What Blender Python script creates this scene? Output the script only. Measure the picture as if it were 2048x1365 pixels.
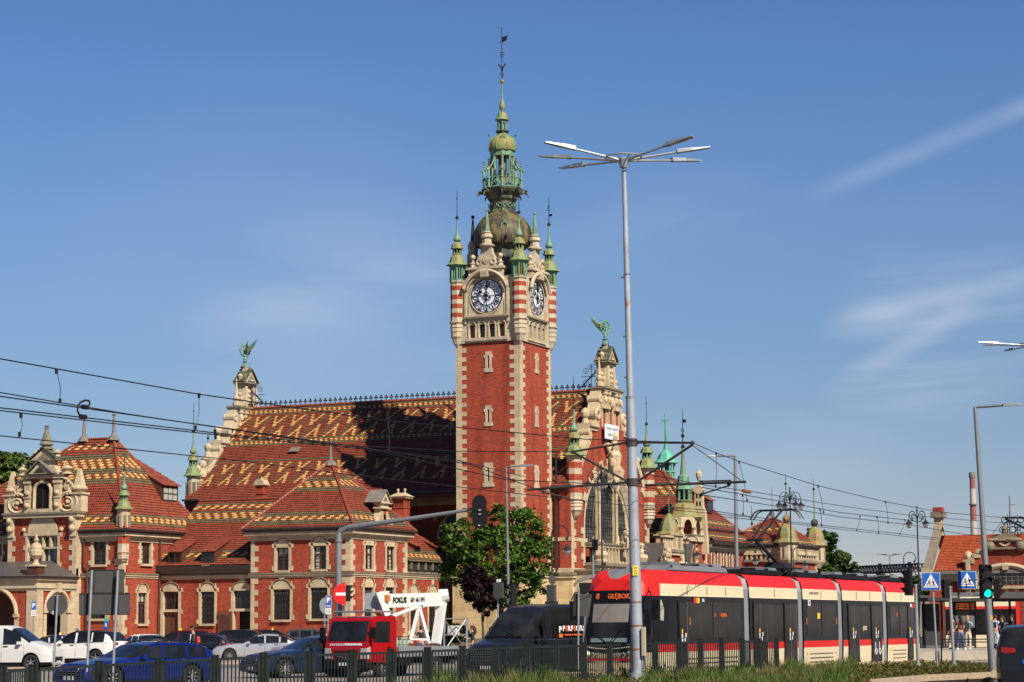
import bpy, bmesh, math, random
from mathutils import Vector, Matrix
random.seed(7)
PI=math.pi; R=math.radians
for _o in list(bpy.data.objects): bpy.data.objects.remove(_o)
scn=bpy.context.scene; col=scn.collection
# ---------------------------------------------------------------- camera
FPX,H0,ROLL,YAW,CX,CY=4450.0,1256.0,0.0065,R(24.0),1024.0,682.5
PT=math.atan((H0-CY)/FPX)
f0=Vector((-math.sin(YAW),math.cos(YAW),0)); r0=Vector((math.cos(YAW),math.sin(YAW),0)); uz=Vector((0,0,1))
fw=f0*math.cos(PT)+uz*math.sin(PT); u0=uz*math.cos(PT)-f0*math.sin(PT)
RR=r0*math.cos(ROLL)-u0*math.sin(ROLL); UU=r0*math.sin(ROLL)+u0*math.cos(ROLL)
CAM=Vector((0,0,1.7))
cd=bpy.data.cameras.new('camera'); cam=bpy.data.objects.new('camera',cd); col.objects.link(cam)
cam.matrix_world=Matrix(((RR.x,UU.x,-fw.x,CAM.x),(RR.y,UU.y,-fw.y,CAM.y),(RR.z,UU.z,-fw.z,CAM.z),(0,0,0,1)))
cd.sensor_width=36; cd.lens=36*FPX/2048; cd.clip_start=.5; cd.clip_end=6000
scn.camera=cam
# where a point of the photograph lies in the world, given the plane it is on or how far it is
def ray(x,y): return fw+RR*((x-CX)/FPX)-UU*((y-CY)/FPX)
def onX(x,y,v): d=ray(x,y); return CAM+d*((v-CAM.x)/d.x)
def onY(x,y,v): d=ray(x,y); return CAM+d*((v-CAM.y)/d.y)
def onZ(x,y,v): d=ray(x,y); return CAM+d*((v-CAM.z)/d.z)
def dep(x,y,v): d=ray(x,y); return CAM+d*(v/d.dot(f0))
# ---------------------------------------------------------------- sky and sun
SUN_AZ=Vector((0.85,-0.527)).normalized(); SUN_EL=R(42)
w=bpy.data.worlds.new('World'); scn.world=w; w.use_nodes=True
nt=w.node_tree; bg=nt.nodes['Background']; N=nt.nodes.new; K=nt.links.new
sky=N('ShaderNodeTexSky'); sky.sky_type='NISHITA'; sky.sun_disc=False
sky.sun_elevation=SUN_EL; sky.sun_rotation=math.atan2(SUN_AZ.x,SUN_AZ.y)
sky.air_density=1.0; sky.dust_density=0.0; sky.ozone_density=3.0; sky.altitude=0
tc=N('ShaderNodeTexCoord')
# the summer haze near the horizon is paler and bluer than the bare sky model gives
sx_=N('ShaderNodeSeparateXYZ'); K(tc.outputs['Generated'],sx_.inputs[0])
hz=N('ShaderNodeValToRGB'); he=hz.color_ramp.elements
for _ in range(4): he.new(.5)
for i,(p_,c_) in enumerate(((0.0,(.70,.66,.85)),(.09,(.66,.71,.87)),(.17,(.72,.83,1.02)),(.245,(.65,.83,1.11)),(.5,(.45,.62,.95)),(1.0,(.28,.40,.62)))): he[i].position=p_; he[i].color=(*c_,1)
K(sx_.outputs['Z'],hz.inputs[0])
tm=N('ShaderNodeMix'); tm.data_type='RGBA'; tm.blend_type='MULTIPLY'; tm.inputs[0].default_value=1; K(sky.outputs[0],tm.inputs[6]); K(hz.outputs[0],tm.inputs[7]); sky_tint=tm.outputs[2]
def cloud(scale,rot,sq,lo,hi,amt,loc=(0,0,0)):
    mp=N('ShaderNodeMapping'); mp.inputs['Rotation'].default_value=rot; mp.inputs['Scale'].default_value=sq; mp.inputs['Location'].default_value=loc
    K(tc.outputs['Generated'],mp.inputs['Vector'])
    n=N('ShaderNodeTexNoise'); n.inputs['Scale'].default_value=scale; n.inputs['Detail'].default_value=7; n.inputs['Roughness'].default_value=.55; n.inputs['Distortion'].default_value=.6
    K(mp.outputs[0],n.inputs['Vector'])
    r=N('ShaderNodeMapRange'); r.interpolation_type='SMOOTHSTEP'; r.inputs[1].default_value=lo; r.inputs[2].default_value=hi; r.inputs[4].default_value=amt
    K(n.outputs['Fac'],r.inputs[0]); return r.outputs[0]
def patch(x,y,deg,src,amt):
    # a bank of cirrus round one point of the sky
    d=ray(x,y).normalized(); vm=N('ShaderNodeVectorMath'); vm.operation='DOT_PRODUCT'; nr=N('ShaderNodeVectorMath'); nr.operation='NORMALIZE'
    K(tc.outputs['Generated'],nr.inputs[0]); K(nr.outputs[0],vm.inputs[0]); vm.inputs[1].default_value=d
    r=N('ShaderNodeMapRange'); r.interpolation_type='SMOOTHSTEP'; r.inputs[1].default_value=math.cos(R(deg)); r.inputs[2].default_value=1.0; r.inputs[4].default_value=amt
    K(vm.outputs['Value'],r.inputs[0]); m=N('ShaderNodeMath'); m.operation='MULTIPLY'; K(r.outputs[0],m.inputs[0]); K(src,m.inputs[1]); return m.outputs[0]
wisp=cloud(9.0,(R(18),R(-22),R(0)),(.55,.55,3.4),.36,.74,1.0,(.3,.2,.9)); soft=cloud(3.0,(0,0,R(20)),(1,1,3.5),.42,.72,1.0,(1.3,0.2,.4)); streak=cloud(5.0,(R(10),R(-34),R(0)),(.5,.5,7.5),.42,.70,1.0,(2.2,.6,.1))
def line(p1,p2,w,src,amt,c,deg):
    # a long thin streak: near the plane through two sky directions
    n_=ray(*p1).cross(ray(*p2)).normalized(); nr=N('ShaderNodeVectorMath'); nr.operation='NORMALIZE'; K(tc.outputs['Generated'],nr.inputs[0])
    vm=N('ShaderNodeVectorMath'); vm.operation='DOT_PRODUCT'; K(nr.outputs[0],vm.inputs[0]); vm.inputs[1].default_value=n_
    ab=N('ShaderNodeMath'); ab.operation='ABSOLUTE'; K(vm.outputs['Value'],ab.inputs[0]); r=N('ShaderNodeMapRange'); r.interpolation_type='SMOOTHSTEP'; r.inputs[1].default_value=R(w); r.inputs[2].default_value=0; K(ab.outputs[0],r.inputs[0])
    m=N('ShaderNodeMath'); m.operation='MULTIPLY'; K(r.outputs[0],m.inputs[0]); K(patch(c[0],c[1],deg,src,amt),m.inputs[1]); return m.outputs[0]
fine=cloud(7.0,(0,0,0),(1,1,2.2),.25,.75,1.0,(.7,.2,.9))
srcs=[patch(1900,640,3.2,wisp,.42),patch(1760,735,2.0,wisp,.25),line((1600,400),(2048,215),.42,fine,.42,(1930,265),5.0),line((1640,650),(2048,560),.45,fine,.38,(1900,600),3.6),line((1700,760),(1960,600),.5,fine,.34,(1820,680),2.6),line((300,680),(900,540),1.2,soft,.12,(650,590),5),patch(560,600,7,soft,.06),patch(700,740,5,soft,.22),patch(1400,820,7,soft,.2)]
acc=srcs[0]
for q_ in srcs[1:]:
    ad=N('ShaderNodeMath'); ad.operation='ADD'; ad.use_clamp=True; K(acc,ad.inputs[0]); K(q_,ad.inputs[1]); acc=ad.outputs[0]
mx=N('ShaderNodeMix'); mx.data_type='RGBA'; K(ad.outputs[0],mx.inputs[0]); K(sky_tint,mx.inputs[6]); mx.inputs[7].default_value=(7.2,7.9,9.2,1)
K(mx.outputs[2],bg.inputs['Color']); bg.inputs['Strength'].default_value=.056
sl=bpy.data.lights.new('sun','SUN'); sl.energy=5.0; sl.angle=R(.55); sl.color=(1,.90,.75)
so=bpy.data.objects.new('sun',sl); col.objects.link(so)
sd=Vector((SUN_AZ.x*math.cos(SUN_EL),SUN_AZ.y*math.cos(SUN_EL),math.sin(SUN_EL)))
so.rotation_euler=sd.to_track_quat('Z','Y').to_euler(); so.location=(0,0,80)
scn.render.engine='CYCLES'; scn.view_settings.view_transform='Standard'; scn.view_settings.look='None'
scn.view_settings.exposure=0.62; scn.view_settings.gamma=1
# ---------------------------------------------------------------- materials
MATS={}
def base(name,rough=.6,metal=0,spec=.5):
    m=bpy.data.materials.new(name); m.use_nodes=True; MATS[name]=m
    b=m.node_tree.nodes['Principled BSDF']; b.inputs['Roughness'].default_value=rough; b.inputs['Metallic'].default_value=metal
    b.inputs['Specular IOR Level'].default_value=spec
    return m,m.node_tree,b
def ramp(nt,fac,stops):
    r=nt.nodes.new('ShaderNodeValToRGB'); e=r.color_ramp.elements
    while len(e)<len(stops): e.new(.5)
    for i,(p,c) in enumerate(stops): e[i].position=p; e[i].color=(*c,1)
    nt.links.new(fac,r.inputs[0]); return r.outputs[0]
def noise(nt,scale,detail=4,rough=.6,vec=None,sq=None):
    n=nt.nodes.new('ShaderNodeTexNoise'); n.inputs['Scale'].default_value=scale; n.inputs['Detail'].default_value=detail; n.inputs['Roughness'].default_value=rough
    if vec is None: vec=nt.nodes.new('ShaderNodeTexCoord').outputs['Object']
    if sq:
        mp=nt.nodes.new('ShaderNodeMapping'); mp.inputs['Scale'].default_value=sq; nt.links.new(vec,mp.inputs[0]); vec=mp.outputs[0]
    nt.links.new(vec,n.inputs['Vector']); return n.outputs['Fac']
def bump(nt,b,h,strength,dist):
    bm=nt.nodes.new('ShaderNodeBump'); bm.inputs['Strength'].default_value=strength; bm.inputs['Distance'].default_value=dist
    nt.links.new(h,bm.inputs['Height']); nt.links.new(bm.outputs[0],b.inputs['Normal'])
def mul(c,k): return tuple(min(1,x*k) for x in c)
def M(name,c,rough=.6,metal=0,var=.12,scale=3,bmp=0,coat=0,spec=.5,sq=None,dark=None):
    m,nt,b=base(name,rough,metal,spec)
    if var: nt.links.new(ramp(nt,noise(nt,scale,6,.65,None,sq),[(.3,dark or mul(c,1-var)),(.7,mul(c,1+var))]),b.inputs['Base Color'])
    else: b.inputs['Base Color'].default_value=(*c,1)
    if bmp: bump(nt,b,noise(nt,scale*8,4),.5,bmp)
    if coat: b.inputs['Coat Weight'].default_value=coat; b.inputs['Coat Roughness'].default_value=.04
    return m
def EM(name,c,s):
    m,nt,b=base(name,.5); b.inputs['Base Color'].default_value=(*mul(c,.3),1); b.inputs['Emission Color'].default_value=(*c,1); b.inputs['Emission Strength'].default_value=s; return m
def glass_dark(name,c=(.012,.014,.016),rough=.06,spec=.6):
    m,nt,b=base(name,rough,0,spec)
    nt.links.new(ramp(nt,noise(nt,.9,2),[(.4,mul(c,.6)),(.75,mul(c,2.0))]),b.inputs['Base Color']); return m
def brick(name,c):
    m,nt,b=base(name,.85,0,.25)
    uv=nt.nodes.new('ShaderNodeUVMap').outputs[0]
    t=nt.nodes.new('ShaderNodeTexBrick'); nt.links.new(uv,t.inputs['Vector'])
    t.inputs['Scale'].default_value=1; t.inputs['Brick Width'].default_value=.27; t.inputs['Row Height'].default_value=.085; t.inputs['Mortar Size'].default_value=.007; t.inputs['Bias'].default_value=-.1
    t.inputs['Color1'].default_value=(*mul(c,1.22),1); t.inputs['Color2'].default_value=(*mul(c,.72),1); t.inputs['Mortar'].default_value=(*[x*.55+.025 for x in c],1)
    f=noise(nt,.55,6,.7); r=ramp(nt,f,[(.25,(.78,.76,.74)),(.55,(1,1,1)),(.8,(1.0,.97,.93))])
    f2=noise(nt,1.1,5,.7,None,(1,1,.13)); r2=ramp(nt,f2,[(.32,(.66,.62,.6)),(.55,(1,1,1))])
    mm=nt.nodes.new('ShaderNodeMix'); mm.data_type='RGBA'; mm.blend_type='MULTIPLY'; mm.inputs[0].default_value=1
    nt.links.new(t.outputs[0],mm.inputs[6]); nt.links.new(r,mm.inputs[7])
    m2=nt.nodes.new('ShaderNodeMix'); m2.data_type='RGBA'; m2.blend_type='MULTIPLY'; m2.inputs[0].default_value=1
    nt.links.new(mm.outputs[2],m2.inputs[6]); nt.links.new(r2,m2.inputs[7]); nt.links.new(m2.outputs[2],b.inputs['Base Color'])
    bump(nt,b,t.outputs['Fac'],-.4,.01); return m
def stone(name,c,blk=(.9,.42)):
    m,nt,b=base(name,.85,0,.25)
    uv=nt.nodes.new('ShaderNodeUVMap').outputs[0]
    t=nt.nodes.new('ShaderNodeTexBrick'); nt.links.new(uv,t.inputs['Vector'])
    t.inputs['Scale'].default_value=1; t.inputs['Brick Width'].default_value=blk[0]; t.inputs['Row Height'].default_value=blk[1]; t.inputs['Mortar Size'].default_value=.008
    t.inputs['Color1'].default_value=(*mul(c,1.1),1); t.inputs['Color2'].default_value=(*mul(c,.88),1); t.inputs['Mortar'].default_value=(*mul(c,.6),1)
    r=ramp(nt,noise(nt,1.3,7,.7,None,(1,1,.5)),[(.25,(.55,.52,.5)),(.5,(.95,.93,.9)),(.75,(1,.98,.92))])
    mm=nt.nodes.new('ShaderNodeMix'); mm.data_type='RGBA'; mm.blend_type='MULTIPLY'; mm.inputs[0].default_value=.9
    nt.links.new(t.outputs[0],mm.inputs[6]); nt.links.new(r,mm.inputs[7]); nt.links.new(mm.outputs[2],b.inputs['Base Color'])
    bump(nt,b,noise(nt,14,5),.5,.02); return m
def tile(name,c,rough=.55):
    m,nt,b=base(name,rough,0,.4)
    uv=nt.nodes.new('ShaderNodeUVMap').outputs[0]
    wv=nt.nodes.new('ShaderNodeTexWave'); wv.wave_type='BANDS'; wv.bands_direction='X'; wv.inputs['Scale'].default_value=1.6; wv.inputs['Distortion'].default_value=0; nt.links.new(uv,wv.inputs['Vector'])
    t=nt.nodes.new('ShaderNodeTexBrick'); nt.links.new(uv,t.inputs['Vector']); t.offset=0
    t.inputs['Scale'].default_value=1; t.inputs['Brick Width'].default_value=.2; t.inputs['Row Height'].default_value=.226; t.inputs['Mortar Size'].default_value=0
    t.inputs['Color1'].default_value=(*mul(c,1.28),1); t.inputs['Color2'].default_value=(*mul(c,.78),1)
    r=ramp(nt,noise(nt,.8,7,.75),[(.28,(.55,.53,.5)),(.5,(.95,.95,.95)),(.7,(1.0,1.0,1.0))])
    mm=nt.nodes.new('ShaderNodeMix'); mm.data_type='RGBA'; mm.blend_type='MULTIPLY'; mm.inputs[0].default_value=.8
    nt.links.new(t.outputs[0],mm.inputs[6]); nt.links.new(r,mm.inputs[7]); nt.links.new(mm.outputs[2],b.inputs['Base Color'])
    bump(nt,b,wv.outputs['Fac'],.5,.03); return m
def copper(name,a,b2,c3):
    m,nt,b=base(name,.6,0,.3)
    nt.links.new(ramp(nt,noise(nt,1.4,7,.7,None,(1,1,.45)),[(.32,c3),(.42,a),(.50,mul(a,1.15)),(.58,b2),(.74,mul(b2,.55))]),b.inputs['Base Color'])
    bump(nt,b,noise(nt,12,3),.3,.02); return m
BR=(.315,.056,.027); ST=(.47,.385,.26)
brick('brick',BR); stone('stone',ST); stone('stone_wall',(.50,.385,.22),(1.1,.5)); stone('stone_pale',(.46,.395,.29)); stone('stone_grey',(.20,.17,.13))
tile('tile_red',(.215,.049,.027)); tile('tile_yellow',(.56,.36,.12)); tile('tile_olive',(.125,.095,.052)); tile('tile_orange',(.34,.065,.022),.7)
copper('copper_green',(.115,.235,.155),(.17,.17,.07),(.045,.085,.06)); copper('copper_gold',(.19,.185,.075),(.23,.10,.035),(.09,.17,.105))
copper('copper_dark',(.045,.05,.042),(.16,.16,.08),(.025,.03,.027)); copper('copper_dome',(.05,.044,.032),(.15,.12,.05),(.028,.034,.03)); copper('copper_lime',(.155,.205,.085),(.22,.165,.06),(.10,.205,.12)); copper('copper_bright',(.08,.32,.23),(.14,.34,.24),(.05,.2,.14))
M('tile_edge_shade',(.055,.018,.012),.8,0,.2); M('iron',(.018,.02,.022),.5,.4,.2); M('gutter',(.035,.026,.022),.45,.2,.2); M('slate',(.07,.065,.065),.5,0,.25); M('lead',(.16,.14,.12),.5,0,.3)
M('joinery',(.07,.025,.014),.5,0,.2); M('door_wood',(.13,.045,.022),.5,0,.2); glass_dark('glass'); M('curtain',(.30,.31,.26),.8,0,.25,6); M('grille',(.02,.02,.022),.5,.3,.1)
glass_dark('hall_glass',(.05,.052,.05),.25)
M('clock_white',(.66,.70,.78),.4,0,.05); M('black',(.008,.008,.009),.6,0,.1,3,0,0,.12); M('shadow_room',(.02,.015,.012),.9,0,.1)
# ---------------------------------------------------------------- mesh builder
class MB:
    def __init__(s): s.v=[]; s.f=[]; s.m=[]; s.names=[]
    def mi(s,n):
        if n not in s.names: s.names.append(n)
        return s.names.index(n)
    def poly(s,pts,m):
        i=len(s.v); s.v.extend([tuple(p) for p in pts]); s.f.append(tuple(range(i,i+len(pts)))); s.m.append(s.mi(m))
    def mesh(s,vs,fs,m):
        i=len(s.v); s.v.extend([tuple(p) for p in vs]); k=s.mi(m)
        for f in fs: s.f.append(tuple(i+a for a in f)); s.m.append(k)
    def hexa(s,c,m): # 8 corners: bottom loop 4, top loop 4
        s.mesh(c,[(3,2,1,0),(4,5,6,7),(0,1,5,4),(1,2,6,5),(2,3,7,6),(3,0,4,7)],m)
    def box(s,x0,x1,y0,y1,z0,z1,m):
        s.hexa([(x0,y0,z0),(x1,y0,z0),(x1,y1,z0),(x0,y1,z0),(x0,y0,z1),(x1,y0,z1),(x1,y1,z1),(x0,y1,z1)],m)
    def loft(s,rings,m,cap0=True,cap1=True,closed=True):
        n=len(rings[0]); i=len(s.v); k=s.mi(m)
        for r in rings: s.v.extend([tuple(p) for p in r])
        for a in range(len(rings)-1):
            for b in range(n if closed else n-1):
                c=(b+1)%n; s.f.append((i+a*n+b,i+a*n+c,i+(a+1)*n+c,i+(a+1)*n+b)); s.m.append(k)
        if cap0: s.f.append(tuple(i+b for b in range(n-1,-1,-1))); s.m.append(k)
        if cap1: s.f.append(tuple(i+(len(rings)-1)*n+b for b in range(n))); s.m.append(k)
    def lathe(s,cx,cy,prof,m,n=12,rot=0,sx=1,sy=1,cap=True):
        s.loft([[(cx+r*sx*math.cos(rot+2*PI*b/n),cy+r*sy*math.sin(rot+2*PI*b/n),z) for b in range(n)] for r,z in prof],m,cap,cap)
    def cyl(s,p,q,r0,r1,m,n=8,cap=True):
        p=Vector(p); q=Vector(q); d=(q-p)
        if d.length<1e-6: return
        d.normalize(); a=d.cross(Vector((0,0,1)) if abs(d.z)<.9 else Vector((1,0,0))).normalized(); b=d.cross(a)
        s.loft([[c+(a*math.cos(2*PI*k/n)+b*math.sin(2*PI*k/n))*r for k in range(n)] for c,r in ((p,r0),(q,r1))],m,cap,cap)
    def tube(s,path,r,m,n=6,closed=False):
        P=[Vector(p) for p in path]; rings=[]; a=None
        for i,p in enumerate(P):
            d=(P[(i+1)%len(P)] if (closed or i<len(P)-1) else P[i])-(P[i-1] if (closed or i>0) else P[i]); d.normalize()
            if a is None: a=d.cross(Vector((0,0,1)) if abs(d.z)<.9 else Vector((1,0,0))).normalized()
            a=(a-d*a.dot(d)).normalized(); b=d.cross(a); rr=r[i] if isinstance(r,(list,tuple)) else r
            rings.append([p+(a*math.cos(2*PI*k/n)+b*math.sin(2*PI*k/n))*rr for k in range(n)])
        if closed: rings.append(rings[0])
        s.loft(rings,m,not closed,not closed)
    def ball(s,c,r,m,n=10,sz=1,k=6):
        s.lathe(c[0],c[1],[(max(.001,r*math.sin(PI*i/k)),c[2]-r*sz*math.cos(PI*i/k)) for i in range(k+1)],m,n)
    def ring(s,c,ax,bx,R_,r,m,n=20,k=6,a0=0,a1=2*PI):
        full=abs(a1-a0-2*PI)<1e-3
        s.tube([Vector(c)+ax*(R_*math.cos(a0+(a1-a0)*i/n))+bx*(R_*math.sin(a0+(a1-a0)*i/n)) for i in range(n if full else n+1)],r,m,k,full)
    def build(s,name,parent=None,smooth=False,loc=None,angle=40):
        me=bpy.data.meshes.new(name); off=Vector(loc) if loc is not None else Vector((0,0,0))
        me.from_pydata([(v[0]-off.x,v[1]-off.y,v[2]-off.z) for v in s.v],[],s.f)
        for n in s.names: me.materials.append(MATS[n])
        for p,k in zip(me.polygons,s.m): p.material_index=k
        uvl=me.uv_layers.new(name='UVMap'); dat=uvl.data
        for p in me.polygons:
            n=p.normal
            if abs(n.z)>.93: t=Vector((1,0,0)); b=Vector((0,1,0))
            else:
                t=Vector((-n.y,n.x,0)).normalized(); b=n.cross(t)
            for li in p.loop_indices:
                c=me.vertices[me.loops[li].vertex_index].co+off
                dat[li].uv=(c.dot(t),c.dot(b))
        if smooth:
            me.polygons.foreach_set('use_smooth',[True]*len(me.polygons))
            try: me.set_sharp_from_angle(angle=R(angle))
            except Exception: pass
        me.update()
        o=bpy.data.objects.new(name,me); col.objects.link(o)
        if loc is not None: o.location=loc
        if parent is not None: o.parent=parent; 
        return o
def thing(name,label,cat,loc=(0,0,0),rz=0,group=None):
    o=bpy.data.objects.new(name,None); o.empty_display_size=.3; col.objects.link(o); o.location=loc; o.rotation_euler=(0,0,rz)
    o['label']=label; o['category']=cat
    if group: o['group']=group
    return o
def tag(o,label,cat,group=None):
    o['label']=label; o['category']=cat
    if group: o['group']=group
    return o
def struct(o,kind='structure'): o['kind']=kind; return o
# a part given in world coordinates, hung under an unrotated thing
def part(mb,name,root,smooth=False,angle=40,under=None):
    o=mb.build(name,None,smooth,root.location,angle); o.location=(0,0,0); o.parent=under or root; return o
def copy_tree(o,parent=None):
    c=o.copy(); col.objects.link(c); c.parent=parent
    for ch in o.children: copy_tree(ch,c)
    return c
def text_mesh(s,txt,size,mat,fr,t,z,out=.01,align='CENTER',bold=0,sx=1):
    cu=bpy.data.curves.new('t','FONT'); cu.body=txt; cu.size=size; cu.align_x=align; cu.align_y='CENTER'; cu.offset=bold; cu.extrude=.004; cu.resolution_u=2
    ob=bpy.data.objects.new('t',cu); me=ob.to_mesh()
    vs=[fr(t+v.co.x*sx,z+v.co.y,out+v.co.z) for v in me.vertices]
    s.mesh(vs,[tuple(p.vertices) for p in me.polygons],mat)
    ob.to_mesh_clear(); bpy.data.objects.remove(ob); bpy.data.curves.remove(cu)
# wall frames: point = f(along the wall, height, out of the wall)
def FY(Y): return lambda t,z,o=0: Vector((t,Y-o,z))      # a wall that faces -Y
def FX(X): return lambda t,z,o=0: Vector((X+o,t,z))      # a wall that faces +X
def fbox(s,fr,t0,t1,z0,z1,o0,o1,m):
    s.hexa([fr(t0,z0,o1),fr(t1,z0,o1),fr(t1,z0,o0),fr(t0,z0,o0),fr(t0,z1,o1),fr(t1,z1,o1),fr(t1,z1,o0),fr(t0,z1,o0)],m)
def fprism(s,fr,pts,o0,o1,m):
    n=len(pts); vs=[fr(a,b,o1) for a,b in pts]+[fr(a,b,o0) for a,b in pts]
    s.mesh(vs,[tuple(range(n)),tuple(range(2*n-1,n-1,-1))]+[(i,i+n,(i+1)%n+n,(i+1)%n) for i in range(n)],m)
def wall(s,fr,t0,t1,z0,z1,holes,m,rev='stone',d=.32):
    ts=sorted({t0,t1,*[h[0] for h in holes],*[h[1] for h in holes]}); zs=sorted({z0,z1,*[h[2] for h in holes],*[h[3] for h in holes]})
    ts=[t for t in ts if t0<=t<=t1]; zs=[z for z in zs if z0<=z<=z1]
    for a,b in zip(ts,ts[1:]):
        for c,e in zip(zs,zs[1:]):
            mt,mz=(a+b)/2,(c+e)/2
            if any(h[0]<mt<h[1] and h[2]<mz<h[3] for h in holes): continue
            s.poly([fr(a,c),fr(b,c),fr(b,e),fr(a,e)],m)
    for a,b,c,e in holes:
        s.poly([fr(a,c),fr(a,e),fr(a,e,-d),fr(a,c,-d)],rev); s.poly([fr(b,e),fr(b,c),fr(b,c,-d),fr(b,e,-d)],rev)
        s.poly([fr(a,e),fr(b,e),fr(b,e,-d),fr(a,e,-d)],rev); s.poly([fr(b,c),fr(a,c),fr(a,c,-d),fr(b,c,-d)],rev)
def arcpts(cx,cz,rx,rz,a0,a1,n): return [(cx+rx*math.cos(a0+(a1-a0)*i/n),cz+rz*math.sin(a0+(a1-a0)*i/n)) for i in range(n+1)]
def window(root,fr,t0,t1,z0,z1,style='arch',joint='casement',name='window'):
    """stone surround with ears, arch head or lintel, wood joinery and glass set back in the opening"""
    s=MB(); w=t1-t0; f=.2; sm='stone'
    fbox(s,fr,t0-f,t0,z0,z1,0,.05,sm); fbox(s,fr,t1,t1+f,z0,z1,0,.05,sm)
    for tt,sg in ((t0-f,-1),(t1+f,1)):
        for zz,h in ((z0-.02,.34),(z1-.02,.3)) + (((z0+z1)/2-.1,.26),)*(style=='flat'):
            a,b=sorted((tt,tt+sg*.16)); fbox(s,fr,a,b,zz,zz+h,0,.053,sm)
    fbox(s,fr,t0-.1,t1+.1,z0-.16,z0,0,.16,sm)
    if style=='arch':
        fbox(s,fr,t0,t1,z1,z1+.2,0,.052,sm)
        c=(t0+t1)/2; rr=w/2
        pts=[(t0,z1+.2)]+[(c+rr*math.cos(PI-PI*i/10),z1+.2+min(.46,w*.36)*math.sin(PI*i/10)) for i in range(1,10)]+[(t1,z1+.2)]
        fprism(s,fr,pts[::-1],0,.035,sm)
        # hood of the arch: dark under-edge, raised rim, and two horns
        rim=[(c+(rr+.07)*math.cos(PI-PI*i/10),z1+.2+(min(.46,w*.36)+.09)*math.sin(PI*i/10)) for i in range(11)]
        s.tube([fr(a,b,.07) for a,b in rim],.045,'stone_grey',5)
        for sg,tt in ((-1,t0),(1,t1)):
            a,b=sorted((tt+sg*.0,tt+sg*.2)); fprism(s,fr,[(a,z1+.2),(b,z1+.2),((a+b)/2,z1+.62)],0,.06,sm)
    else:
        fbox(s,fr,t0-f-.1,t1+f+.1,z1,z1+.24,0,.07,sm)
    o=part(s,name,root)
    j=MB(); d=-.2
    fb=lambda a,b,c,e,m='joinery',q=.05: fbox(j,fr,a,b,c,e,d,d+q,m)
    e=.07; fb(t0,t0+e,z0,z1); fb(t1-e,t1,z0,z1); fb(t0+e,t1-e,z0,z0+e); fb(t0+e,t1-e,z1-e,z1)
    tz=z0+(z1-z0)*.64; fb(t0+e,t1-e,tz-.05,tz+.05,'joinery',.08); c=(t0+t1)/2; fb(c-.05,c+.05,z0+e,tz-.05); fb(c-.03,c+.03,tz+.05,z1-e)
    if joint=='grille':
        n=max(4,int(w/.16))
        for i in range(1,n): a=t0+w*i/n; fbox(j,fr,a-.012,a+.012,z0,z1,-.08,-.06,'grille')
        for i in range(1,6): a=z0+(z1-z0)*i/6; fbox(j,fr,t0,t1,a-.012,a+.012,-.085,-.065,'grille')
        for i in range(0,n-1): s2=t0+w*(i+1)/n; j.ring(fr(s2,z1-.3-.0*i,-.07),fr(1,0,0)-fr(0,0,0),Vector((0,0,1)),w/n*.45,.012,'grille',8,4)
    else:
        for q in (.25,.5,.75):
            zz=z0+(tz-z0)*q; fb(t0+e,t1-e,zz-.012,zz+.012,'joinery',.03)
    part(j,'casement',root,under=o)
    g=MB(); g.poly([fr(t0,z0,d-.02),fr(t1,z0,d-.02),fr(t1,z1,d-.02),fr(t0,z1,d-.02)],'glass')
    if joint!='grille':   # half-drawn curtain seen through the pane
        kk=int(abs(t0*37+z0*13))%4; a=t0+w*(.12,.08,.5,.1)[kk]; b=t0+w*(.42,.3,.85,.9)[kk]; zc=(z0,z0,z0,z0+(z1-z0)*.72)[kk]; g.poly([fr(a,zc,d-.012),fr(b,zc,d-.012),fr(b-.02*w,z1,d-.012),fr(a,z1,d-.012)],'curtain')
    part(g,'pane',root,under=o)
    return o
def quoins(s,fr,tc,sg,z0,z1,m='stone',h=.42,w1=.28,w2=.58,out=.03,k0=0):
    n=max(1,round((z1-z0)/h)); h=(z1-z0)/n
    for i in range(n):
        w=w2 if (i+k0)%2 else w1; a,b=sorted((tc,tc+sg*w)); fbox(s,fr,a,b,z0+i*h,z0+(i+1)*h,0,out,m)
def tiled(s,O,u,v,vmax,L,Rr,pat,tw=.2,rh=.226,lift=.055,u_off=0):
    """a roof slope laid row by row; pat(col,row) gives the glaze of each tile"""
    O=Vector(O); u=Vector(u).normalized(); v=Vector(v).normalized(); n=u.cross(v)
    if n.z<0: n=-n
    rows=int(math.ceil(vmax/rh-1e-6))
    for j in range(rows):
        v0=j*rh; v1=min(v0+rh,vmax); l0,l1,r_0,r_1=L(v0),L(v1),Rr(v0),Rr(v1)
        lo=min(l0,l1); hi=max(r_0,r_1)
        if hi-lo<.03: continue
        k=math.floor((lo+u_off)/tw); ke=math.ceil((hi+u_off)/tw); runs=[]
        while k<ke:
            mm=pat(k,j); k2=k+1
            while k2<ke and pat(k2,j)==mm: k2+=1
            runs.append((k*tw-u_off,k2*tw-u_off,mm)); k=k2
        for a,b,mm in runs:
            a0,b0=max(a,l0),min(b,r_0); a1,b1=max(a,l1),min(b,r_1)
            if b0<=a0 and b1<=a1: continue
            if b0<a0: a0=b0=(a0 if a0<=r_0 and a0>=l0 else (l0 if abs(a0-l0)<abs(a0-r_0) else r_0)) ; 
            if b1<a1: a1=b1=min(max((a1+b1)/2,min(l1,r_1)),max(l1,r_1))
            p0=O+u*a0+v*v0+n*lift; p1=O+u*b0+v*v0+n*lift; p2=O+u*b1+v*v1; p3=O+u*a1+v*v1
            s.poly([p0,p1,p2,p3],mm)
        if r_0>l0+.02: s.poly([O+u*l0+v*v0,O+u*r_0+v*v0,O+u*r_0+v*v0+n*lift,O+u*l0+v*v0+n*lift],'tile_edge_shade')  # riser coloured dark to paint the shadow line under each tile row
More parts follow.
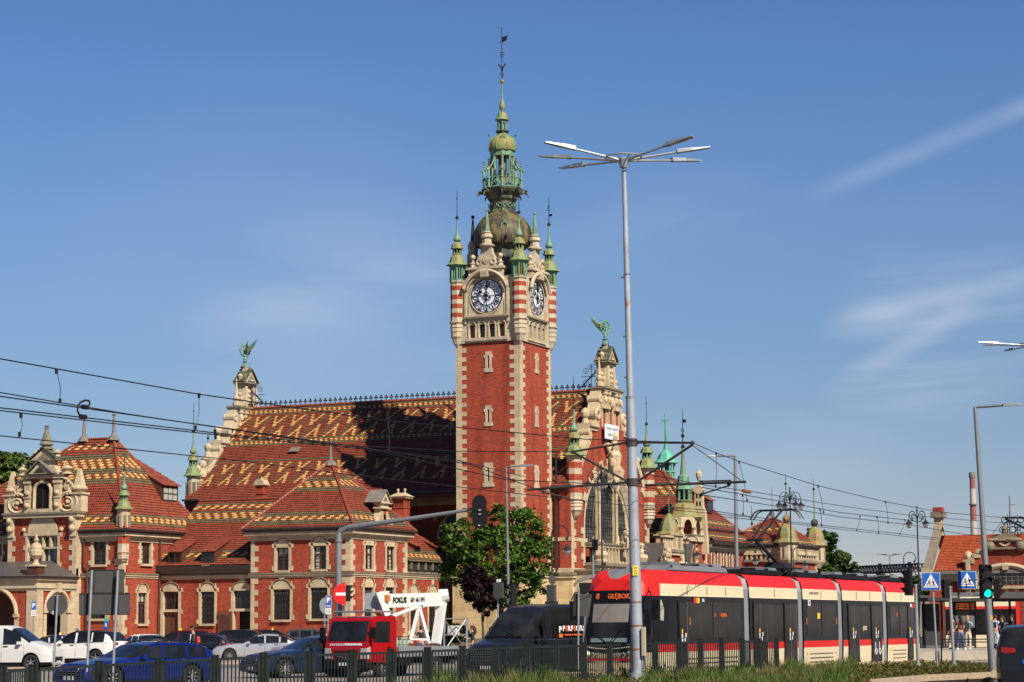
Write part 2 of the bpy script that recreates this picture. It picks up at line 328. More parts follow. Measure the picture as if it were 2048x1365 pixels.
def bands(code,dash=(1,1),skew=0):
    """rows from the eave up: r red, o olive, d dashes, c chequers, y double chequers"""
    def f(k,j):
        c=code[j] if j<len(code) else 'r'
        if c=='o': return 'tile_olive'
        if c=='d': return 'tile_yellow' if k%(dash[0]+dash[1])<dash[0] else 'tile_red'
        if c=='c': return 'tile_yellow' if ((k+j)//2)%2==0 else 'tile_red'
        if c=='y': return 'tile_yellow' if (k+j)%4<2 else 'tile_red'
        if c=='s': return 'tile_yellow' if (k-j)%4<2 else 'tile_red'
        return 'tile_red'
    return f
def ridge_tiles(s,p,q,r=.13,m='tile_red',step=.4):
    p=Vector(p); q=Vector(q); n=max(1,int((q-p).length/step)); 
    for i in range(n):
        s.cyl(p+(q-p)*(i/n),p+(q-p)*((i+1)/n),r,r*.82,m,7)
def slope_tri(s,A,B,T,pat,tw=.2,rh=.226,T2=None):
    """slope from eave A-B up to the point T (or the ridge T-T2)"""
    A=Vector(A); B=Vector(B); T=Vector(T); T2=Vector(T2) if T2 is not None else T
    u=(B-A).normalized(); w_=T-A; ul=w_.dot(u); v=(w_-u*ul); vmax=v.length; v.normalize(); ur=(T2-A).dot(u); len_=(B-A).length
    tiled(s,A,u,v,vmax,lambda q:ul*q/vmax,lambda q:len_+(ur-len_)*q/vmax,pat,tw,rh)
# ================================================================ clock tower
XT=-69.8; YT=158.3; TW=5.55; TD=6.1; XW=XT-TW; YB=YT+TD; XC=XT-TW/2; YC=YT+TD/2
tw=thing('clock_tower','tall red brick clock tower with banded stone quoins and a green copper spire','tower',(XC,YC,0))
fy=FY(YT); fx=FX(XT)
zt=lambda y: onY(977,y,YT)[2]
s=MB(); Z0,Z1=6.0,24.05
slits=[]
for fr,px,ys in ((fy,977,((724,0),(832,0),(950,1))),(fx,1073,((727,0),(834,0),(955,1)))):
    for y,big in ys:
        p=(onY(px,y,YT) if fr is fy else onX(px,y,XT)); slits.append((fr,p.x if fr is fy else p.y,p.z,big))
for fr,a,b in ((fy,XW,XT),(fx,YT,YB)):
    hs=[(t-.085,t+.085,z-.5,z+.5) for f2,t,z,big in slits if f2 is fr]
    wall(s,fr,a,b,Z0,Z1,hs,'brick','stone',.5)
s.poly([(XW,YB,Z0),(XW,YT,Z0),(XW,YT,Z1),(XW,YB,Z1)],'brick'); s.poly([(XT,YB,Z0),(XW,YB,Z0),(XW,YB,Z1),(XT,YB,Z1)],'brick')
part(s,'shaft',tw)
for fr,t,z,big in slits:
    s=MB()
    hh=.82 if not big else .95; ww=.27 if not big else .38; h0=.5
    fbox(s,fr,t-ww,t-.085,z-hh+.2,z+hh,0,.05,'stone_pale'); fbox(s,fr,t+.085,t+ww,z-hh+.2,z+hh,0,.05,'stone_pale'); fbox(s,fr,t-.085,t+.085,z+h0,z+hh,0,.05,'stone_pale'); fbox(s,fr,t-.085,t+.085,z-hh+.2,z-h0,0,.05,'stone_pale')
    for sg in (-1,1):
        a,b=sorted((t+sg*ww,t+sg*(ww+.12)))
        fbox(s,fr,a,b,z+.3,z+.55,0,.05,'stone_pale'); fbox(s,fr,a,b,z-hh,z-hh+.3,0,.05,'stone_pale')
    fbox(s,fr,t-ww,t+ww,z-hh,z-hh+.2,0,.08,'stone_pale'); fbox(s,fr,t-.085,t+.085,z-h0,z+h0,-.52,-.5,'black')
    part(s,'slit_window_surround',tw)
s=MB()
for fr,a,b in ((fy,XW,XT),(fx,YT,YB)):
    quoins(s,fr,a,1,Z0,Z1,'stone',.36,.5,.9,.03,1); quoins(s,fr,b,-1,Z0,Z1,'stone',.36,.5,.9,.03,1)
    part(s,'quoins',tw); s=MB()
# sandstone base
s=MB()
wall(s,FY(YT-.25),XW-.25,XT+.25,0,6.0,[(XT-2.05,XT-1.7,2.2,3.3)],'stone_wall'); wall(s,FX(XT+.25),YT-.25,YB,0,6.0,[],'stone_wall')
s.poly([(XW-.25,YB,0),(XW-.25,YT-.25,0),(XW-.25,YT-.25,6),(XW-.25,YB,6)],'stone_wall')
s.box(XW-.45,XT+.45,YT-.45,YB,5.82,6.0,'stone_grey'); s.box(XW-.36,XT+.36,YT-.36,YB,5.62,5.82,'stone'); s.box(XW-.3,XT+.3,YT-.3,YB,6.0,6.35,'stone')
s.box(XW-.35,XT+.35,YT-.35,YB,0,.9,'stone_grey')
part(s,'sandstone_base',tw)
# ---- belfry stage
ZB0,ZB1=Z1,29.3
s=MB(); OB=.12
cy_,cz_=onY(979,589,YT).x,27.75; cyx=onX(1067,592,XT).y; cy_=XC; cyx=YC
for fr,a,b,c in ((FY(YT-OB),XW-OB,XT+OB,XC),(FX(XT+OB),YT-OB,YB+OB,YC)):
    ls=[c+k*.86 for k in (-1.5,-.5,.5,1.5)]
    wall(s,fr,a,b,ZB0,25.95,[(t-.27,t+.27,24.45,25.5) for t in ls],'stone_pale','stone_pale',.4)
    fbox(s,fr,a,b,25.95,26.02,0,.02,'stone_pale')
    fbox(s,fr,c-1.95,c+1.95,25.98,26.12,0,.26,'stone_grey'); fbox(s,fr,c-1.9,c+1.9,26.12,26.24,0,.16,'stone_pale')
    s.poly([fr(a,26.02,0),fr(b,26.02,0),fr(b,ZB1,0),fr(a,ZB1,0)],'stone_pale')
    for t in ls:
        fprism(s,fr,[(t-.27,25.5),(t-.27,25.52)]+arcpts(t,25.3,.27,.28,PI*.98,.02,8)+[(t+.27,25.52),(t+.27,25.5)] if 0 else [(t-.27,25.5)]+[(t-.27,25.75),(t+.27,25.75),(t+.27,25.5)]+[(t+.27*math.cos(q),25.3+.28*math.sin(q)) for q in [PI*i/8 for i in range(1,8)]],-.1,.02,'stone_pale')
        s.poly([fr(t-.27,24.45,-.36),fr(t+.27,24.45,-.36),fr(t+.27,25.6,-.36),fr(t-.27,25.6,-.36)],'glass' if abs(t-c)<.6 else 'door_wood')
        fbox(s,fr,t-.35,t-.27,24.45,25.5,0,.06,'stone_pale'); fbox(s,fr,t+.27,t+.35,24.45,25.5,0,.06,'stone_pale')
        s.ring(fr(t,25.42,.06),fr(1,0,0)-fr(0,0,0),Vector((0,0,1)),.33,.045,'stone_pale',8,5,0,PI)
    fprism(s,fr,[(c-1.8,24.2),(c+1.8,24.2),(c+1.8,24.42),(c-1.8,24.42)],0,.1,'stone_pale')
    # shafts beside the dial, hood over it
    for sg in (-1,1):
        t=c+sg*1.82; fbox(s,fr,t-.09,t+.09,25.6,28.9,0,.12,'stone_pale')
        t=c+sg*1.55; fbox(s,fr,t-.035,t+.035,26.3,27.9,0,.06,'stone_pale')
    for rr,o2,th in ((1.98,.38,.15),(1.75,.2,.09)):
        s.tube([fr(c+rr*math.cos(q),27.75+rr*math.sin(q),o2) for q in [R(18)+R(144)*i/16 for i in range(17)]],th,'stone_pale',6)
    fprism(s,fr,[(c-1.98,ZB1)]+[(c+2.0*math.cos(q),27.75+2.0*math.sin(q)) for q in [R(128)-R(76)*i/10 for i in range(11)]]+[(c+1.98,ZB1)],-.5,.3,'stone_pale') if 0 else None
    hood=[(c+2.05*math.cos(q),27.75+2.05*math.sin(q)) for q in [R(46)+R(88)*i/12 for i in range(13)]]
    fprism(s,fr,[(hood[-1][0],ZB1-.02),(hood[0][0],ZB1-.02)]+hood,-.6,.3,'stone_pale')
    # crowning gable with volutes and a finial
    g=[(-1.35,0),(1.35,0),(1.3,.18),(.98,.3),(.78,.75),(.5,1.2),(.42,1.75),(-.42,1.75),(-.5,1.2),(-.78,.75),(-.98,.3),(-1.3,.18)]
    zz=29.95
    fprism(s,fr,[(c-1.5,29.2),(c+1.5,29.2),(c+1.5,zz),(c-1.5,zz)],-.55,.25,'stone_pale')
    fbox(s,fr,c-1.62,c+1.62,zz-.1,zz+.08,-.5,.42,'stone_pale')
    fprism(s,fr,[(c+a_,zz+b_) for a_,b_ in g],-.35,.12,'stone_pale')
    fbox(s,fr,c-.34,c+.34,29.25,29.75,.25,.5,'stone_pale')
    for i in range(4): fbox(s,fr,c-.3+.17*i,c-.22+.17*i,29.2,29.7,.5,.58,'stone_pale')
    for sg in (-1,1):
        q=fr(c+sg*1.2,zz+.1,0); s.lathe(q.x,q.y,[(.24,q.z),(.2,q.z+.25),(.28,q.z+.32),(.12,q.z+.42),(.1,q.z+.6)],'stone_pale',8); s.ball((q.x,q.y,q.z+.85),.22,'stone_pale',8)
        s.ring(fr(c+sg*.62,zz+.5,.14),fr(1,0,0)-fr(0,0,0),Vector((0,0,1)),.2,.07,'stone_pale',12,5)
    for k in range(5): s.tube([fr(c,zz+.35,.14),fr(c+(k-2)*.16,zz+.62,.2),fr(c+(k-2)*.2,zz+.9-.05*abs(k-2),.16)],.04,'stone_pale',5)
    q=fr(c,zz+1.75,-.1)
    s.lathe(q.x,q.y,[(.62,q.z),(.66,q.z+.1),(.4,q.z+.22),(.36,q.z+.55),(.3,q.z+.62),(.48,q.z+.72),(.46,q.z+.92),(.3,q.z+1.02),(.4,q.z+1.12),(.3,q.z+1.2)],'stone_pale',8)
    s.lathe(q.x,q.y,[(.24,q.z+1.2),(.1,q.z+2.6),(.03,q.z+2.9)],'copper_green',8); s.ball((q.x,q.y,q.z+2.95),.12,'copper_green',8)
s.poly([(XW,YB,Z1),(XW,YT,Z1),(XW,YT,ZB1),(XW,YB,ZB1)],'stone_pale'); s.poly([(XT,YB,Z1),(XW,YB,Z1),(XW,YB,ZB1),(XT,YB,ZB1)],'stone_pale')
# hoods of the two hidden faces and their gables
for fr,c in ((lambda t,z,o=0: Vector((XW-o,t,z)),YC),(lambda t,z,o=0: Vector((t,YB+o,z)),XC)):
    s.tube([fr(c+2*math.cos(q),27.75+2*math.sin(q),.3) for q in [PI*i/14 for i in range(15)]],.15,'stone_pale',6)
    for tt,zz_ in (((c-1.5,c+1.5),(29.2,30.0)),((c-.9,c+.9),(30.0,30.6)),((c-.5,c+.5),(30.6,31.7))):
        p1=fr(tt[0],zz_[0],.2); p2=fr(tt[1],zz_[1],-.4); s.box(min(p1.x,p2.x),max(p1.x,p2.x),min(p1.y,p2.y),max(p1.y,p2.y),zz_[0],zz_[1],'stone_pale')
    q=fr(c,31.7,-.1); s.lathe(q.x,q.y,[(.4,q.z),(.46,q.z+.7),(.3,q.z+1.1)],'stone_pale',8); s.lathe(q.x,q.y,[(.22,q.z+1.1),(.07,q.z+2.9)],'iron',8); s.ball((q.x,q.y,q.z+3.1),.16,'iron',8)
part(s,'belfry',tw)
# ---- dials
ROM=['XII','I','II','III','IIII','V','VI','VII','VIII','IX','X','XI']
def dial(fr,c,z):
    s=MB(); X1=fr(1,0,0)-fr(0,0,0); up=Vector((0,0,1)); o0=.03
    n=40; s.poly([fr(c+1.32*math.cos(2*PI*i/n),z+1.32*math.sin(2*PI*i/n),o0) for i in range(n)],'clock_white')
    d=part(s,'clock_face',tw)
    s=MB(); ctr=lambda o: fr(c,z,o)
    s.ring(ctr(.05),X1,up,1.34,.045,'black',40,6); s.ring(ctr(.05),X1,up,.74,.022,'black',32,5)
    for i in range(60):
        q=2*PI*i/60; p=fr(c+1.27*math.cos(q),z+1.27*math.sin(q),.05); s.cyl(p,fr(c+1.33*math.cos(q),z+1.33*math.sin(q),.05),.028,.028,'black',4)
    for i in range(12):
        q=PI/2-2*PI*i/12; cx=c+1.0*math.cos(q); cz=z+1.0*math.sin(q); s.ring(fr(cx,cz,.05),X1,up,.235,.02,'black',16,5)
        cm=ROM[i]; wd={'I':.055,'V':.12,'X':.13}; tot=sum(wd[ch] for ch in cm); u=-tot/2; a=q-PI/2
        def tr(x,y): return fr(cx+x*math.cos(a)-y*math.sin(a),cz+x*math.sin(a)+y*math.cos(a),.055)
        def bar(x0,y0,x1,y1,th=.017): s.cyl(tr(x0,y0),tr(x1,y1),th,th,'black',4)
        for ch in cm:
            w_=wd[ch]; m_=u+w_/2
            if ch=='I': bar(m_,-.15,m_,.15)
            elif ch=='V': bar(u+.02,.15,m_,-.15,.02); bar(u+w_-.02,.15,m_,-.15,.012)
            else: bar(u+.02,.15,u+w_-.02,-.15,.02); bar(u+w_-.02,.15,u+.02,-.15,.012)
            u+=w_
        bar(-tot/2,.155,tot/2,.155,.01); bar(-tot/2,-.155,tot/2,-.155,.01)
    part(s,'numeral_rings',tw,under=d)
    for ang,L_,nm in ((R(90+57),.88,'hour_hand'),(R(90-6),1.12,'minute_hand')):
        s=MB(); dx,dz=math.cos(ang),math.sin(ang); pt=lambda r,k=0: fr(c+dx*r-dz*k,z+dz*r+dx*k,.13)
        s.cyl(pt(-.45),pt(L_),.035,.02,'black',6)
        for r_,q in ((.16,.16),(.62*L_/.88,.13)):
            s.ring(pt(r_,q*.6),X1,up,q*.55,.03,'black',10,4); s.ring(pt(r_,-q*.6),X1,up,q*.55,.03,'black',10,4)
        s.mesh([pt(.45*L_,0),pt(.62*L_,.13),pt(.85*L_,0),pt(.62*L_,-.13)],[(0,1,2,3)],'black')
        s.mesh([pt(-.2,0),pt(-.32,.13),pt(-.5,0),pt(-.32,-.13)],[(0,1,2,3)],'black')
        part(s,nm,tw,under=d)
    s=MB()
    for q in (0,PI/2,PI,PI*1.5): s.cyl(fr(c,z,.06),fr(c+.75*math.cos(q),z+.75*math.sin(q),.06),.016,.016,'black',4)
    s.cyl(fr(c,z,.03),fr(c,z,.2),.11,.09,'black',10); part(s,'hub',tw,under=d)
    s=MB(); s.ring(fr(c,z,.0),X1,up,1.43,.1,'stone_pale',40,6); part(s,'dial_rim',tw,under=d)
dial(FY(YT-OB),XC,27.75); dial(FX(XT+OB),YC,27.75)
# ---- corner turrets
def turret(cx,cy,root,z0,zs,r=.5,sc=1.0,corb=1.7,cop='copper_green',vane=False,lant=True,bandn=4,tip=2.3,name='corner_turret',bm='brick',al=('stone_pale')):
    """corbelled stone turret: z0 = foot of the corbel, zs = top of the stone drum"""
    s=MB(); P=lambda prof,m,n=8: s.lathe(cx,cy,prof,m,n,PI/8)
    zc=z0+corb
    P([(r*.15,z0),(r*.55,z0+corb*.15),(r*.8,z0+corb*.35),(r*.98,z0+corb*.42),(r*.94,z0+corb*.5),(r*.94,z0+corb*.6),(r*1.04,z0+corb*.62),(r*.98,z0+corb*.75),(r*1.1,z0+corb*.8),(r*1.0,z0+corb*.85),(r*1.0,z0+corb*.93),(r*1.22,z0+corb*.97),(r*1.22,zc)],al)
    h=zs-zc; nb=bandn*2+1; z=zc
    if bandn:
        for i in range(nb):
            P([(r*(1.012 if i%2 else 1.0),z),(r*(1.012 if i%2 else 1.0),z+h/nb)],bm if i%2 else al); z+=h/nb
    else: P([(r,zc),(r,zs)],al)
    P([(r*1.15,zs-.08),(r*1.18,zs),(r*1.02,zs+.06)],al)
    o=part(s,name,root)
    s=MB(); k=sc; z=zs+.06
    if lant:
        for i in range(8):
            a=PI/8+2*PI*i/8; s.cyl((cx+1.0*r*math.cos(a),cy+1.0*r*math.sin(a),z),(cx+1.0*r*math.cos(a),cy+1.0*r*math.sin(a),z+1.28*k),.085*k,.085*k,cop,5)
            a2=a+PI/8; s.cyl((cx+.94*r*math.cos(a2),cy+.94*r*math.sin(a2),z+.0),(cx+.94*r*math.cos(a2),cy+.94*r*math.sin(a2),z+1.2*k),.035*k,.035*k,cop,4)
        P([(r*.62,z),(r*.62,z+1.25*k)],'black'); P([(r*1.05,z+1.0*k),(r*1.08,z+1.28*k)],cop); P([(r*1.06,z),(r*1.06,z+.14*k)],cop); z+=1.28*k
    P([(r*1.62,z-.03),(r*1.58,z+.04),(r*1.2,z+.2*k),(r*1.08,z+.42*k),(r*1.0,z+.62*k),(r*.7,z+.8*k),(r*.6,z+.86*k)],'copper_lime')
    z+=.86*k
    for i in range(8):
        a=PI/8+2*PI*i/8; s.cyl((cx+.58*r*math.cos(a),cy+.58*r*math.sin(a),z),(cx+.58*r*math.cos(a),cy+.58*r*math.sin(a),z+.48*k),.06*k,.06*k,cop,5)
    P([(r*.38,z),(r*.38,z+.5*k)],'black'); P([(r*.66,z),(r*.66,z+.1)],cop); z+=.46*k
    P([(r*.95,z),(r*.95,z+.05),(r*.86,z+.16*k),(r*.8,z+.34*k),(r*.5,z+.5*k),(r*.3,z+.55*k)],'copper_lime'); z+=.55*k
    s.lathe(cx,cy,[(r*.28,z),(r*.55,z+.14*k),(r*.58,z+.26*k),(r*.4,z+.46*k),(r*.2,z+.72*k),(r*.13,z+1.0*k),(r*.1,z+1.9*k)],cop,10)
    z+=1.9*k; s.ball((cx,cy,z+.1),.15*k,'iron',8); s.cyl((cx,cy,z),(cx,cy,z+tip*k),.035,.02,'iron',5); s.ball((cx,cy,z+tip*k*.72),.075*k,'iron',6)
    if vane:
        s.box(cx,cx+.3,cy-.01,cy+.01,z+.75*k,z+.95*k,'iron'); s.ring((cx,cy,z+tip*k*.6),Vector((1,0,0)),Vector((0,0,1)),.14,.02,'iron',10,4)
    part(s,'turret_roof',root,under=o)
    return o
for cx,cy,v in ((XW+.12,YT+.02,0),(XT-.02,YT+.02,0),(XT-.02,YB-.05,1),(XW+.12,YB-.05,0)): turret(cx,cy,tw,23.75,29.05,.54,vane=bool(v),corb=2.05)
# ---- crowning roof, dome and open lantern
s=MB(); P=lambda prof,m,n=8,rot=PI/8: s.lathe(XC,YC,prof,m,n,rot)
zz=lambda y: onY(1005,y,YC)[2]
s.loft([[(XW+.1,YT+.1,29.3),(XT-.1,YT+.1,29.3),(XT-.1,YB-.1,29.3),(XW+.1,YB-.1,29.3)],[(XC-1.7,YC-1.7,31.2),(XC+1.7,YC-1.7,31.2),(XC+1.7,YC+1.7,31.2),(XC-1.7,YC+1.7,31.2)]],'copper_dark')
P([(1.75,30.6),(1.75,31.9),(2.05,32.1)],'copper_dark')
part(s,'roof_skirt',tw)
s=MB()
prof=[(1.85,32.0),(2.2,32.2),(2.36,32.55),(2.38,32.95),(2.28,33.45),(2.02,34.0),(1.62,34.5),(1.2,34.8),(1.05,34.9)]
P(prof,'copper_dome',16,0)
for i in range(8):
    a=2*PI*i/8+PI/8; s.tube([(XC+(r+.01)*math.cos(a),YC+(r+.01)*math.sin(a),z) for r,z in prof],.035,'copper_dome',4)
part(s,'dome',tw,True,35)
for a in (R(-63),R(27)):   # little dormers on the dome
    s=MB()
    for r_,z in ((2.15,33.55),):
        p=Vector((XC+r_*math.cos(a),YC+r_*math.sin(a),z)); e=Vector((-math.sin(a),math.cos(a),0)); n_=Vector((math.cos(a),math.sin(a),0))
        s.ring(p+n_*.12,e,Vector((0,0,1)),.24,.06,'copper_green',10,5,0,PI); s.cyl(p+n_*.12-e*.24+Vector((0,0,-.3)),p+n_*.12-e*.24,.05,.05,'copper_green',5); s.cyl(p+n_*.12+e*.24+Vector((0,0,-.3)),p+n_*.12+e*.24,.05,.05,'copper_green',5)
        s.cyl(p-n_*.2,p+n_*.08,.2,.2,'copper_dark',8); s.tube([p+n_*.1+Vector((0,0,.24)),p+n_*.1+Vector((0,0,.5)),p+n_*.3+Vector((0,0,.62))],.03,'copper_green',4); s.ball(p+n_*.34+Vector((0,0,.64)),.08,'copper_green',6)
    part(s,'dome_dormer',tw)
s=MB()
P([(1.2,34.85),(1.22,35.0),(1.05,35.05),(1.02,35.8),(1.1,35.85)],'copper_dark')
for i in range(8):
    a=2*PI*i/8; c=Vector((XC+1.0*math.cos(a),YC+1.0*math.sin(a),35.4)); e=Vector((-math.sin(a),math.cos(a),0)); n_=Vector((math.cos(a),math.sin(a),0))
    for q in (-1,1):
        s.ring(c+e*.2*q+n_*.02,e,Vector((0,0,1)),.15,.035,'copper_green',10,4,R(20),R(300)); s.tube([c+e*.02*q+n_*.05,c+e*.15*q+Vector((0,0,.2))+n_*.05,c+e*.33*q+Vector((0,0,.1))+n_*.05],.03,'copper_green',4)
P([(1.05,35.85),(1.2,36.0),(1.22,36.2),(1.55,36.5),(1.72,36.75),(1.75,36.85),(1.5,36.86)],'copper_dark')
# leafy waterspouts under the gallery
for i in range(8):
    a=2*PI*i/8+PI/8; n_=Vector((math.cos(a),math.sin(a),0)); c=Vector((XC,YC,36.55)); e=Vector((-math.sin(a),math.cos(a),0))
    s.tube([c+n_*1.4,c+n_*1.75+Vector((0,0,.02)),c+n_*2.0+Vector((0,0,-.12)),c+n_*2.12+Vector((0,0,-.4))],[.14,.12,.08,.02],'copper_dark',6)
    for q,h in ((-.13,.15),(.13,.15),(0,.22)): s.tube([c+n_*1.7,c+n_*1.88+e*q+Vector((0,0,h)),c+n_*2.05+e*q*1.5+Vector((0,0,h-.08))],[.06,.06,.01],'copper_dark',5)
part(s,'gallery_corbel',tw)
s=MB()
for i in range(8):
    a=2*PI*i/8+PI/8; a2=a+PI/4; p=Vector((XC+1.5*math.cos(a),YC+1.5*math.sin(a),36.86)); q=Vector((XC+1.5*math.cos(a2),YC+1.5*math.sin(a2),36.86)); up=Vector((0,0,1))
    s.cyl(p+up*.04,q+up*.04,.05,.05,'copper_green',4); s.cyl(p+up*.82,q+up*.82,.05,.05,'copper_green',4)
    e=(q-p).normalized(); m_=(p+q)/2
    s.ring(m_+up*.22,e,up,.3,.035,'copper_green',12,4,0,PI); s.ring(m_+up*.5,e,up,.13,.03,'copper_green',8,4)
    for k in (-.4,.4): s.tube([m_+e*k+up*.05,m_+e*k*.9+up*.4,m_+e*k*.4+up*.78],.03,'copper_green',4)
part(s,'gallery_railing',tw)
s=MB()
for i in range(8):
    a=2*PI*i/8+PI/8; n_=Vector((math.cos(a),math.sin(a),0)); b=Vector((XC,YC,0)); up=Vector((0,0,1)); e=Vector((-math.sin(a),math.cos(a),0))
    pt=lambda r_,z: b+n_*r_+up*z
    s.cyl(pt(1.52,36.6),pt(1.52,38.55),.105,.09,'copper_green',4); s.cyl(pt(.86,36.86),pt(.86,39.75),.11,.11,'copper_green',4)
    s.tube([pt(1.55,38.4),pt(1.25,38.65),pt(1.0,39.1),pt(.9,39.5)],.07,'copper_green',4); s.tube([pt(1.62,37.55),pt(1.4,37.7)],.12,'copper_green',4)
    s.tube([pt(1.7,38.25),pt(1.52,38.5),pt(1.3,38.4)],.09,'copper_green',4)
    s.cyl(pt(1.52,38.5),pt(1.52,39.35),.075,.02,'copper_dark' if i%2 else 'copper_green',5)
    for z in (38.75,38.95,39.15): s.ball(pt(1.52,z),.1,'copper_dark' if i%2 else 'copper_green',6,.6,4)
    s.cyl(pt(.95,39.2),pt(.95,40.1),.06,.02,'copper_green',5)
    a2=a+PI/4; q=b+Vector((math.cos(a2),math.sin(a2),0))*.86
    m_=(pt(.86,0)+q)/2; d=(q-pt(.86,0)); L_=d.length; d.normalize()
    s.ring(Vector((m_.x,m_.y,39.35)),d,up,L_/2,.06,'copper_green',10,4,0,PI)
    s.cyl(Vector((m_.x,m_.y,36.86)),Vector((m_.x,m_.y,38.2)),.03,.03,'copper_green',4)
P([(.98,39.55),(1.0,39.95),(.8,39.95)],'copper_green'); P([(.34,36.86),(.34,39.6)],'copper_dark')
P([(.1,38.6),(.3,38.6),(.36,38.3),(.45,38.1),(.5,38.0)][::-1],'iron',10)
part(s,'lantern',tw)
s=MB()
P([(.9,39.9),(1.08,40.0),(1.16,40.25),(1.12,40.6),(.95,40.95),(.7,41.15),(.42,41.35),(.32,41.6)],'copper_lime',16,0)
for i in range(8): a=2*PI*i/8; s.tube([(XC+r_*math.cos(a),YC+r_*math.sin(a),z) for r_,z in ((1.09,40.0),(1.18,40.25),(1.13,40.6),(.96,40.95),(.71,41.17),(.43,41.37))],.035,'copper_lime',4)
for a in (R(-63),R(27),R(-153),R(117)):
    p=Vector((XC+.98*math.cos(a),YC+.98*math.sin(a),40.95)); s.ring(p,Vector((-math.sin(a),math.cos(a),0)),Vector((0,0,1)),.16,.05,'copper_green',8,4,0,PI); s.tube([p+Vector((0,0,.15)),p+Vector((math.cos(a)*.1,math.sin(a)*.1,.35))],.03,'copper_dark',4); s.ball(p+Vector((math.cos(a)*.12,math.sin(a)*.12,.4)),.07,'copper_dark',6)
part(s,'onion_dome',tw,True,35)
s=MB()
P([(.36,41.45),(.56,41.62),(.56,41.68),(.36,41.75)],'copper_dark')
for i in range(8):
    a=2*PI*i/8+PI/8; s.cyl((XC+.36*math.cos(a),YC+.36*math.sin(a),41.7),(XC+.36*math.cos(a),YC+.36*math.sin(a),42.55),.055,.055,'copper_green',5)
P([(.24,41.7),(.24,42.5)],'copper_green'); P([(.38,42.35),(.38,42.6)],'copper_green')
P([(.58,42.58),(.56,42.66),(.42,42.8),(.38,43.05),(.3,43.2),(.14,43.28)],'copper_lime')
s.lathe(XC,YC,[(.12,43.25),(.13,43.4),(.24,43.55),(.26,43.75),(.17,44.05),(.08,44.4),(.05,44.8)],'copper_lime',10)
s.cyl((XC,YC,44.6),(XC,YC,45.7),.055,.05,'copper_lime',8); s.ball((XC,YC,45.8),.17,'copper_lime',10)
s.cyl((XC,YC,45.8),(XC,YC,50.3),.04,.025,'iron',6); s.ball((XC,YC,50.38),.08,'copper_lime',8)
U=Vector((1,0,0)); V=Vector((0,0,1)); c=Vector((XC,YC,0))
for sg in (-1,1):
    s.tube([c+V*46.6,c+U*sg*.1+V*47.0,c+U*sg*.3+V*47.25,c+U*sg*.34+V*47.1],[.04,.05,.06,.02],'iron',5); s.ring(c+U*sg*.11+V*48.15,U,V,.1,.025,'iron',10,4); s.ring(c+U*sg*.08+V*46.45,U,V,.08,.025,'iron',8,4)
    s.ring(c+U*sg*.09+V*47.9,U,V,.07,.02,'iron',8,4); s.tube([c+U*sg*.02+V*46.2,c+U*sg*.14+V*46.3],.03,'iron',4)
part(s,'spire',tw,True,35)
s=MB(); 
s.mesh([c+V*49.5+U*.02,c+V*49.05+U*.02,c+V*49.2+U*.42,c+V*49.6+U*.52],[(0,1,2,3)],'iron'); s.tube([c+V*49.0+U*-.2,c+V*49.35,c+V*49.62+U*.6],.025,'iron',4)
part(s,'weathervane',tw)
# ================================================================ main hall
XG=-68.2; XL=-104.2; HY0=164.5; HY1=182.1; HC=173.3; EZ=12.75; RZ=21.45; HYW=167.4
hall=thing('station_hall','brick station hall with steep patterned tile roof between two ornate gables behind the clock tower','station hall',((XG+XL)/2,HC,0))
s=MB()
aw=onY(895,1060,HY0).x
for wc in (-96,-88.5,-79.5):
    pass
holes=[(wc-2.6,wc+2.6,7.0,9.2) for wc in (-97.5,-89.0,-78.6)]
wall(s,FY(HYW),XL,XT+1,0,EZ,holes,'brick','stone',.4); s.box(XT,XG-.12,HY0,HYW,0,EZ,'brick'); s.poly([(XL,HY0-.3,EZ-.1),(XT,HY0-.3,EZ-.1),(XT,HYW,EZ-.1),(XL,HYW,EZ-.1)],'joinery')
s.poly([(XG,HY1,0),(XL,HY1,0),(XL,HY1,EZ),(XG,HY1,EZ)],'brick')
part(s,'wall',hall)
for wc in (-97.5,-89.0,-78.6):
    fr=FY(HYW); s=MB()
    fprism(s,fr,[(wc-2.6,9.2),(wc+2.6,9.2)]+arcpts(wc,9.2,2.6,2.2,0,PI,14)[1:-1],.0,.02,'hall_glass'); s.poly([fr(wc-2.6,7,-.3),fr(wc+2.6,7,-.3),fr(wc+2.6,9.2,-.3),fr(wc-2.6,9.2,-.3)],'hall_glass')
    s.tube([fr(a,b,.06) for a,b in arcpts(wc,9.2,2.75,2.35,0,PI,16)],.14,'stone',5); fbox(s,fr,wc-.3,wc+.3,11.4,12.3,0,.2,'stone'); fbox(s,fr,wc-3.2,wc-2.85,10.6,11.0,0,.1,'stone'); fbox(s,fr,wc+2.85,wc+3.2,10.6,11.0,0,.1,'stone')
    for i in range(-2,3): fbox(s,fr,wc+i*.9-.03,wc+i*.9+.03,7,9.2+2.1*math.sqrt(max(0,1-(i*.9/2.6)**2)),.02,.06,'grille')
    part(s,'arched_window',hall)
s=MB()
fbox(s,FY(HY0),XL,XG,EZ-.3,EZ-.05,0,.3,'joinery'); fbox(s,FY(HY0),XL,XG,EZ-.05,EZ+.12,.1,.72,'gutter'); fbox(s,FY(HYW),XL,XT+1,EZ-.85,EZ-.15,0,.2,'stone')
part(s,'cornice',hall)
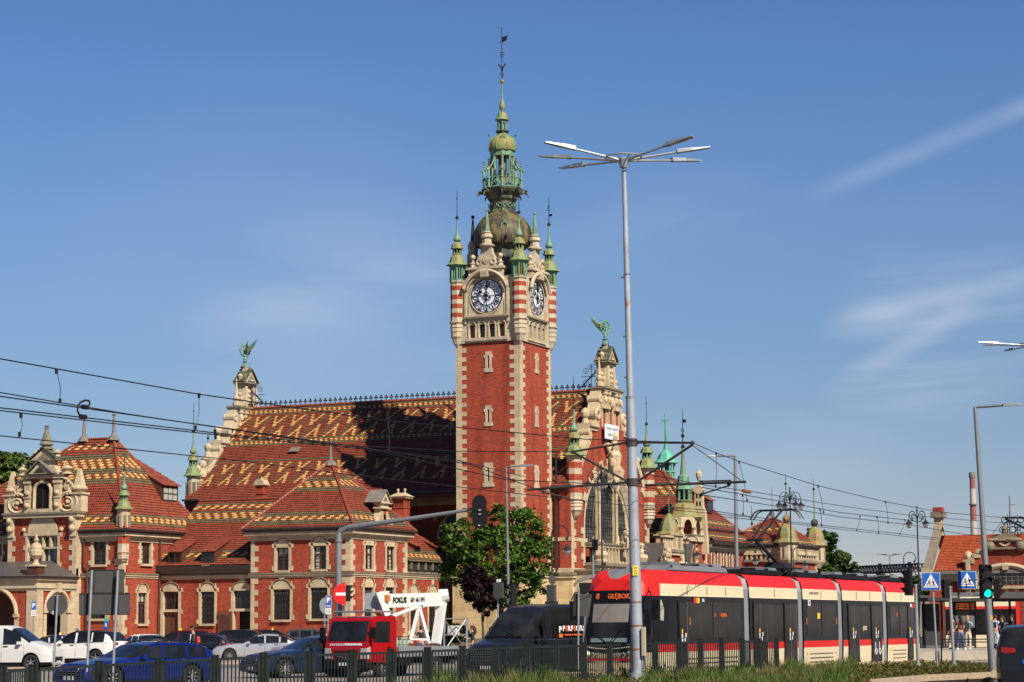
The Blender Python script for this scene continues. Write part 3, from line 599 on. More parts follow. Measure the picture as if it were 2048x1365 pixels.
# hall roof with its glazed pattern, counted in rows from the eave
ROWS=None
def hallpat(off):
    sl=math.hypot(HC-HY0+.5,RZ-EZ); n=int(math.ceil(sl/.226))
    V=[(0,0),(-1,1),(-1,2),(-2,3),(-2,4),(-3,5),(-3,6),(-3,7)]
    def zone(k,q,h):   # q = row counted down from the top of the zone, zone is 2h rows
        kk=k%15; up=q<h
        c='tile_red'
        if up:
            r=h-1-q; l=(4-(r*3)//7)%15; rr=(5+(r*6)//7)%15
            if kk in (l,(l+1)%15) or kk in (rr,(rr+1)%15): c='tile_yellow'
        else:
            r=q-h; l=(12-(r*6)//7)%15; rr=(12+(r*2)//7)%15
            if kk in (l,(l+1)%15) or kk in (rr,(rr+1)%15): c='tile_yellow'
        if c=='tile_red':
            t=(12-(q*1)//4)%15
            if kk in (t,(t+1)%15) and q<h+3: c='tile_olive'
            t=(6-(q//6))%15
            if q>=h and kk in (t,(t+1)%15): c='tile_olive'
        return c
    def f(k,j):
        q=n-1-j
        if q==0 : return 'tile_red'
        if q in (1,4): return 'tile_olive'
        if q in (2,3): return 'tile_yellow' if (k-(q==3))%4<2 else 'tile_red'
        if q in (5,): return 'tile_red'
        if 6<=q<21: return zone(k,q-6,7)
        if q in (21,24): return 'tile_olive'
        if q in (22,23): return 'tile_yellow' if (k-(q==23))%4<2 else 'tile_red'
        if q==34: return 'tile_olive'
        if 36<=q<49: return zone(k+3,q-36,6)
        return 'tile_red'
    return f
s=MB()
A=Vector((XL+.3,HY0-.6,EZ+.05)); B=Vector((XG-.5,HY0-.6,EZ+.05))
slope_tri(s,A,B,(XL+.3,HC,RZ),hallpat(0),.125,.226,(XG-.5,HC,RZ))
s.poly([(XL,HC,RZ),(XG,HC,RZ),(XG,HY1+.5,EZ),(XL,HY1+.5,EZ)],'tile_red')
ridge_tiles(s,(XL,HC,RZ+.05),(XG,HC,RZ+.05),.16,'tile_red',.4)
p=onY(587,897,HC-3.3); 
part(s,'roof',hall)
s=MB(); n=66
for i in range(n):
    x=XL+1.2+(XG-XL-3.0)*i/(n-1)
    s.cyl((x,HC,RZ+.1),(x,HC,RZ+.52),.035,.035,'iron',4); s.ball((x-.12,HC,RZ+.42),.085,'iron',6,1,4); s.ball((x+.12,HC,RZ+.42),.085,'iron',6,1,4); s.ball((x,HC,RZ+.58),.095,'iron',6,1,4); s.box(x-.14,x+.14,HC-.05,HC+.05,RZ+.14,RZ+.2,'iron')
s.box(XL+1,XG-1,HC-.04,HC+.04,RZ+.1,RZ+.15,'iron')
part(s,'ridge_cresting',hall)
s=MB(); q=Vector((-95.6,HY0-.6+ (16.9-EZ)/ ((RZ-EZ)/(HC-HY0+.6)),16.95)); s.hexa([q+Vector(a) for a in ((-.55,-.3,-.05),(.35,-.3,-.05),(.35,.3,.35),(-.55,.3,.35),(-.55,-.36,.03),(.35,-.36,.03),(.35,.24,.45),(-.55,.24,.45))],'lead')
part(s,'roof_hatch',hall)
# ---- gables
def gable(x0,x1,front,out_dir):
    """curved and stepped gable; outline is half widths against height"""
    s=MB(); O=[(8.8,0),(8.8,13.3),(8.2,13.4),(7.6,14.0),(6.6,15.3),(5.6,16.3),(4.9,17.0),(4.7,17.5),(4.6,18.2),(3.5,18.25),(3.5,18.6),(3.75,19.0),(3.85,19.4),(3.4,19.8),(3.0,20.3),(3.25,20.6),(3.2,21.0),(2.65,21.2),(2.7,21.5),(1.6,21.55),(1.55,22.0),(1.2,22.5),(1.15,23.4)]
    pts=[(HC+a,b) for a,b in O]+[(HC-a,b) for a,b in reversed(O)]
    fr=lambda t,z,o=0: Vector((x0 if o<0 else x1,t,z))
    return O
O=gable(0,0,1,1)
def gable_half(s,fr,x_th,m,base=0.0):
    pass
gf=MB(); frg=FX(XG)
# brick field of the front gable round the great arch
AC,AR,AZ=173.0,5.7,9.7
outl=[(8.9,13.2),(8.2,13.3),(7.6,14.0),(6.6,15.3),(5.7,16.3),(5.0,17.0),(4.75,17.6),(4.6,18.2)]
arch=arcpts(AC,AZ,AR,5.0,0,PI,24)
def otop(t):
    a_=abs(t-HC)
    for (a0,b0),(a1,b1) in zip(outl,outl[1:]):
        if a1<=a_<=a0: return b0+(b1-b0)*(a0-a_)/max(1e-6,a0-a1)
    return 18.2 if a_<4.6 else 13.2
def abot(t): return AZ+5.0*math.sqrt(max(0,1-((t-AC)/AR)**2)) if abs(t-AC)<AR-1e-6 else 0
TS=sorted({HC-8.9,HC+8.9,AC-AR,AC+AR,*[HC+sg*a for a,b in outl for sg in (-1,1)],*[AC+AR*math.cos(PI*i/24) for i in range(25)],*[HC-8.9+17.8*i/30 for i in range(31)]})
for t0,t1 in zip(TS,TS[1:]):
    if t1-t0<1e-4: continue
    ins=abs((t0+t1)/2-AC)<AR; b0,b1=(max(AZ,abot(t0)),max(AZ,abot(t1))) if ins else (0,0)
    gf.poly([frg(t0,b0),frg(t1,b1),frg(t1,otop(t1)),frg(t0,otop(t0))],'brick')
gf.poly([frg(HC-3.2,18.2),frg(HC+3.2,18.2),frg(HC+2.5,19.9),frg(HC-2.5,19.9)],'brick')
# the back and edge of the gable wall
edge=[(HC+a,b) for a,b in outl]+[(HC+3.3,18.25),(HC+3.2,18.9),(HC+2.8,19.6),(HC+2.3,20.2),(HC+2.3,20.9),(HC+1.95,21.3),(HC+1.2,21.55)]
el=[(2*HC-a,b) for a,b in edge][::-1]; E2=edge+el
for (a,b),(c,d) in zip(E2,E2[1:]): gf.poly([frg(a,b,0),frg(a,b,-.95),frg(c,d,-.95),frg(c,d,0)],'stone')
gf.poly([frg(HC-8.9,0,-.95),frg(HC-8.9,13.2,-.95)]+[frg(a,b,-.95) for a,b in el[::-1]][::-1][::-1]+[frg(a,b,-.95) for a,b in edge[::-1]]+[frg(HC+8.9,0,-.95)],'brick')
gf.poly([frg(HC-8.9,0,0),frg(HC-8.9,13.2,0),frg(HC-8.9,13.2,-.95),frg(HC-8.9,0,-.95)],'brick')
part(gf,'gable_wall',hall)
def gable_trim(fr,x_in,front):
    s=MB(); st='stone' if front else 'stone_pale'
    fb=lambda a,b,c,d,o0,o1,m=st: fbox(s,fr,a,b,c,d,o0,o1,m)
    # volutes and copings on both flanks
    for sg in (-1,1):
        P=lambda a,b,o=0: fr(HC+sg*a,b,o)
        def strip(pts,o0,o1,w):
            for (a,b),(c,d) in zip(pts,pts[1:]):
                L_=math.hypot(c-a,d-b); nx,nz=-(d-b)/L_*w,(c-a)/L_*w
                s.hexa([P(a,b,o0),P(c,d,o0),P(c+nx,d+nz,o0),P(a+nx,b+nz,o0),P(a,b,o1),P(c,d,o1),P(c+nx,d+nz,o1),P(a+nx,b+nz,o1)],st)
        strip([(8.6,13.4),(7.6,14.2),(6.6,15.45),(5.7,16.45),(5.05,17.1),(4.8,17.6)],-1.0,.14,.55)
        strip([(8.0,13.2),(7.3,13.7)],-.3,.1,.5)
        a,b=sorted((HC+sg*3.1,HC+sg*4.9)); fb(a,b,18.05,18.3,-1.0,.3); fb(a,b,17.75,18.05,-.9,.12)
        for zc,rr,ac in ((19.2,.6,3.0),(20.5,.4,2.35),(17.55,.35,4.75)):
            for o in (-.95,.06): s.ring(P(ac,zc,o),fr(1,0,0)-fr(0,0,0),Vector((0,0,1)),rr*.62,rr*.3,st,14,6)
            s.cyl(P(ac,zc,-.95),P(ac,zc,.1),rr*.85,rr*.85,st,14)
        s.hexa([P(1.8,18.3,-.9),P(3.5,18.3,-.9),P(3.5,18.3,.05),P(2.6,18.3,.05),P(1.8,21.3,-.9),P(2.1,21.3,-.9),P(2.1,21.3,.05),P(1.8,21.3,.05)],st)
        q=P(4.55,18.3,-.4); s.lathe(q.x,q.y,[(.32,q.z),(.26,q.z+.3),(.2,q.z+.4),(.36,q.z+.62),(.4,q.z+.9),(.26,q.z+1.15),(.08,q.z+1.3)],st,8)
        q=P(7.0,14.9,-.4); s.lathe(q.x,q.y,[(.42,q.z),(.42,q.z+.35),(.3,q.z+.45),(.22,q.z+.75),(.36,q.z+1.0),(.36,q.z+1.25),(.1,q.z+1.5)],st,8)
        # obelisks of the upper stage
        q=P(1.7,21.65,-.25); s.lathe(q.x,q.y,[(.34,q.z),(.34,q.z+.3),(.16,q.z+.37),(.3,q.z+.6),(.28,q.z+.8),(.15,q.z+.9),(.17,q.z+1.0),(.05,q.z+2.2),(.08,q.z+2.3),(.02,q.z+2.45)],st,8)
        a,b=sorted((HC+sg*.85,HC+sg*1.35)); fb(a,b,21.65,22.1,-.6,-.05); s.cyl(P(1.1,22.3,-.6),P(1.1,22.3,-.0),.24,.24,st,10); s.ball(P(1.05,22.75,-.3),.2,st,8)
        for t in (.62,): fb(*sorted((HC+sg*(t-.16),HC+sg*(t+.22))),21.7,23.6,0,.2)
        for t in (.8,1.65): 
            a,b=sorted((HC+sg*(t-.2),HC+sg*(t+.2))); fb(a,b,19.95,21.1,0,.28); fb(a-.08,b+.08,20.95,21.2,0,.36); s.ball(fr(HC+sg*t,20.5,.3),.2,st,8,1.5)
        a,b=sorted((HC+sg*.55,HC+sg*2.0)); fb(a,b,19.75,19.95,-.5,.32)
        for t in (.95,1.9,2.9): fb(*sorted((HC+sg*(t-.1),HC+sg*(t+.1))),18.2,19.75,0,.1)
        for t,z0_,z1_ in ((.5,18.3,20.9),): fb(*sorted((HC+sg*(t-.1),HC+sg*(t+.1))),z0_-.5,z1_,0,.14)
    fb(HC-1.9,HC+1.9,19.9,21.25,-.9,.06); fb(HC-2.1,HC+2.1,21.25,21.42,-.95,.4); fb(HC-2.25,HC+2.25,21.42,21.58,-1.0,.52,'stone_grey')
    fb(HC-.92,HC+.92,21.6,23.7,-.8,0); fb(HC-.6,HC+.6,21.9,23.3,0,.09)
    for k in range(9): s.ball(fr(HC+(k%3-1)*.33,22.2+.42*(k//3),.1),.15,st,6,1.2,4)
    fb(HC-1.02,HC+1.02,23.5,23.72,-.85,.2); fb(HC-1.2,HC+1.2,23.72,23.85,-.95,.42,'stone_grey')
    fprism(s,fr,[(HC-1.0,23.85),(HC+1.0,23.85),(HC,24.95)],-.8,.25,st)
    for sg in (-1,1):
        s.hexa([fr(HC+sg*1.2,23.82,.4),fr(HC+sg*1.2,23.82,-.9),fr(HC,25.05,-.9),fr(HC,25.05,.4),fr(HC+sg*1.25,23.92,.4),fr(HC+sg*1.25,23.92,-.9),fr(HC,25.17,-.9),fr(HC,25.17,.4)],'copper_dark')
        q=fr(HC+sg*.95,24.15,-.3); s.ball((q.x,q.y,q.z+.25),.24,st,8); s.cyl((q.x,q.y,q.z-.3),(q.x,q.y,q.z+.1),.12,.2,st,6); 
    fb(HC-.26,HC+.26,24.9,25.35,-.55,-.1,st)
    for sg in (-.7,.7):
        q=fr(HC+sg,24.6,-.3); s.cyl(q,q+Vector((0,0,1.1)),.03,.02,'iron',4); s.ball(q+Vector((0,0,.6)),.13,'iron',6)
    fprism(s,fr,[(HC-.62,23.95),(HC+.62,23.95),(HC,24.6)],.25,.3,'stone_grey'); fb(HC-.25,HC+.25,23.98,24.12,.3,.36)
    s.ball(fr(HC,20.35,.2),.3,st,8,1.6)
    part(s,'gable_ornament' ,hall)
gable_trim(FX(XG),0,1)
fl=lambda t,z,o=0: Vector((XL+.9+o,t,z))
# rear gable: same outline seen from behind
s=MB(); E2=edge+el
for (a,b),(c,d) in zip(E2,E2[1:]): s.poly([fl(a,b,0),fl(a,b,-.95),fl(c,d,-.95),fl(c,d,0)],'stone_pale')
s.poly([fl(HC-8.9,0,0),fl(HC+8.9,0,0)]+[fl(a,b,0) for a,b in E2],'stone_pale'); s.poly([fl(HC+8.9,0,-.95),fl(HC-8.9,0,-.95)]+[fl(a,b,-.95) for a,b in E2[::-1]],'brick')
s.poly([fl(HC-8.9,0,0),fl(HC-8.9,13.2,0),fl(HC-8.9,13.2,-.95),fl(HC-8.9,0,-.95)],'brick')
part(s,'rear_gable_wall',hall)
gable_trim(fl,0,0)
# flank finials of the rear gable
s=MB()
for px,py in ((386,848),(290,1010)):
    p=onY(px,py,HC-(6.2 if px==386 else 8.0))
s.build
for t,z in ((6.0,16.6),(7.7,14.6)):
    x,y=XL+.4,HC-t
    s.lathe(x,y,[(.2,z-.8),(.62,z-.05),(.62,z),(.35,z+.12),(.26,z+.5),(.2,z+.6),(.36,z+.95),(.3,z+1.2),(.1,z+1.35)],'stone_pale',8); s.cyl((x,y,z+1.3),(x,y,z+2.3),.03,.02,'iron',4); s.ball((x,y,z+1.8),.13,'iron',6); s.ring((x,y,z+1.95),Vector((1,0,0)),Vector((0,0,1)),.13,.02,'iron',8,4)
part(s,'gable_urn',hall)
# ---- great arched window
s=MB(); fr=frg
gl=arcpts(AC,AZ,AR-.75,4.2,0,PI,24)
s.poly([fr(AC-AR+.75,8.6,-.5),fr(AC+AR-.75,8.6,-.5)]+[fr(a,b,-.5) for a,b in gl],'hall_glass')
o=part(s,'great_window',hall)
s=MB()
# splayed stone arch
for i in range(24):
    q0,q1=PI*i/24,PI*(i+1)/24
    A0=fr(AC+AR*math.cos(q0),AZ+5.0*math.sin(q0),.08);A1=fr(AC+AR*math.cos(q1),AZ+5.0*math.sin(q1),.08)
    B0=fr(AC+(AR-.75)*math.cos(q0),AZ+4.2*math.sin(q0),-.5);B1=fr(AC+(AR-.75)*math.cos(q1),AZ+4.2*math.sin(q1),-.5)
    C0=fr(AC+(AR+.3)*math.cos(q0),AZ+5.35*math.sin(q0),.08);C1=fr(AC+(AR+.3)*math.cos(q1),AZ+5.35*math.sin(q1),.08)
    s.poly([A0,B0,B1,A1],'stone'); s.poly([A0,A1,C1,C0],'stone')
    if i%2==0 and 2<i<22: # toothed voussoirs
        D0=fr(AC+(AR+.95)*math.cos(q0),AZ+5.95*math.sin(q0),.085);D1=fr(AC+(AR+.95)*math.cos(q1),AZ+5.95*math.sin(q1),.085); s.poly([C0+Vector((.005,0,0)),C1+Vector((.005,0,0)),D1,D0],'stone')
for r_ in (.25,.5): s.tube([fr(AC+(AR-r_)*math.cos(PI*i/24),AZ+(5.0-r_*1.05)*math.sin(PI*i/24),-.1-r_*.5) for i in range(25)],.07,'stone_grey',5)
for sg in (-1,1):
    a=AC+sg*AR; s.hexa([fr(a,6.6,.08),fr(a-sg*.75,6.6,-.5),fr(a-sg*.75,6.6,-.7),fr(a+sg*.3,6.6,-.1),fr(a,AZ,.08),fr(a-sg*.75,AZ,-.5),fr(a-sg*.75,AZ,-.7),fr(a+sg*.3,AZ,-.1)],'stone')
    quoins(s,fr,a,sg,6.6,AZ,'stone',.5,.3,.75,.085)
    s.cyl(fr(AC+sg*1.9,8.4,-.15),fr(AC+sg*1.9,13.0,-.15),.14,.12,'stone',8); fbox(s,fr,AC+sg*1.9-.18,AC+sg*1.9+.18,8.4,13.9,-.5,-.32,'stone')
    s.lathe(*fr(AC+sg*1.9,0,-.1).xy,[(.2,8.2),(.3,8.5),(.2,8.9),(.14,9.3)],'stone',8); s.lathe(*fr(AC+sg*1.9,0,-.1).xy,[(.12,12.9),(.22,13.1),(.24,13.6),(.1,13.9)],'stone',8)
for z in (9.9,11.2,12.4): 
    w_=(AR-.75)*math.sqrt(max(0,1-((z-AZ)/4.2)**2)) if z>AZ else AR-.75
    fbox(s,fr,AC-w_,AC+w_,z-.04,z+.04,-.5,-.44,'grille')
for i in range(1,21):
    t=AC-AR+.75+(2*AR-1.5)*i/21; h=AZ+4.2*math.sqrt(max(0,1-((t-AC)/(AR-.75))**2)); fbox(s,fr,t-.02,t+.02,8.6,h,-.5,-.46,'grille')
for z in [9.0+.33*i for i in range(15)]:
    w_=(AR-.75)*math.sqrt(max(0,1-((max(z,AZ)-AZ)/4.2)**2)); fbox(s,fr,AC-w_,AC+w_,z-.012,z+.012,-.5,-.47,'grille')
s.tube([fr(a,b,-.42) for a,b in arcpts(AC,AZ,2.9,4.0,0,PI,18)],.06,'grille',4)
part(s,'arch_surround',hall,under=o)
# coat of arms and figure over the arch
s=MB()
fbox(s,fr,AC-.4,AC+.4,13.6,16.6,0,.35,'stone'); fbox(s,fr,AC-1.3,AC+1.3,16.6,16.9,0,.35,'stone')
q=fr(AC,15.2,.5); s.lathe(q.x,q.y,[(.2,13.2),(.45,13.6),(.4,14.2),(.55,14.7),(.62,15.3),(.75,15.9),(.5,16.3),(.62,16.6)],'stone',9,0,.8,1)
for sg in (-1,1): s.ring(fr(AC+sg*.65,16.3,.4),fr(1,0,0)-fr(0,0,0),Vector((0,0,1)),.28,.12,'stone',10,5); s.ball(fr(AC+sg*.5,15.3,.5),.3,'stone',7,1.6); s.tube([fr(AC+sg*.9,16.9,.3),fr(AC+sg*1.1,16.5,.3),fr(AC+sg*.8,16.1,.35)],.12,'stone',5)
s.lathe(q.x,q.y,[(.3,16.9),(.24,17.2),(.34,17.5),(.2,17.8),(.03,17.9)],'stone',8)
s.ball(fr(AC,13.9,.5),.42,'stone',8,1.2); s.ball(fr(AC,14.8,.7),.35,'stone',8,1.2)
part(s,'carved_crest',hall)
# balcony below the great window
s=MB()
fbox(s,fr,AC-5.7,AC+5.7,8.15,8.4,0,1.0,'stone'); fbox(s,fr,AC-5.8,AC+5.8,8.35,8.5,0,1.12,'stone_grey')
n=13
for i in range(n+1):
    t=AC-4.9+9.8*i/n; fbox(s,fr,t-.1,t+.1,6.9,8.15,.7,.95,'stone'); fbox(s,fr,t-.16,t+.16,6.9,7.1,.66,1.0,'stone')
    if i<n: s.ring(fr(t+9.8/n/2,7.85,.85),fr(1,0,0)-fr(0,0,0),Vector((0,0,1)),9.8/n/2-.04,.07,'stone',8,5,0,PI)
fbox(s,fr,AC-4.9,AC+4.9,6.9,8.1,.1,.2,'glass')
fbox(s,fr,AC-5.9,AC+5.9,6.65,6.9,0,1.2,'stone_grey'); fbox(s,fr,AC-5.7,AC+5.7,5.2,6.65,0,.9,'stone')
for i in range(7): q=fr(AC-4.5+1.5*i,6.0,.95); s.cyl(fr(AC-4.5+1.5*i,6.0,.9),fr(AC-4.5+1.5*i,6.0,1.05),.36,.36,'stone_pale',12); s.ring(fr(AC-4.5+1.5*i,6.0,1.0),fr(1,0,0)-fr(0,0,0),Vector((0,0,1)),.42,.07,'stone',12,5)
for t in (AC-4.6,AC+4.6): q=fr(t,0,1.0); s.lathe(q.x,q.y,[(.55,6.9),(.6,7.05),(.45,7.15),(.62,7.5),(.55,7.75),(.2,7.85),(.25,7.95),(.18,8.4),(.25,8.6),(.05,8.8)],'stone',10)
part(s,'balcony',hall)
def lion(root,base,h,facing,name='stone_lion'):
    """seated lion holding a shield, carved in stone"""
    s=MB(); f=Vector((facing.x,facing.y,0)).normalized(); e=Vector((-f.y,f.x,0)); up=Vector((0,0,1)); b=Vector(base); k=h
    P=lambda a,c,z: b+f*(a*k)+e*(c*k)+up*(z*k)
    s.tube([P(-.22,0,.05),P(-.2,0,.22),P(-.1,0,.42),P(.0,0,.6),P(.06,0,.72)],[.2*k,.22*k,.2*k,.17*k,.12*k],'stone',9)
    s.ball(P(.06,0,.74),.2*k,'stone',9,1.0); s.ball(P(.13,0,.86),.13*k,'stone',9); s.tube([P(.15,0,.86),P(.27,0,.82)],[.09*k,.06*k],'stone',7)
    for q in (-1,1):
        s.tube([P(.05,.1*q,.6),P(.16,.12*q,.35),P(.18,.12*q,.05),P(.26,.12*q,.03)],[.09*k,.07*k,.06*k,.05*k],'stone',6)
        s.tube([P(-.15,.14*q,.28),P(.08,.17*q,.22),P(-.02,.16*q,.03),P(.12,.16*q,.03)],[.12*k,.1*k,.06*k,.05*k],'stone',6)
        s.ball(P(.1,.08*q,.97),.04*k,'stone',5)
        for i in range(4): s.ball(P(.02-.05*i,.13*q,.8-.09*i),.08*k,'stone',6,1,4)
    s.tube([P(-.3,0,.05),P(-.42,.05,.15),P(-.38,.05,.35),P(-.44,.05,.45)],.035*k,'stone',5)
    s.hexa([P(.2,-.17,.1),P(.24,-.17,.1),P(.24,.17,.1),P(.2,.17,.1),P(.22,-.2,.55),P(.26,-.2,.55),P(.26,.2,.55),P(.22,.2,.55)],'stone')
    s.box(b.x-.3*k,b.x+.3*k,b.y-.3*k,b.y+.3*k,b.z-.02,b.z+.05,'stone')
    return part(s,name,root)
# ---- flank turrets of the gable, quoins
for yy in (HC-8.25,HC+8.35):
    turret(XG+.12,yy,hall,10.35,15.35,.62,bandn=3,corb=1.55,lant=False,sc=1.0,tip=2.6)
turret(XL+.35,HC-8.3,hall,11.6,14.9,.52,bandn=0,corb=1.2,lant=False,al='stone_pale',tip=2.6)
s=MB()
for i in range(8): a=2*PI*i/8; s.box(XL+.35+.52*math.cos(a)-.1,XL+.35+.52*math.cos(a)+.1,HC-8.3+.52*math.sin(a)-.1,HC-8.3+.52*math.sin(a)+.1,13.2,14.4,'stone_grey')
part(s,'turret_niche',hall)
s=MB()
for yy,sg in ((HC-8.8,1),(HC+8.9,-1)):
    quoins(s,FX(XG),yy,sg,6.35,13.2,'stone',.52,.55,1.0,.04); fbox(s,FX(XG),min(yy,yy+sg*3.4),max(yy,yy+sg*3.4),8.55,8.85,0,.035,'stone')
quoins(s,FY(HY0),XG,-1,6.35,13.2,'stone',.52,.45,.8,.04,1)
s.box(XG-1.9,XG+.14,HY0-.14,HY0,8.55,8.85,'stone')
s.box(XG-2,XG+.35,HY0-.35,HY1+.35,5.82,6.05,'stone_grey'); s.box(XG-2,XG+.28,HY0-.28,HY1+.28,5.6,5.82,'stone'); s.box(XG-2,XG+.12,HY0-.12,HY1+.1,6.05,6.4,'stone'); s.box(XG-2,XG+.15,HY0-.15,HY1+.15,0,5.6,'stone_wall')
part(s,'quoins',hall)
s=MB(); s.tube([(XT+.45,HY0-.2,15.5),(XT+.45,HY0-.2,6.2)],.08,'iron',6); part(s,'downpipe',hall)
# name plate
s=MB(); p=onX(1224,865,XG+.45); fbox(s,frg,p.y-1.5,p.y+1.5,p.z-.62,p.z+.62,.38,.46,'clock_white'); fbox(s,frg,p.y-.6,p.y-.5,p.z-.4,p.z+.4,0,.38,'iron'); fbox(s,frg,p.y+.5,p.y+.6,p.z-.4,p.z+.4,0,.38,'iron')
text_mesh(s,'DWORZEC KOLEJOWY',.30,'stone_grey',frg,p.y,p.z+.25,.47,sx=.82); text_mesh(s,'GDAŃSK GŁÓWNY',.30,'stone_grey',frg,p.y,p.z-.25,.47,sx=.82)
tag(s.build('name_plate'),'white name plate with two lines of small lettering high on the front gable','name plate')
# winged wheels
def winged(cx,cy,z,label,mir,mat='copper_green'):
    t=thing('winged_wheel',label,'statue',(cx,cy,z)); s=MB(); U=Vector((0,1,0)); V=Vector((0,0,1)); c=Vector((cx,cy,z))
    s.lathe(cx,cy,[(.45,z),(.2,z+.12),(.16,z+.5),(.3,z+.58),(.14,z+.66),(.18,z+.9),(.1,z+1.1)],mat,8); part(s,'pedestal',t)
    s=MB(); w_=c+V*1.75; W=Vector((mir*.0,1,0)); A_=Vector((.35*1,.94,0)); 
    s.ring(w_,A_,V,.62,.09,mat,22,6); s.ring(w_,A_,V,.2,.06,mat,12,5)
    for i in range(6): a=PI*i/3; d=A_*math.cos(a)+V*math.sin(a); s.cyl(w_+d*.1,w_+d*.62,.045,.045,mat,5); s.ball(w_+d*.76,.07,mat,6)
    part(s,'wheel',t,True)
    for sg,sw,nm in ((-1,1.0,'wing'),(1,.8,'wing')):
        s=MB(); n_=Vector((A_.y,-A_.x,0)); b=w_+n_*.1*sg
        d0=(Vector((-.95,-.15,0)) if sg==-1 else Vector((-.75,.9,0)))*mir
        for i in range(9):
            L_=(1.75-.13*i)*sw; r=b+A_*.0+V*(.1-.06*i)
            dirv=(d0*(1.0)+V*(.62-.07*i)).normalized(); e=b+dirv*L_+V*(.25*(1-i/9))
            m_=(r+e)/2+V*(-.12)
            s.tube([r,m_,e],[.05,.11,.02],mat if (sg==-1)==(mir>0) or 1 else 'copper_dark',4)
        part(s,nm,t,True)
    for ch in t.children: ch.scale=(.86,.86,.86)
    return t
winged(XG-.35,HC,25.3,'green copper winged wheel on top of the front gable beside the lamp mast',1)
winged(XL+.5,HC,25.3,'dark green winged wheel on top of the far left gable of the hall',-1)
# wrought-iron braces behind the gables
def brace(x,sg,label):
    s=MB(); U=Vector((sg,0,0)); V=Vector((0,0,1)); c=Vector((x,HC,RZ+.1))
    s.cyl(c+U*0,c+U*-2.3+V*2.3 if 0 else c+U*2.1*-1+V*2.0,.045,.035,'iron',5)
    q=c+U*-1.25+V*1.15; s.cyl(q+U*-.75+V*-.55*-1,q+U*.8+V*-.7,.035,.035,'iron',4); s.cyl(q+U*-.9,q+U*.9,.03,.03,'iron',4); s.cyl(q+V*-.9,q+V*1.0,.03,.03,'iron',4)
    for a,b in ((-.5,.5),(.5,.5),(-.6,-.35),(.5,-.5),(0,.85),(-.95,.1)):
        s.ring(q+U*a+V*b,U,V,.24,.022,'iron',12,4); s.ring(q+U*a+V*b,U,V,.1,.02,'iron',8,4)
    return part(s,'iron_brace',hall)
brace(XG-2.9,-1,''); brace(XL+2.9,1,'')
# ================================================================ left and middle wings
def hip_roof(root,x0,x1,y0,y1,ze,ra,rb,pat,tw=.2,name='roof',sides='yx',pats=None,rh=.226):
    """ra, rb = ridge ends (may be one point)"""
    s=MB(); ra=Vector(ra); rb=Vector(rb); c=[Vector((x0,y0,ze)),Vector((x1,y0,ze)),Vector((x1,y1,ze)),Vector((x0,y1,ze))]
    slope_tri(s,c[0],c[1],ra,pat,tw,rh,rb); slope_tri(s,c[1],c[2],rb,(pats or pat),tw,rh)
    s.poly([c[2],c[3],ra,rb],'tile_red'); s.poly([c[3],c[0],ra],'tile_red')
    for a,b in ((c[0],ra),(c[1],rb),(c[2],rb),(c[3],ra)): ridge_tiles(s,a+Vector((0,0,.06)),b+Vector((0,0,.06)),.12)
    if (ra-rb).length>.2: ridge_tiles(s,ra+Vector((0,0,.05)),rb+Vector((0,0,.05)),.12)
    s.box(x0+.02,x1-.02,y0+.02,y1-.02,ze-.1,ze-.04,'gutter')
    return part(s,name,root)
def eaves(root,x0,x1,y0,y1,z,name='cornice'):
    """stone cornice on the walls x0..x1, y0..y1, dark gutter on top"""
    s=MB()
    for o,a,b,m in ((.08,z-.7,z-.45,'stone'),(.22,z-.45,z-.3,'stone'),(.42,z-.3,z-.12,'stone'),(.5,z-.12,z-.04,'stone_grey')): s.box(x0-o,x1+o,y0-o,y1+o,a,b,m)
    for a,b in (((x0-.5,y0-.52),(x1+.55,y0-.52)),((x1+.55,y0-.5),(x1+.55,y1+.5))): 
        s.tube([(a[0],a[1],z+.12),(b[0],b[1],z+.12)],.13,'gutter',6)
    s.box(x0-.4,x1+.42,y0-.4,y1+.42,z-.04,z+.1,'gutter')
    n=int((x1-x0)/1.4)
    for i in range(n+1):
        x=x0+(x1-x0)*i/max(1,n); s.tube([(x,y0-.45,z+.12),(x,y0-.2,z+.42),(x,y0-.25,z+.5)],.03,'gutter',4)
    n=int((y1-y0)/1.4)
    for i in range(n+1):
        y=y0+(y1-y0)*i/max(1,n); s.tube([(x1+.45,y,z+.12),(x1+.2,y,z+.42),(x1+.25,y,z+.5)],.03,'gutter',4)
    return part(s,name,root)
def string(s,x0,x1,y0,y1,z,faces='yx'):
    for o,a,b,m in ((.06,z-.34,z-.2,'stone'),(.14,z-.2,z-.07,'stone'),(.2,z-.07,z+.02,'stone_grey')):
        if 'y' in faces: fbox(s,FY(y0),x0,x1+(o if 'x' in faces else 0),a,b,-.1,o,m)
        if 'x' in faces: fbox(s,FX(x1),y0,y1,a,b,-.1,o,m)
def fcoord(fr,kind,px,py): 
    p=onY(px,py,fr) if kind=='y' else onX(px,py,fr); return (p.x if kind=='y' else p.y),p.z
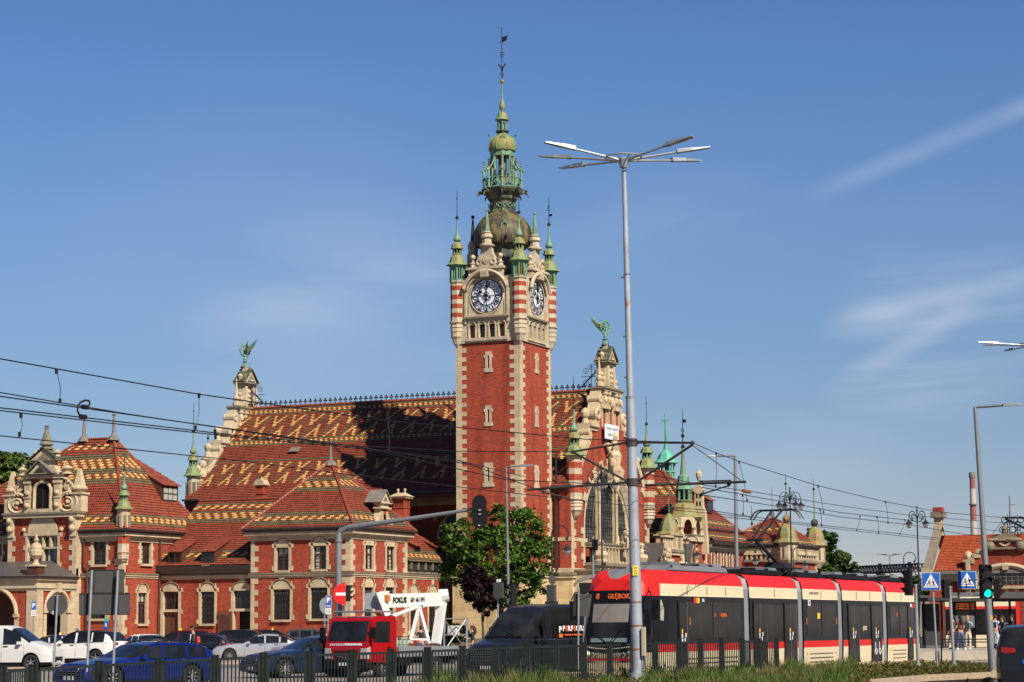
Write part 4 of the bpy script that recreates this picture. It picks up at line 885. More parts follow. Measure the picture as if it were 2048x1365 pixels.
# ---- middle pavilion
XM=-77.17; YM=144.14; XML=-85.57; YMB=153.25; EZM=8.83
mp_=thing('station_pavilion','two storey square brick pavilion with a pyramid tile roof behind the no entry sign','station pavilion',((XM+XML)/2,(YM+YMB)/2,0))
wy=[(555.3,577.8,1095.5,1141.3),(629,652.7,1092,1139),(549,580.3,1179,1240),(623.5,655,1175.5,1238)]
wx=[(730,746,1091,1139),(772.9,788.2,1093.5,1141),(728,745.3,1175,1238),(770.3,787,1175,1238)]
winy=[]; winx=[]
for a,b,c,d in wy:
    t0=fcoord(YM,'y',a-2.5,(c+d)/2)[0]; t1=fcoord(YM,'y',b,(c+d)/2)[0]; z1=fcoord(YM,'y',(a+b)/2,c)[1]; z0=fcoord(YM,'y',(a+b)/2,d)[1]; winy.append((t0,t1,z0,z1))
for a,b,c,d in wx:
    t0=fcoord(XM,'x',a,(c+d)/2)[0]; t1=fcoord(XM,'x',b+1,(c+d)/2)[0]; z1=fcoord(XM,'x',(a+b)/2,c)[1]; z0=fcoord(XM,'x',(a+b)/2,d)[1]; winx.append((t0,t1,z0,z1))
s=MB(); wall(s,FY(YM),XML,XM,0,EZM-.5,winy,'brick'); wall(s,FX(XM),YM,YMB,0,EZM-.5,winx,'brick')
s.poly([(XML,YMB,0),(XML,YM,0),(XML,YM,EZM),(XML,YMB,EZM)],'brick')
part(s,'wall',mp_)
for i,wv in enumerate(winy): window(mp_,FY(YM),*wv,'arch','grille' if i>1 else 'casement')
for i,wv in enumerate(winx): window(mp_,FX(XM),*wv,'arch','grille' if i>1 else 'casement')
s=MB(); string(s,XML-.1,XM,YM,YMB,5.82)
for fr,a,b in ((FY(YM),XML,XM),(FX(XM),YM,YMB)):
    for c,d in ((.9,5.45),(5.9,8.25)): quoins(s,fr,a,1,c,d,'stone',.4,.3,.62,.04,1); quoins(s,fr,b,-1,c,d,'stone',.4,.42,.75,.04,1)
    fbox(s,fr,a-.05,b+.05,0,.9,0,.1,'stone')
    for wv in (winy if fr(0,0,0).x==0 else winx): 
        c=(wv[0]+wv[1])/2; top=8.25 if wv[3]>6 else 5.48; fprism(s,fr,[(c-.14,wv[3]+.62),(c+.14,wv[3]+.62),(c+.2,top),(c-.2,top)],0,.06,'stone')
part(s,'quoins',mp_)
eaves(mp_,XML,XM,YM,YMB,EZM+.1)
hip_roof(mp_,XML-.55,XM+.55,YM-.55,YMB+.55,EZM+.22,(-81.39,148.73,14.25),(-81.34,148.73,14.25),bands('rroossoorrrrrrrrrroocccoorssrrr'),.19)
s=MB(); s.lathe(-81.37,148.73,[(.5,14.0),(.4,14.25),(.16,14.45),(.12,14.7),(.07,15.85),(.12,15.87),(.12,15.97),(.02,16.0)],'lead',8); part(s,'roof_finial',mp_)
# little wall gable with its niche
s=MB(); fr=FX(XM+.1); c=onX(766,1030,XM).y; z=EZM+.15
o=[(-1.15,0),(1.15,0),(1.15,.5),(1.3,.9),(1.2,1.35),(.85,1.6),(.62,2.1),(.6,2.6),(-.6,2.6),(-.62,2.1),(-.85,1.6),(-1.2,1.35),(-1.3,.9),(-1.15,.5)]
fprism(s,fr,[(c+a,z+b) for a,b in o],-.5,0,'stone'); fprism(s,fr,[(c+a*.62,z+b*.93+.1) for a,b in o],0,.02,'brick')
for sg in (-1,1): s.ring(fr(c+sg*.8,z+.85,.05),fr(0,0,0)*0+Vector((0,1,0)),Vector((0,0,1)),.3,.11,'stone',14,5); s.ball(fr(c+sg*.8,z+.85,.05),.13,'stone',6); s.ring(fr(c+sg*.8,z+.85,.0),Vector((0,1,0)),Vector((0,0,1)),.5,.07,'stone',14,5)
fbox(s,fr,c-.5,c-.28,z+.2,z+2.2,0,.08,'stone'); fbox(s,fr,c+.28,c+.5,z+.2,z+2.2,0,.08,'stone')
fprism(s,fr,[(c-.26,z+.3),(c+.26,z+.3)]+arcpts(c,z+1.5,.26,.35,0,PI,8),.02,.03,'black')
fbox(s,fr,c-.85,c+.85,z+2.5,z+2.68,-.5,.2,'stone'); fbox(s,fr,c-.65,c+.65,z+2.68,z+3.1,-.4,.05,'stone'); fbox(s,fr,c-.9,c+.9,z+3.1,z+3.22,-.5,.22,'stone')
fprism(s,fr,[(c-.8,z+3.22),(c+.8,z+3.22),(c,z+4.5)],-.6,.1,'stone'); fprism(s,fr,[(c-.35,z+3.4),(c+.35,z+3.4),(c,z+4.0)],.1,.12,'lead')
for sg in (-1,1): s.hexa([fr(c+sg*.95,z+3.15,.25),fr(c+sg*.95,z+3.15,-1.2),fr(c,z+4.6,-1.2),fr(c,z+4.6,.25),fr(c+sg*1.0,z+3.25,.25),fr(c+sg*1.0,z+3.25,-1.2),fr(c,z+4.72,-1.2),fr(c,z+4.72,.25)],'lead')
s.v=[(a_,b_,EZM+.15+(c_-EZM-.15)*.66) for a_,b_,c_ in s.v]; part(s,'wall_gable',mp_)
# ---- chimneys
def chimney(px,py,Y,h,w,label,wd=1.0,dome=True):
    p=onY(px,py,Y); t=thing('chimney',label,'chimney',(p.x,p.y,p.z)); s=MB(); x,y,z=p; a=w/2
    s.box(x-a,x+a,y-a,y+a,z-1.6,z+h*.6,'brick'); s.box(x-a-.06,x+a+.06,y-a-.06,y+a+.06,z+h*.6,z+h*.66,'brick')
    for i in range(4):
        for sx,sy in ((-1,0),(1,0),(0,-1)): pass
    s.box(x-a+.05,x+a-.05,y-a+.05,y+a-.05,z+h*.66,z+h*.9,'shadow_room')
    for i in range(5):
        q=-a+.04+(w-.08)*i/4
        s.box(x+q-.05,x+q+.05,y-a,y-a+.1,z+h*.66,z+h*.9,'brick'); s.box(x+a-.1,x+a,y+q-.05,y+q+.05,z+h*.66,z+h*.9,'brick')
    s.box(x-a-.02,x+a+.02,y-a-.02,y+a+.02,z+h*.88,z+h,'brick'); part(s,'chimney_stack',t)
    s=MB()
    if dome:
        s.box(x-a-.15,x+a+.15,y-a-.15,y+a+.15,z+h,z+h+.12,'stone'); s.loft([[(x+(a+.1)*math.cos(q)*k,yy,z+h+.12+.38*math.sin(q)) for q in [PI*i/8 for i in range(9)]] for k,yy in ((1,y-a-.1),(1,y+a+.1))],'stone'); s.lathe(x,y,[(.14,z+h+.48),(.08,z+h+.56),(.11,z+h+.66),(.02,z+h+.45)],'stone',8)
    else:
        s.box(x-a-.2,x+a+.2,y-a-.2,y+a+.2,z+h,z+h+.15,'stone'); s.loft([[(x-a-.3,y-a-.3,z+h+.15),(x+a+.3,y-a-.3,z+h+.15),(x+a+.3,y+a+.3,z+h+.15),(x-a-.3,y+a+.3,z+h+.15)],[(x-a*.6,y-a*.6,z+h+.45),(x+a*.6,y-a*.6,z+h+.45),(x+a*.6,y+a*.6,z+h+.45),(x-a*.6,y+a*.6,z+h+.45)]],'stone')
        for q in (-.3,.3): s.cyl((x+q,y,z+h+.4),(x+q,y,z+h+.6),.08,.08,'stone',6); s.ball((x+q,y,z+h+.68),.12,'stone',6)
    part(s,'chimney_cap',t); return t
# ---- connecting wing
YW=144.59; XB=-93.89; WEZ=6.37
cw=thing('station_wing','low connecting wing with banded tile roof and two small dormers left of the square pavilion','station wing',((XB+XML)/2,YW,0))
wv=[]
for a,b,c,d in ((404,429,1184,1248),(328.5,357,1184,1250),(469,502,1182,1250)):
    t0=fcoord(YW,'y',a-2,1210)[0]; t1=fcoord(YW,'y',b,1210)[0]; wv.append((t0,t1,max(.1,fcoord(YW,'y',a,d)[1]) if a==404 else .12,fcoord(YW,'y',a,c)[1]))
s=MB(); wall(s,FY(YW),XB,XML,0,WEZ-.4,wv,'brick'); part(s,'wall',cw)
window(cw,FY(YW),*wv[0],'arch','grille')
for a,b,c,d in wv[1:]:
    s=MB(); fr=FY(YW)
    fbox(s,fr,a-.22,a,c,d,0,.05,'stone'); fbox(s,fr,b,b+.22,c,d,0,.05,'stone'); fbox(s,fr,a,b,d,d+.2,0,.05,'stone'); fbox(s,fr,a,b,3.05,3.25,-.3,.0,'stone')
    for sg,tt in ((-1,a-.22),(1,b+.22)):
        for zz in (.9,2.9,d-.05): q,r=sorted((tt,tt+sg*.16)); fbox(s,fr,q,r,zz,zz+.32,0,.053,'stone')
    fprism(s,fr,[(a,d+.2),(b,d+.2)]+[( (a+b)/2+(b-a)/2*math.cos(q),d+.2+.42*math.sin(q)) for q in [PI*i/8 for i in range(1,8)]],0,.04,'stone')
    s.tube([fr((a+b)/2+((b-a)/2+.07)*math.cos(q),d+.2+.5*math.sin(q),.07) for q in [PI*i/8 for i in range(9)]],.045,'stone_grey',5)
    o=part(s,'doorway',cw); s=MB()
    if a<-90.43: 
        fbox(s,fr,a,b,0,3.05,-.3,-.24,'door_wood'); fbox(s,fr,(a+b)/2-.03,(a+b)/2+.03,.1,3.0,-.24,-.2,'joinery')
        for i in range(8): fbox(s,fr,a+(b-a)*(i+.3)/8,a+(b-a)*(i+.7)/8,.3,2.8,-.24,-.225,'joinery')
        part(s,'door',cw,under=o)
    else: # doors folded open against the wall
        fbox(s,fr,a-1.25,a-.05,0,3.05,.06,.16,'door_wood'); fbox(s,fr,a-1.1,a-.2,.4,2.8,.16,.18,'joinery'); part(s,'open_door',cw,under=o)
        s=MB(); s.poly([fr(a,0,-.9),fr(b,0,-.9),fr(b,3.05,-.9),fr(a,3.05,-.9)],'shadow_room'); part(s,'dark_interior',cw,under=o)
    s=MB(); s.poly([fr(a,3.25,-.25),fr(b,3.25,-.25),fr(b,d,-.25),fr(a,d,-.25)],'glass'); part(s,'transom_pane',cw,under=o)
s=MB(); string(s,XB,XML,YW,YW+1,5.82,'y'); fbox(s,FY(YW),XB,XML,0,.9,0,.07,'stone') if 0 else None
for w_ in wv: c=(w_[0]+w_[1])/2; fprism(s,FY(YW),[(c-.14,w_[3]+.62),(c+.14,w_[3]+.62),(c+.2,5.48),(c-.2,5.48)],0,.06,'stone')
part(s,'string_course',cw)
s=MB(); fbox(s,FY(YW),XB,XML,WEZ-.45,WEZ-.25,0,.3,'stone_grey'); fbox(s,FY(YW),XB,XML,WEZ-.25,WEZ+.12,0,.55,'gutter')
for i in range(8): x=XB+.5+i*1.15; s.tube([(x,YW-.5,WEZ),(x,YW-.35,WEZ+.35),(x,YW-.4,WEZ+.45)],.035,'gutter',4)
part(s,'gutter',cw)
RWY=150.65; RWZ=11.75
s=MB(); slope_tri(s,(XB-.3,YW-.55,WEZ+.15),(XML-.02,YW-.55,WEZ+.15),(XB-.3,RWY,RWZ),bands('rrrossorrrrrrrrrrrrrroocccorssorr'),.2,.26,(XML+3,RWY,RWZ))
ridge_tiles(s,(XB-.3,RWY,RWZ+.05),(XML+3,RWY,RWZ+.05)); s.poly([(XB-.3,RWY,RWZ),(XML+3,RWY,RWZ),(XML+3,RWY+6,WEZ),(XB-.3,RWY+6,WEZ)],'tile_red'); part(s,'roof',cw)
def shed_dormer(root,cx,y0,z0,w,h,back,frx=None,win=True,rise=.55):
    """dormer with its own low-pitched tile roof running back into the slope; local +y goes up the slope"""
    s=MB(); T=frx or (lambda x,y,z: Vector((cx+x,y0+y,z0+z)))
    a=w/2
    s.hexa([T(-a,0,0),T(a,0,0),T(a,back,0),T(-a,back,0),T(-a,0,h),T(a,0,h),T(a,back,h+rise*back),T(-a,back,h+rise*back)],'joinery')
    o=part(s,'dormer',root)
    s=MB(); e=.12; n=7
    for i in range(n):
        q0,q1=-.25+(back+.25)*i/n,-.25+(back+.25)*(i+1)/n; zz=lambda q:h+.03+rise*q
        s.hexa([T(-a-e,q0,zz(q0)+.04),T(a+e,q0,zz(q0)+.04),T(a+e,q1,zz(q1)),T(-a-e,q1,zz(q1)),T(-a-e,q0,zz(q0)+.12),T(a+e,q0,zz(q0)+.12),T(a+e,q1,zz(q1)+.05),T(-a-e,q1,zz(q1)+.05)],'tile_red')
    part(s,'dormer_roof',root,under=o)
    s=MB(); q=-.03; s.hexa([T(-a+.1,q,.15),T(a-.1,q,.15),T(a-.1,0,.15),T(-a+.1,0,.15),T(-a+.1,q,h-.12),T(a-.1,q,h-.12),T(a-.1,0,h-.12),T(-a+.1,0,h-.12)],'glass'); part(s,'dormer_window',root,under=o)
    return o
m_w=(RWZ-WEZ-.15)/(RWY-YW+.55)
for px,py in ((355,1120),(421,1119)):
    # foot of the dormer on the roof plane
    d=ray(px,py); Y0,Zr=YW-.55,WEZ+.15; t=(Zr-m_w*Y0-CAM.z+m_w*CAM.y)/(d.z-m_w*d.y); q=CAM+d*t
    shed_dormer(cw,q.x,q.y-.35,q.z-.35,1.2,.95,3.4,rise=.42)
chimney(523,1016,151.51,1.75,.66,'slim red chimney with rounded stone cap on the connecting wing roof')
# ---- right-hand low wing towards the tower
XR=-77.54
rw=thing('station_wing','low brick wing with dormers between square pavilion and tower base, partly behind the maple','station wing',(XR,157.77,0))
wv=[]
for a,b in ((820,835),(857,873),(884,898)):
    wv.append((fcoord(XR,'x',a,1200)[0],fcoord(XR,'x',b,1200)[0],1.2,4.35))
s=MB(); wall(s,FX(XR),YMB-.2,160.94,0,6.2,wv,'brick'); part(s,'wall',rw)
for q in wv: window(rw,FX(XR),*q,'arch','grille')
s=MB(); string(s,XR-1,XR,YMB,160.94,5.82,'x'); fbox(s,FX(XR),160.94-.0,170.7,0,6,-.3,.05,'stone')
for q in wv: c=(q[0]+q[1])/2; fprism(s,FX(XR),[(c-.14,q[3]+.62),(c+.14,q[3]+.62),(c+.2,5.48),(c-.2,5.48)],0,.06,'stone')
part(s,'string_course',rw)
s=MB(); fbox(s,FX(XR),YMB,160.94,5.9,6.15,0,.25,'stone_grey'); fbox(s,FX(XR),YMB,160.94,6.15,6.75,-.3,.35,'gutter')
for i in range(9): y=YMB+.6+i*1.25; s.box(XR+.3,XR+.5,y-.06,y+.06,6.2,6.75,'lead')
part(s,'gutter',rw)
s=MB(); zA=6.8
slope_tri(s,(XR+.55,YMB+.02,zA),(XR+.55,160.94,zA),(XR-6,YMB-3,12.85),bands('oossoorrrrrrrrrrrroccoorrr'),.2,.24,(XR-6,157.00,12.85))
ridge_tiles(s,(XR+.55,160.94,zA),(XR-6,157.00,12.85)); ridge_tiles(s,(XR-6,YMB-3,12.9),(XR-6,157.00,12.9)); s.poly([(XR+.55,160.94,zA),(XR-12,160.94,zA),(XR-6,157.00,12.85)],'tile_red')
part(s,'roof',rw)
for px,py in ((843,1122),(884,1124)):
    p=onX(px,py,XR); y=p.y; z=p.z
    T=lambda x,q,zz,y=y,z=z: Vector((XR-.35-q,y+x,6.95+zz))
    shed_dormer(rw,0,0,0,1.0,1.15,3.6,frx=T,rise=.45)
chimney(803,1046,157.29,1.9,.95,'broad red chimney with two stone balls on its cap right of the pyramid roof',dome=False)
# ---- left pavilion
XE=-93.89; YE=139.68; EZB=8.87
lp=thing('station_pavilion','large left brick pavilion with big hipped tile roof, corner turret and ornate stone gable','station pavilion',(-100.05,144.30,0))
wl=[(189,213,1067,1130),(183,212,1168,1238)]
w1=[(fcoord(YE,'y',a-2,c)[0],fcoord(YE,'y',b,c)[0],fcoord(YE,'y',a,d)[1],fcoord(YE,'y',a,c)[1]) for a,b,c,d in wl]
wr=[(281.5,302,1066,1128),(275.5,293,1186,1248)]
w2=[(fcoord(XE,'x',a,(c+d)/2)[0],fcoord(XE,'x',b,(c+d)/2)[0],fcoord(XE,'x',a,d)[1],fcoord(XE,'x',a,c)[1]) for a,b,c,d in wr]
XRS0,XRS1=-103.80,-97.59; YR=139.01
s=MB(); wall(s,FY(YE),XRS1-.4,XE,0,EZB-.5,w1,'brick'); wall(s,FX(XE),YE,150.46,0,EZB-.5,w2,'brick')
wfar=(fcoord(YE,'y',-6,1100)[0],fcoord(YE,'y',3,1100)[0],fcoord(YE,'y',0,1140)[1],fcoord(YE,'y',0,1075)[1])
part(s,'wall',lp); s=MB(); wall(s,FY(YE),-111.59,XRS0,0,EZB-.5,[wfar],'brick'); part(s,'wall',lp)
window(lp,FY(YE),*w1[0],'flat'); window(lp,FY(YE),*w1[1],'arch','grille'); window(lp,FX(XE),*w2[0],'flat'); window(lp,FX(XE),*w2[1],'arch'); window(lp,FY(YE),*wfar,'flat')
s=MB(); string(s,XRS1,XE,YE,144.59,5.9)
quoins(s,FY(YE),XE,-1,.9,5.5,'stone',.5,.4,.75,.04); quoins(s,FX(XE),YE,1,.9,5.5,'stone',.5,.3,.6,.04); quoins(s,FY(YE),XE,-1,6.0,7.0,'stone',.4,.4,.75,.04); quoins(s,FX(XE),YE,1,6.0,7.0,'stone',.4,.3,.6,.04)
fbox(s,FX(XE),YE,144.68,0,.9,0,.1,'stone'); fbox(s,FY(YE),XRS1,XE+.1,0,.9,0,.1,'stone')
part(s,'quoins',lp)
eaves(lp,-111.59,XE,YE,150.46,EZB+.1)
hip_roof(lp,-112.55,XE+.5,YE-.5,150.94,EZB+.25,(-100.91,144.49,16.42),(-98.17,144.49,16.42),bands('rrossorrrrrrrrrrrrooccooccccoorrssrr'),.2,rh=.25)
for x in (-100.91,-98.17): s=MB(); s.lathe(x,144.49,[(.5,16.3),(.38,16.55),(.2,16.75),(.15,16.9),(.09,18.2),(.15,18.23),(.15,18.35),(.02,18.4)],'lead',8); part(s,'ridge_finial',lp)
# gabled dormer roof behind the ornate gable
s=MB(); slope_tri(s,(XRS1+.1,YR+.2,9.2),(XRS1+.1,143.53,9.2),(-100.72,YR+.2,13.1),bands('rrrrrrrrrosrorr'),.2,.25,(-100.72,143.53,13.1)); s.poly([(XRS0-.1,YR+.2,9.2),(-100.72,YR+.2,13.1),(-100.72,143.34,13.1),(XRS0-.1,143.34,9.2)],'tile_red'); ridge_tiles(s,(-100.72,YR,13.15),(-100.72,143.53,13.15)); part(s,'cross_roof',lp)
# dormer on the right slope
p=onX(329,1006,XE-1.6); T=lambda x,q,zz,y=p.y,z=p.z: Vector((XE-1.1-q,y+x,z+zz))
shed_dormer(lp,0,0,0,2.3,1.35,4.2,frx=T,rise=.55)
s=MB()
for i in range(3):
    for k in range(2): 
        y=p.y-.95+i*.66; s.box(XE-1.08,XE-1.05,y,y+.55,p.z+.2+k*.52,p.z+.62+k*.52,'curtain')
part(s,'dormer_casement',lp)
turret(XE-.05,YE+.05,lp,6.65,10.6,.45,bandn=2,corb=.8,lant=False,cop='copper_green',tip=1.8,sc=.75)
s=MB(); s.lathe(XE-.05,YE+.05,[(.49,8.95),(.49,10.6)],'stone',8,PI/8)
for i in range(8): a=2*PI*i/8; s.cyl((XE-.05+.47*math.cos(a),YE+.05+.47*math.sin(a),9.3),(XE-.05+.47*math.cos(a),YE+.05+.47*math.sin(a),10.2),.1,.1,'stone_grey',6)
part(s,'turret_drum',lp)
# ornate bay
s=MB(); fr=FY(YR); bc=(XRS0+XRS1)/2
bw=(fcoord(YR,'y',55.5,1100)[0],fcoord(YR,'y',115,1100)[0],fcoord(YR,'y',85,1135)[1],fcoord(YR,'y',85,1072)[1])
wall(s,fr,XRS0,XRS1,0,10.4,[bw],'brick','stone',.4); s.poly([(XRS1,YR,0),(XRS1,YE+.2,0),(XRS1,YE+.2,10.4),(XRS1,YR,10.4)],'stone'); part(s,'bay_wall',lp)
s=MB(); a,b,c,d=bw; w_=b-a
fbox(s,fr,a-.2,a,c,d,0,.05,'stone'); fbox(s,fr,b,b+.2,c,d,0,.05,'stone'); fbox(s,fr,a-.3,b+.3,d,d+.2,0,.08,'stone'); fbox(s,fr,a-.2,b+.2,c-.15,c,0,.2,'stone')
fprism(s,fr,[(a,d+.2),(b,d+.2)]+[((a+b)/2+w_/2*math.cos(q),d+.2+w_*.55*math.sin(q)) for q in [PI*i/14 for i in range(1,14)]],0,.08,'stone')
for i in (1,2,3): x=a+w_*i/4; fbox(s,fr,x-.07,x+.07,c+(d-c)*.62 if i!=2 else c,d,-.3,0,'stone')
fbox(s,fr,a,b,c+(d-c)*.58,c+(d-c)*.64,-.3,.0,'stone')
for sg in (-1,1): 
    for z_,o_ in ((d+.45,w_/2+.35),(d+1.5,w_*.36)): s.ball(fr((a+b)/2+sg*o_,z_,.05),.18,'stone',6)
for sg,tt in ((-1,a-.2),(1,b+.2)):
    for zz in (c,c+(d-c)*.55,d-.1): q,r=sorted((tt,tt+sg*.18)); fbox(s,fr,q,r,zz,zz+.34,0,.053,'stone')
o=part(s,'mullioned_window',lp)
s=MB(); s.poly([fr(a,c,-.3),fr(b,c,-.3),fr(b,d,-.3),fr(a,d,-.3)],'glass')
for k in (.12,.3,.62,.8): s.poly([fr(a+w_*k,c,-.29),fr(a+w_*(k+.07),c,-.29),fr(a+w_*(k+.07),d,-.29),fr(a+w_*k,d,-.29)],'curtain')
part(s,'pane',lp,under=o)
s=MB()
for sg,e in ((1,XRS0),(-1,XRS1)):
    quoins(s,fr,e,sg,5.75,9.2,'stone',.4,.35,.65,.05); a_,b_=sorted((e,e+sg*.55)); fbox(s,fr,a_,b_,9.2,10.2,0,.28,'stone'); fbox(s,fr,a_,b_,8.7,9.25,0,.16,'stone'); s.ball(fr((a_+b_)/2,9.3,.25),.26,'stone',8); s.ball(fr((a_+b_)/2,9.95,.34),.22,'stone',8)
    s.hexa([fr(a_-.0,5.5,.0),fr(b_+.0,5.5,.0),fr(b_,5.5,-.3),fr(a_,5.5,-.3),fr(a_,6.3,.0),fr(b_,6.3,.0),fr(b_,6.3,-.3),fr(a_,6.3,-.3)],'stone')
fbox(s,fr,XRS0-.25,XRS1+.25,10.15,10.4,-.6,.35,'stone'); fbox(s,fr,XRS0-.35,XRS1+.35,10.4,10.55,-.6,.45,'stone_grey'); fprism(s,fr,[(bc-.16,d+1.7),(bc+.16,d+1.7),(bc+.22,10.15),(bc-.22,10.15)],0,.1,'stone')
part(s,'bay_trim',lp)
# ornate gable above the bay
s=MB(); z=10.55
fbox(s,fr,bc-1.55,bc+1.55,z,z+3.0,-.5,0,'brick'); 
for sg in (-1,1):
    e=bc+sg*1.35; a_,b_=sorted((e-.28,e+.28)); fbox(s,fr,a_,b_,z,z+2.9,-.55,.16,'stone'); s.ball(fr(e,z+1.7,.16),.24,'stone',8); s.ball(fr(e,z+.6,.16),.24,'stone',8); fbox(s,fr,a_-.07,b_+.07,z+2.55,z+2.75,-.55,.24,'stone'); fbox(s,fr,a_-.05,b_+.05,z+1.25,z+1.4,-.5,.22,'stone')
    # big volutes
    q=fr(bc+sg*2.35,z+.8,0)
    s.cyl(fr(bc+sg*2.3,z+.85,-.4),fr(bc+sg*2.3,z+.85,-.05),.9,.9,'brick',18)
    X1=Vector((1,0,0)); V=Vector((0,0,1))
    s.ring(fr(bc+sg*2.3,z+.85,.0),X1,V,.82,.16,'stone',18,6); s.ring(fr(bc+sg*2.3,z+.85,.05),X1,V,.38,.13,'stone',14,6,R(200)if sg>0 else 0,R(200)+PI*1.5 if sg>0 else PI*1.5); s.ball(fr(bc+sg*2.3,z+.85,.1),.2,'stone',8)
    s.tube([fr(bc+sg*1.7,z+3.0,-.1),fr(bc+sg*2.2,z+2.8,-.1),fr(bc+sg*1.95,z+2.3,-.1),fr(bc+sg*2.3,z+1.95,-.1),fr(bc+sg*2.5,z+1.6,-.1)],[.16,.2,.15,.18,.14],'stone',7)
    s.ring(fr(bc+sg*2.25,z+2.25,-.05),X1,V,.34,.1,'stone',12,5); s.ball(fr(bc+sg*2.25,z+2.65,-.05),.17,'stone',7); s.tube([fr(bc+sg*2.3,z+1.7,.05),fr(bc+sg*2.3,z+2.4,.05)],.08,'stone',5)
    s.tube([fr(bc+sg*3.05,z+2.05,-.05),fr(bc+sg*2.6,z+1.9,-.05),fr(bc+sg*2.2,z+1.5,.05)],.12,'stone',5)
    # pedestals and obelisks at the corners
    p=fr(bc+sg*3.05,z,-.35); r4=lambda prof: s.lathe(p.x,p.y,prof,'stone',4,PI/4)
    r4([(.62,z),(.62,z+1.5)]); r4([(.78,z+1.5),(.78,z+1.65)]); s.lathe(p.x,p.y,[(.35,z+1.65),(.62,z+1.95),(.62,z+2.1),(.38,z+2.3)],'stone',10); r4([(.45,z+2.3),(.16,z+4.0),(.1,z+4.1)])
# niche
fprism(s,fr,[(bc-.62,z+.3),(bc+.62,z+.3)]+arcpts(bc,z+1.9,.62,.65,0,PI,10),.0,.03,'black'); s.tube([fr(bc-.75,z+.2,.08)]+[fr(a1,b1,.08) for a1,b1 in arcpts(bc,z+1.9,.75,.78,PI,0,10)]+[fr(bc+.75,z+.2,.08)],.15,'stone',6); fbox(s,fr,bc-1.0,bc+1.0,z,z+.3,0,.3,'stone')
fbox(s,fr,bc-.02,bc+.02,z+.3,z+2.0,.03,.06,'joinery')
fbox(s,fr,bc-.16,bc+.16,z+2.6,z+3.0,0,.25,'stone')
fbox(s,fr,bc-1.85,bc+1.85,z+2.95,z+3.25,-.6,.3,'stone'); fbox(s,fr,bc-2.0,bc+2.0,z+3.25,z+3.38,-.65,.4,'stone_grey')
fprism(s,fr,[(bc-1.4,z+3.38),(bc+1.4,z+3.38),(bc+.95,z+4.9),(bc-.95,z+4.9)],-.5,.1,'stone'); 
for sg in (-1,1): p=fr(bc+sg*2.0,z+3.4,-.2); s.lathe(p.x,p.y,[(.42,p.z),(.42,p.z+.15),(.22,p.z+.3),(.3,p.z+.6),(.45,p.z+.8),(.45,p.z+.95),(.28,p.z+1.15),(.1,p.z+1.35),(.16,p.z+1.5),(.02,p.z+1.7)],'stone',10)
fprism(s,fr,[(bc-1.0,z+3.45),(bc+1.0,z+3.45),(bc,z+5.2)],.1,.55,'stone'); fprism(s,fr,[(bc-.55,z+3.6),(bc+.55,z+3.6),(bc,z+4.5)],.55,.57,'shadow_room')
for sg in (-1,1): s.hexa([fr(bc+sg*1.25,z+3.4,.7),fr(bc+sg*1.25,z+3.4,-.6),fr(bc,z+5.4,-.6),fr(bc,z+5.4,.7),fr(bc+sg*1.33,z+3.5,.7),fr(bc+sg*1.33,z+3.5,-.6),fr(bc,z+5.52,-.6),fr(bc,z+5.52,.7)],'lead')
fbox(s,fr,bc-.95,bc+.95,z+4.9,z+5.5,-.5,.05,'stone'); fbox(s,fr,bc-1.35,bc+1.35,z+5.5,z+5.62,-.6,.3,'stone_grey')
fprism(s,fr,[(bc-1.1,z+5.62),(bc+1.1,z+5.62),(bc,z+7.3)],-.5,.1,'stone'); fprism(s,fr,[(bc-.5,z+5.8),(bc+.5,z+5.8),(bc,z+6.7)],.1,.14,'stone_grey')
for sg in (-1,1): s.hexa([fr(bc+sg*1.3,z+5.6,.25),fr(bc+sg*1.3,z+5.6,-.9),fr(bc,z+7.45,-.9),fr(bc,z+7.45,.25),fr(bc+sg*1.36,z+5.72,.25),fr(bc+sg*1.36,z+5.72,-.9),fr(bc,z+7.6,-.9),fr(bc,z+7.6,.25)],'copper_dark')
p=fr(bc,z+7.4,-.3); s.lathe(p.x,p.y,[(.5,p.z-.1),(.5,p.z+.15),(.3,p.z+.3),(.55,p.z+.55),(.5,p.z+.8),(.4,p.z+1.0),(.12,p.z+3.0),(.2,p.z+3.05),(.12,p.z+3.2),(.2,p.z+3.4),(.02,p.z+3.6)],'stone_grey',10)
for sg in (-1,1): p=fr(bc+sg*.95,z+6.1,-.4); s.lathe(p.x,p.y,[(.26,p.z),(.18,p.z+.3),(.34,p.z+.6),(.2,p.z+.9),(.02,p.z+1.2)],'stone',8)
s.v=[(a_,b_,c_ if c_<z else (z+(c_-z)*.86 if c_<z+3.2 else z+2.75+(c_-z-3.2)*.5)) for a_,b_,c_ in s.v]; part(s,'ornate_gable',lp)
# downpipes
s=MB(); x=XRS1+.3; s.tube([(x,YE-.15,EZB),(x,YE-.15,6.6),(x+.35,YE-.15,6.2),(x+.35,YE-.15,5.0),(x+.35,YE-.15,0)],.07,'joinery',6); part(s,'downpipe',lp)
p=onX(320,1100,XE+.15); s=MB(); s.tube([(XE+.15,p.y,EZB),(XE+.15,p.y,6.2),(XE+.15,p.y-.1,0)],.07,'joinery',6); part(s,'downpipe',lp)
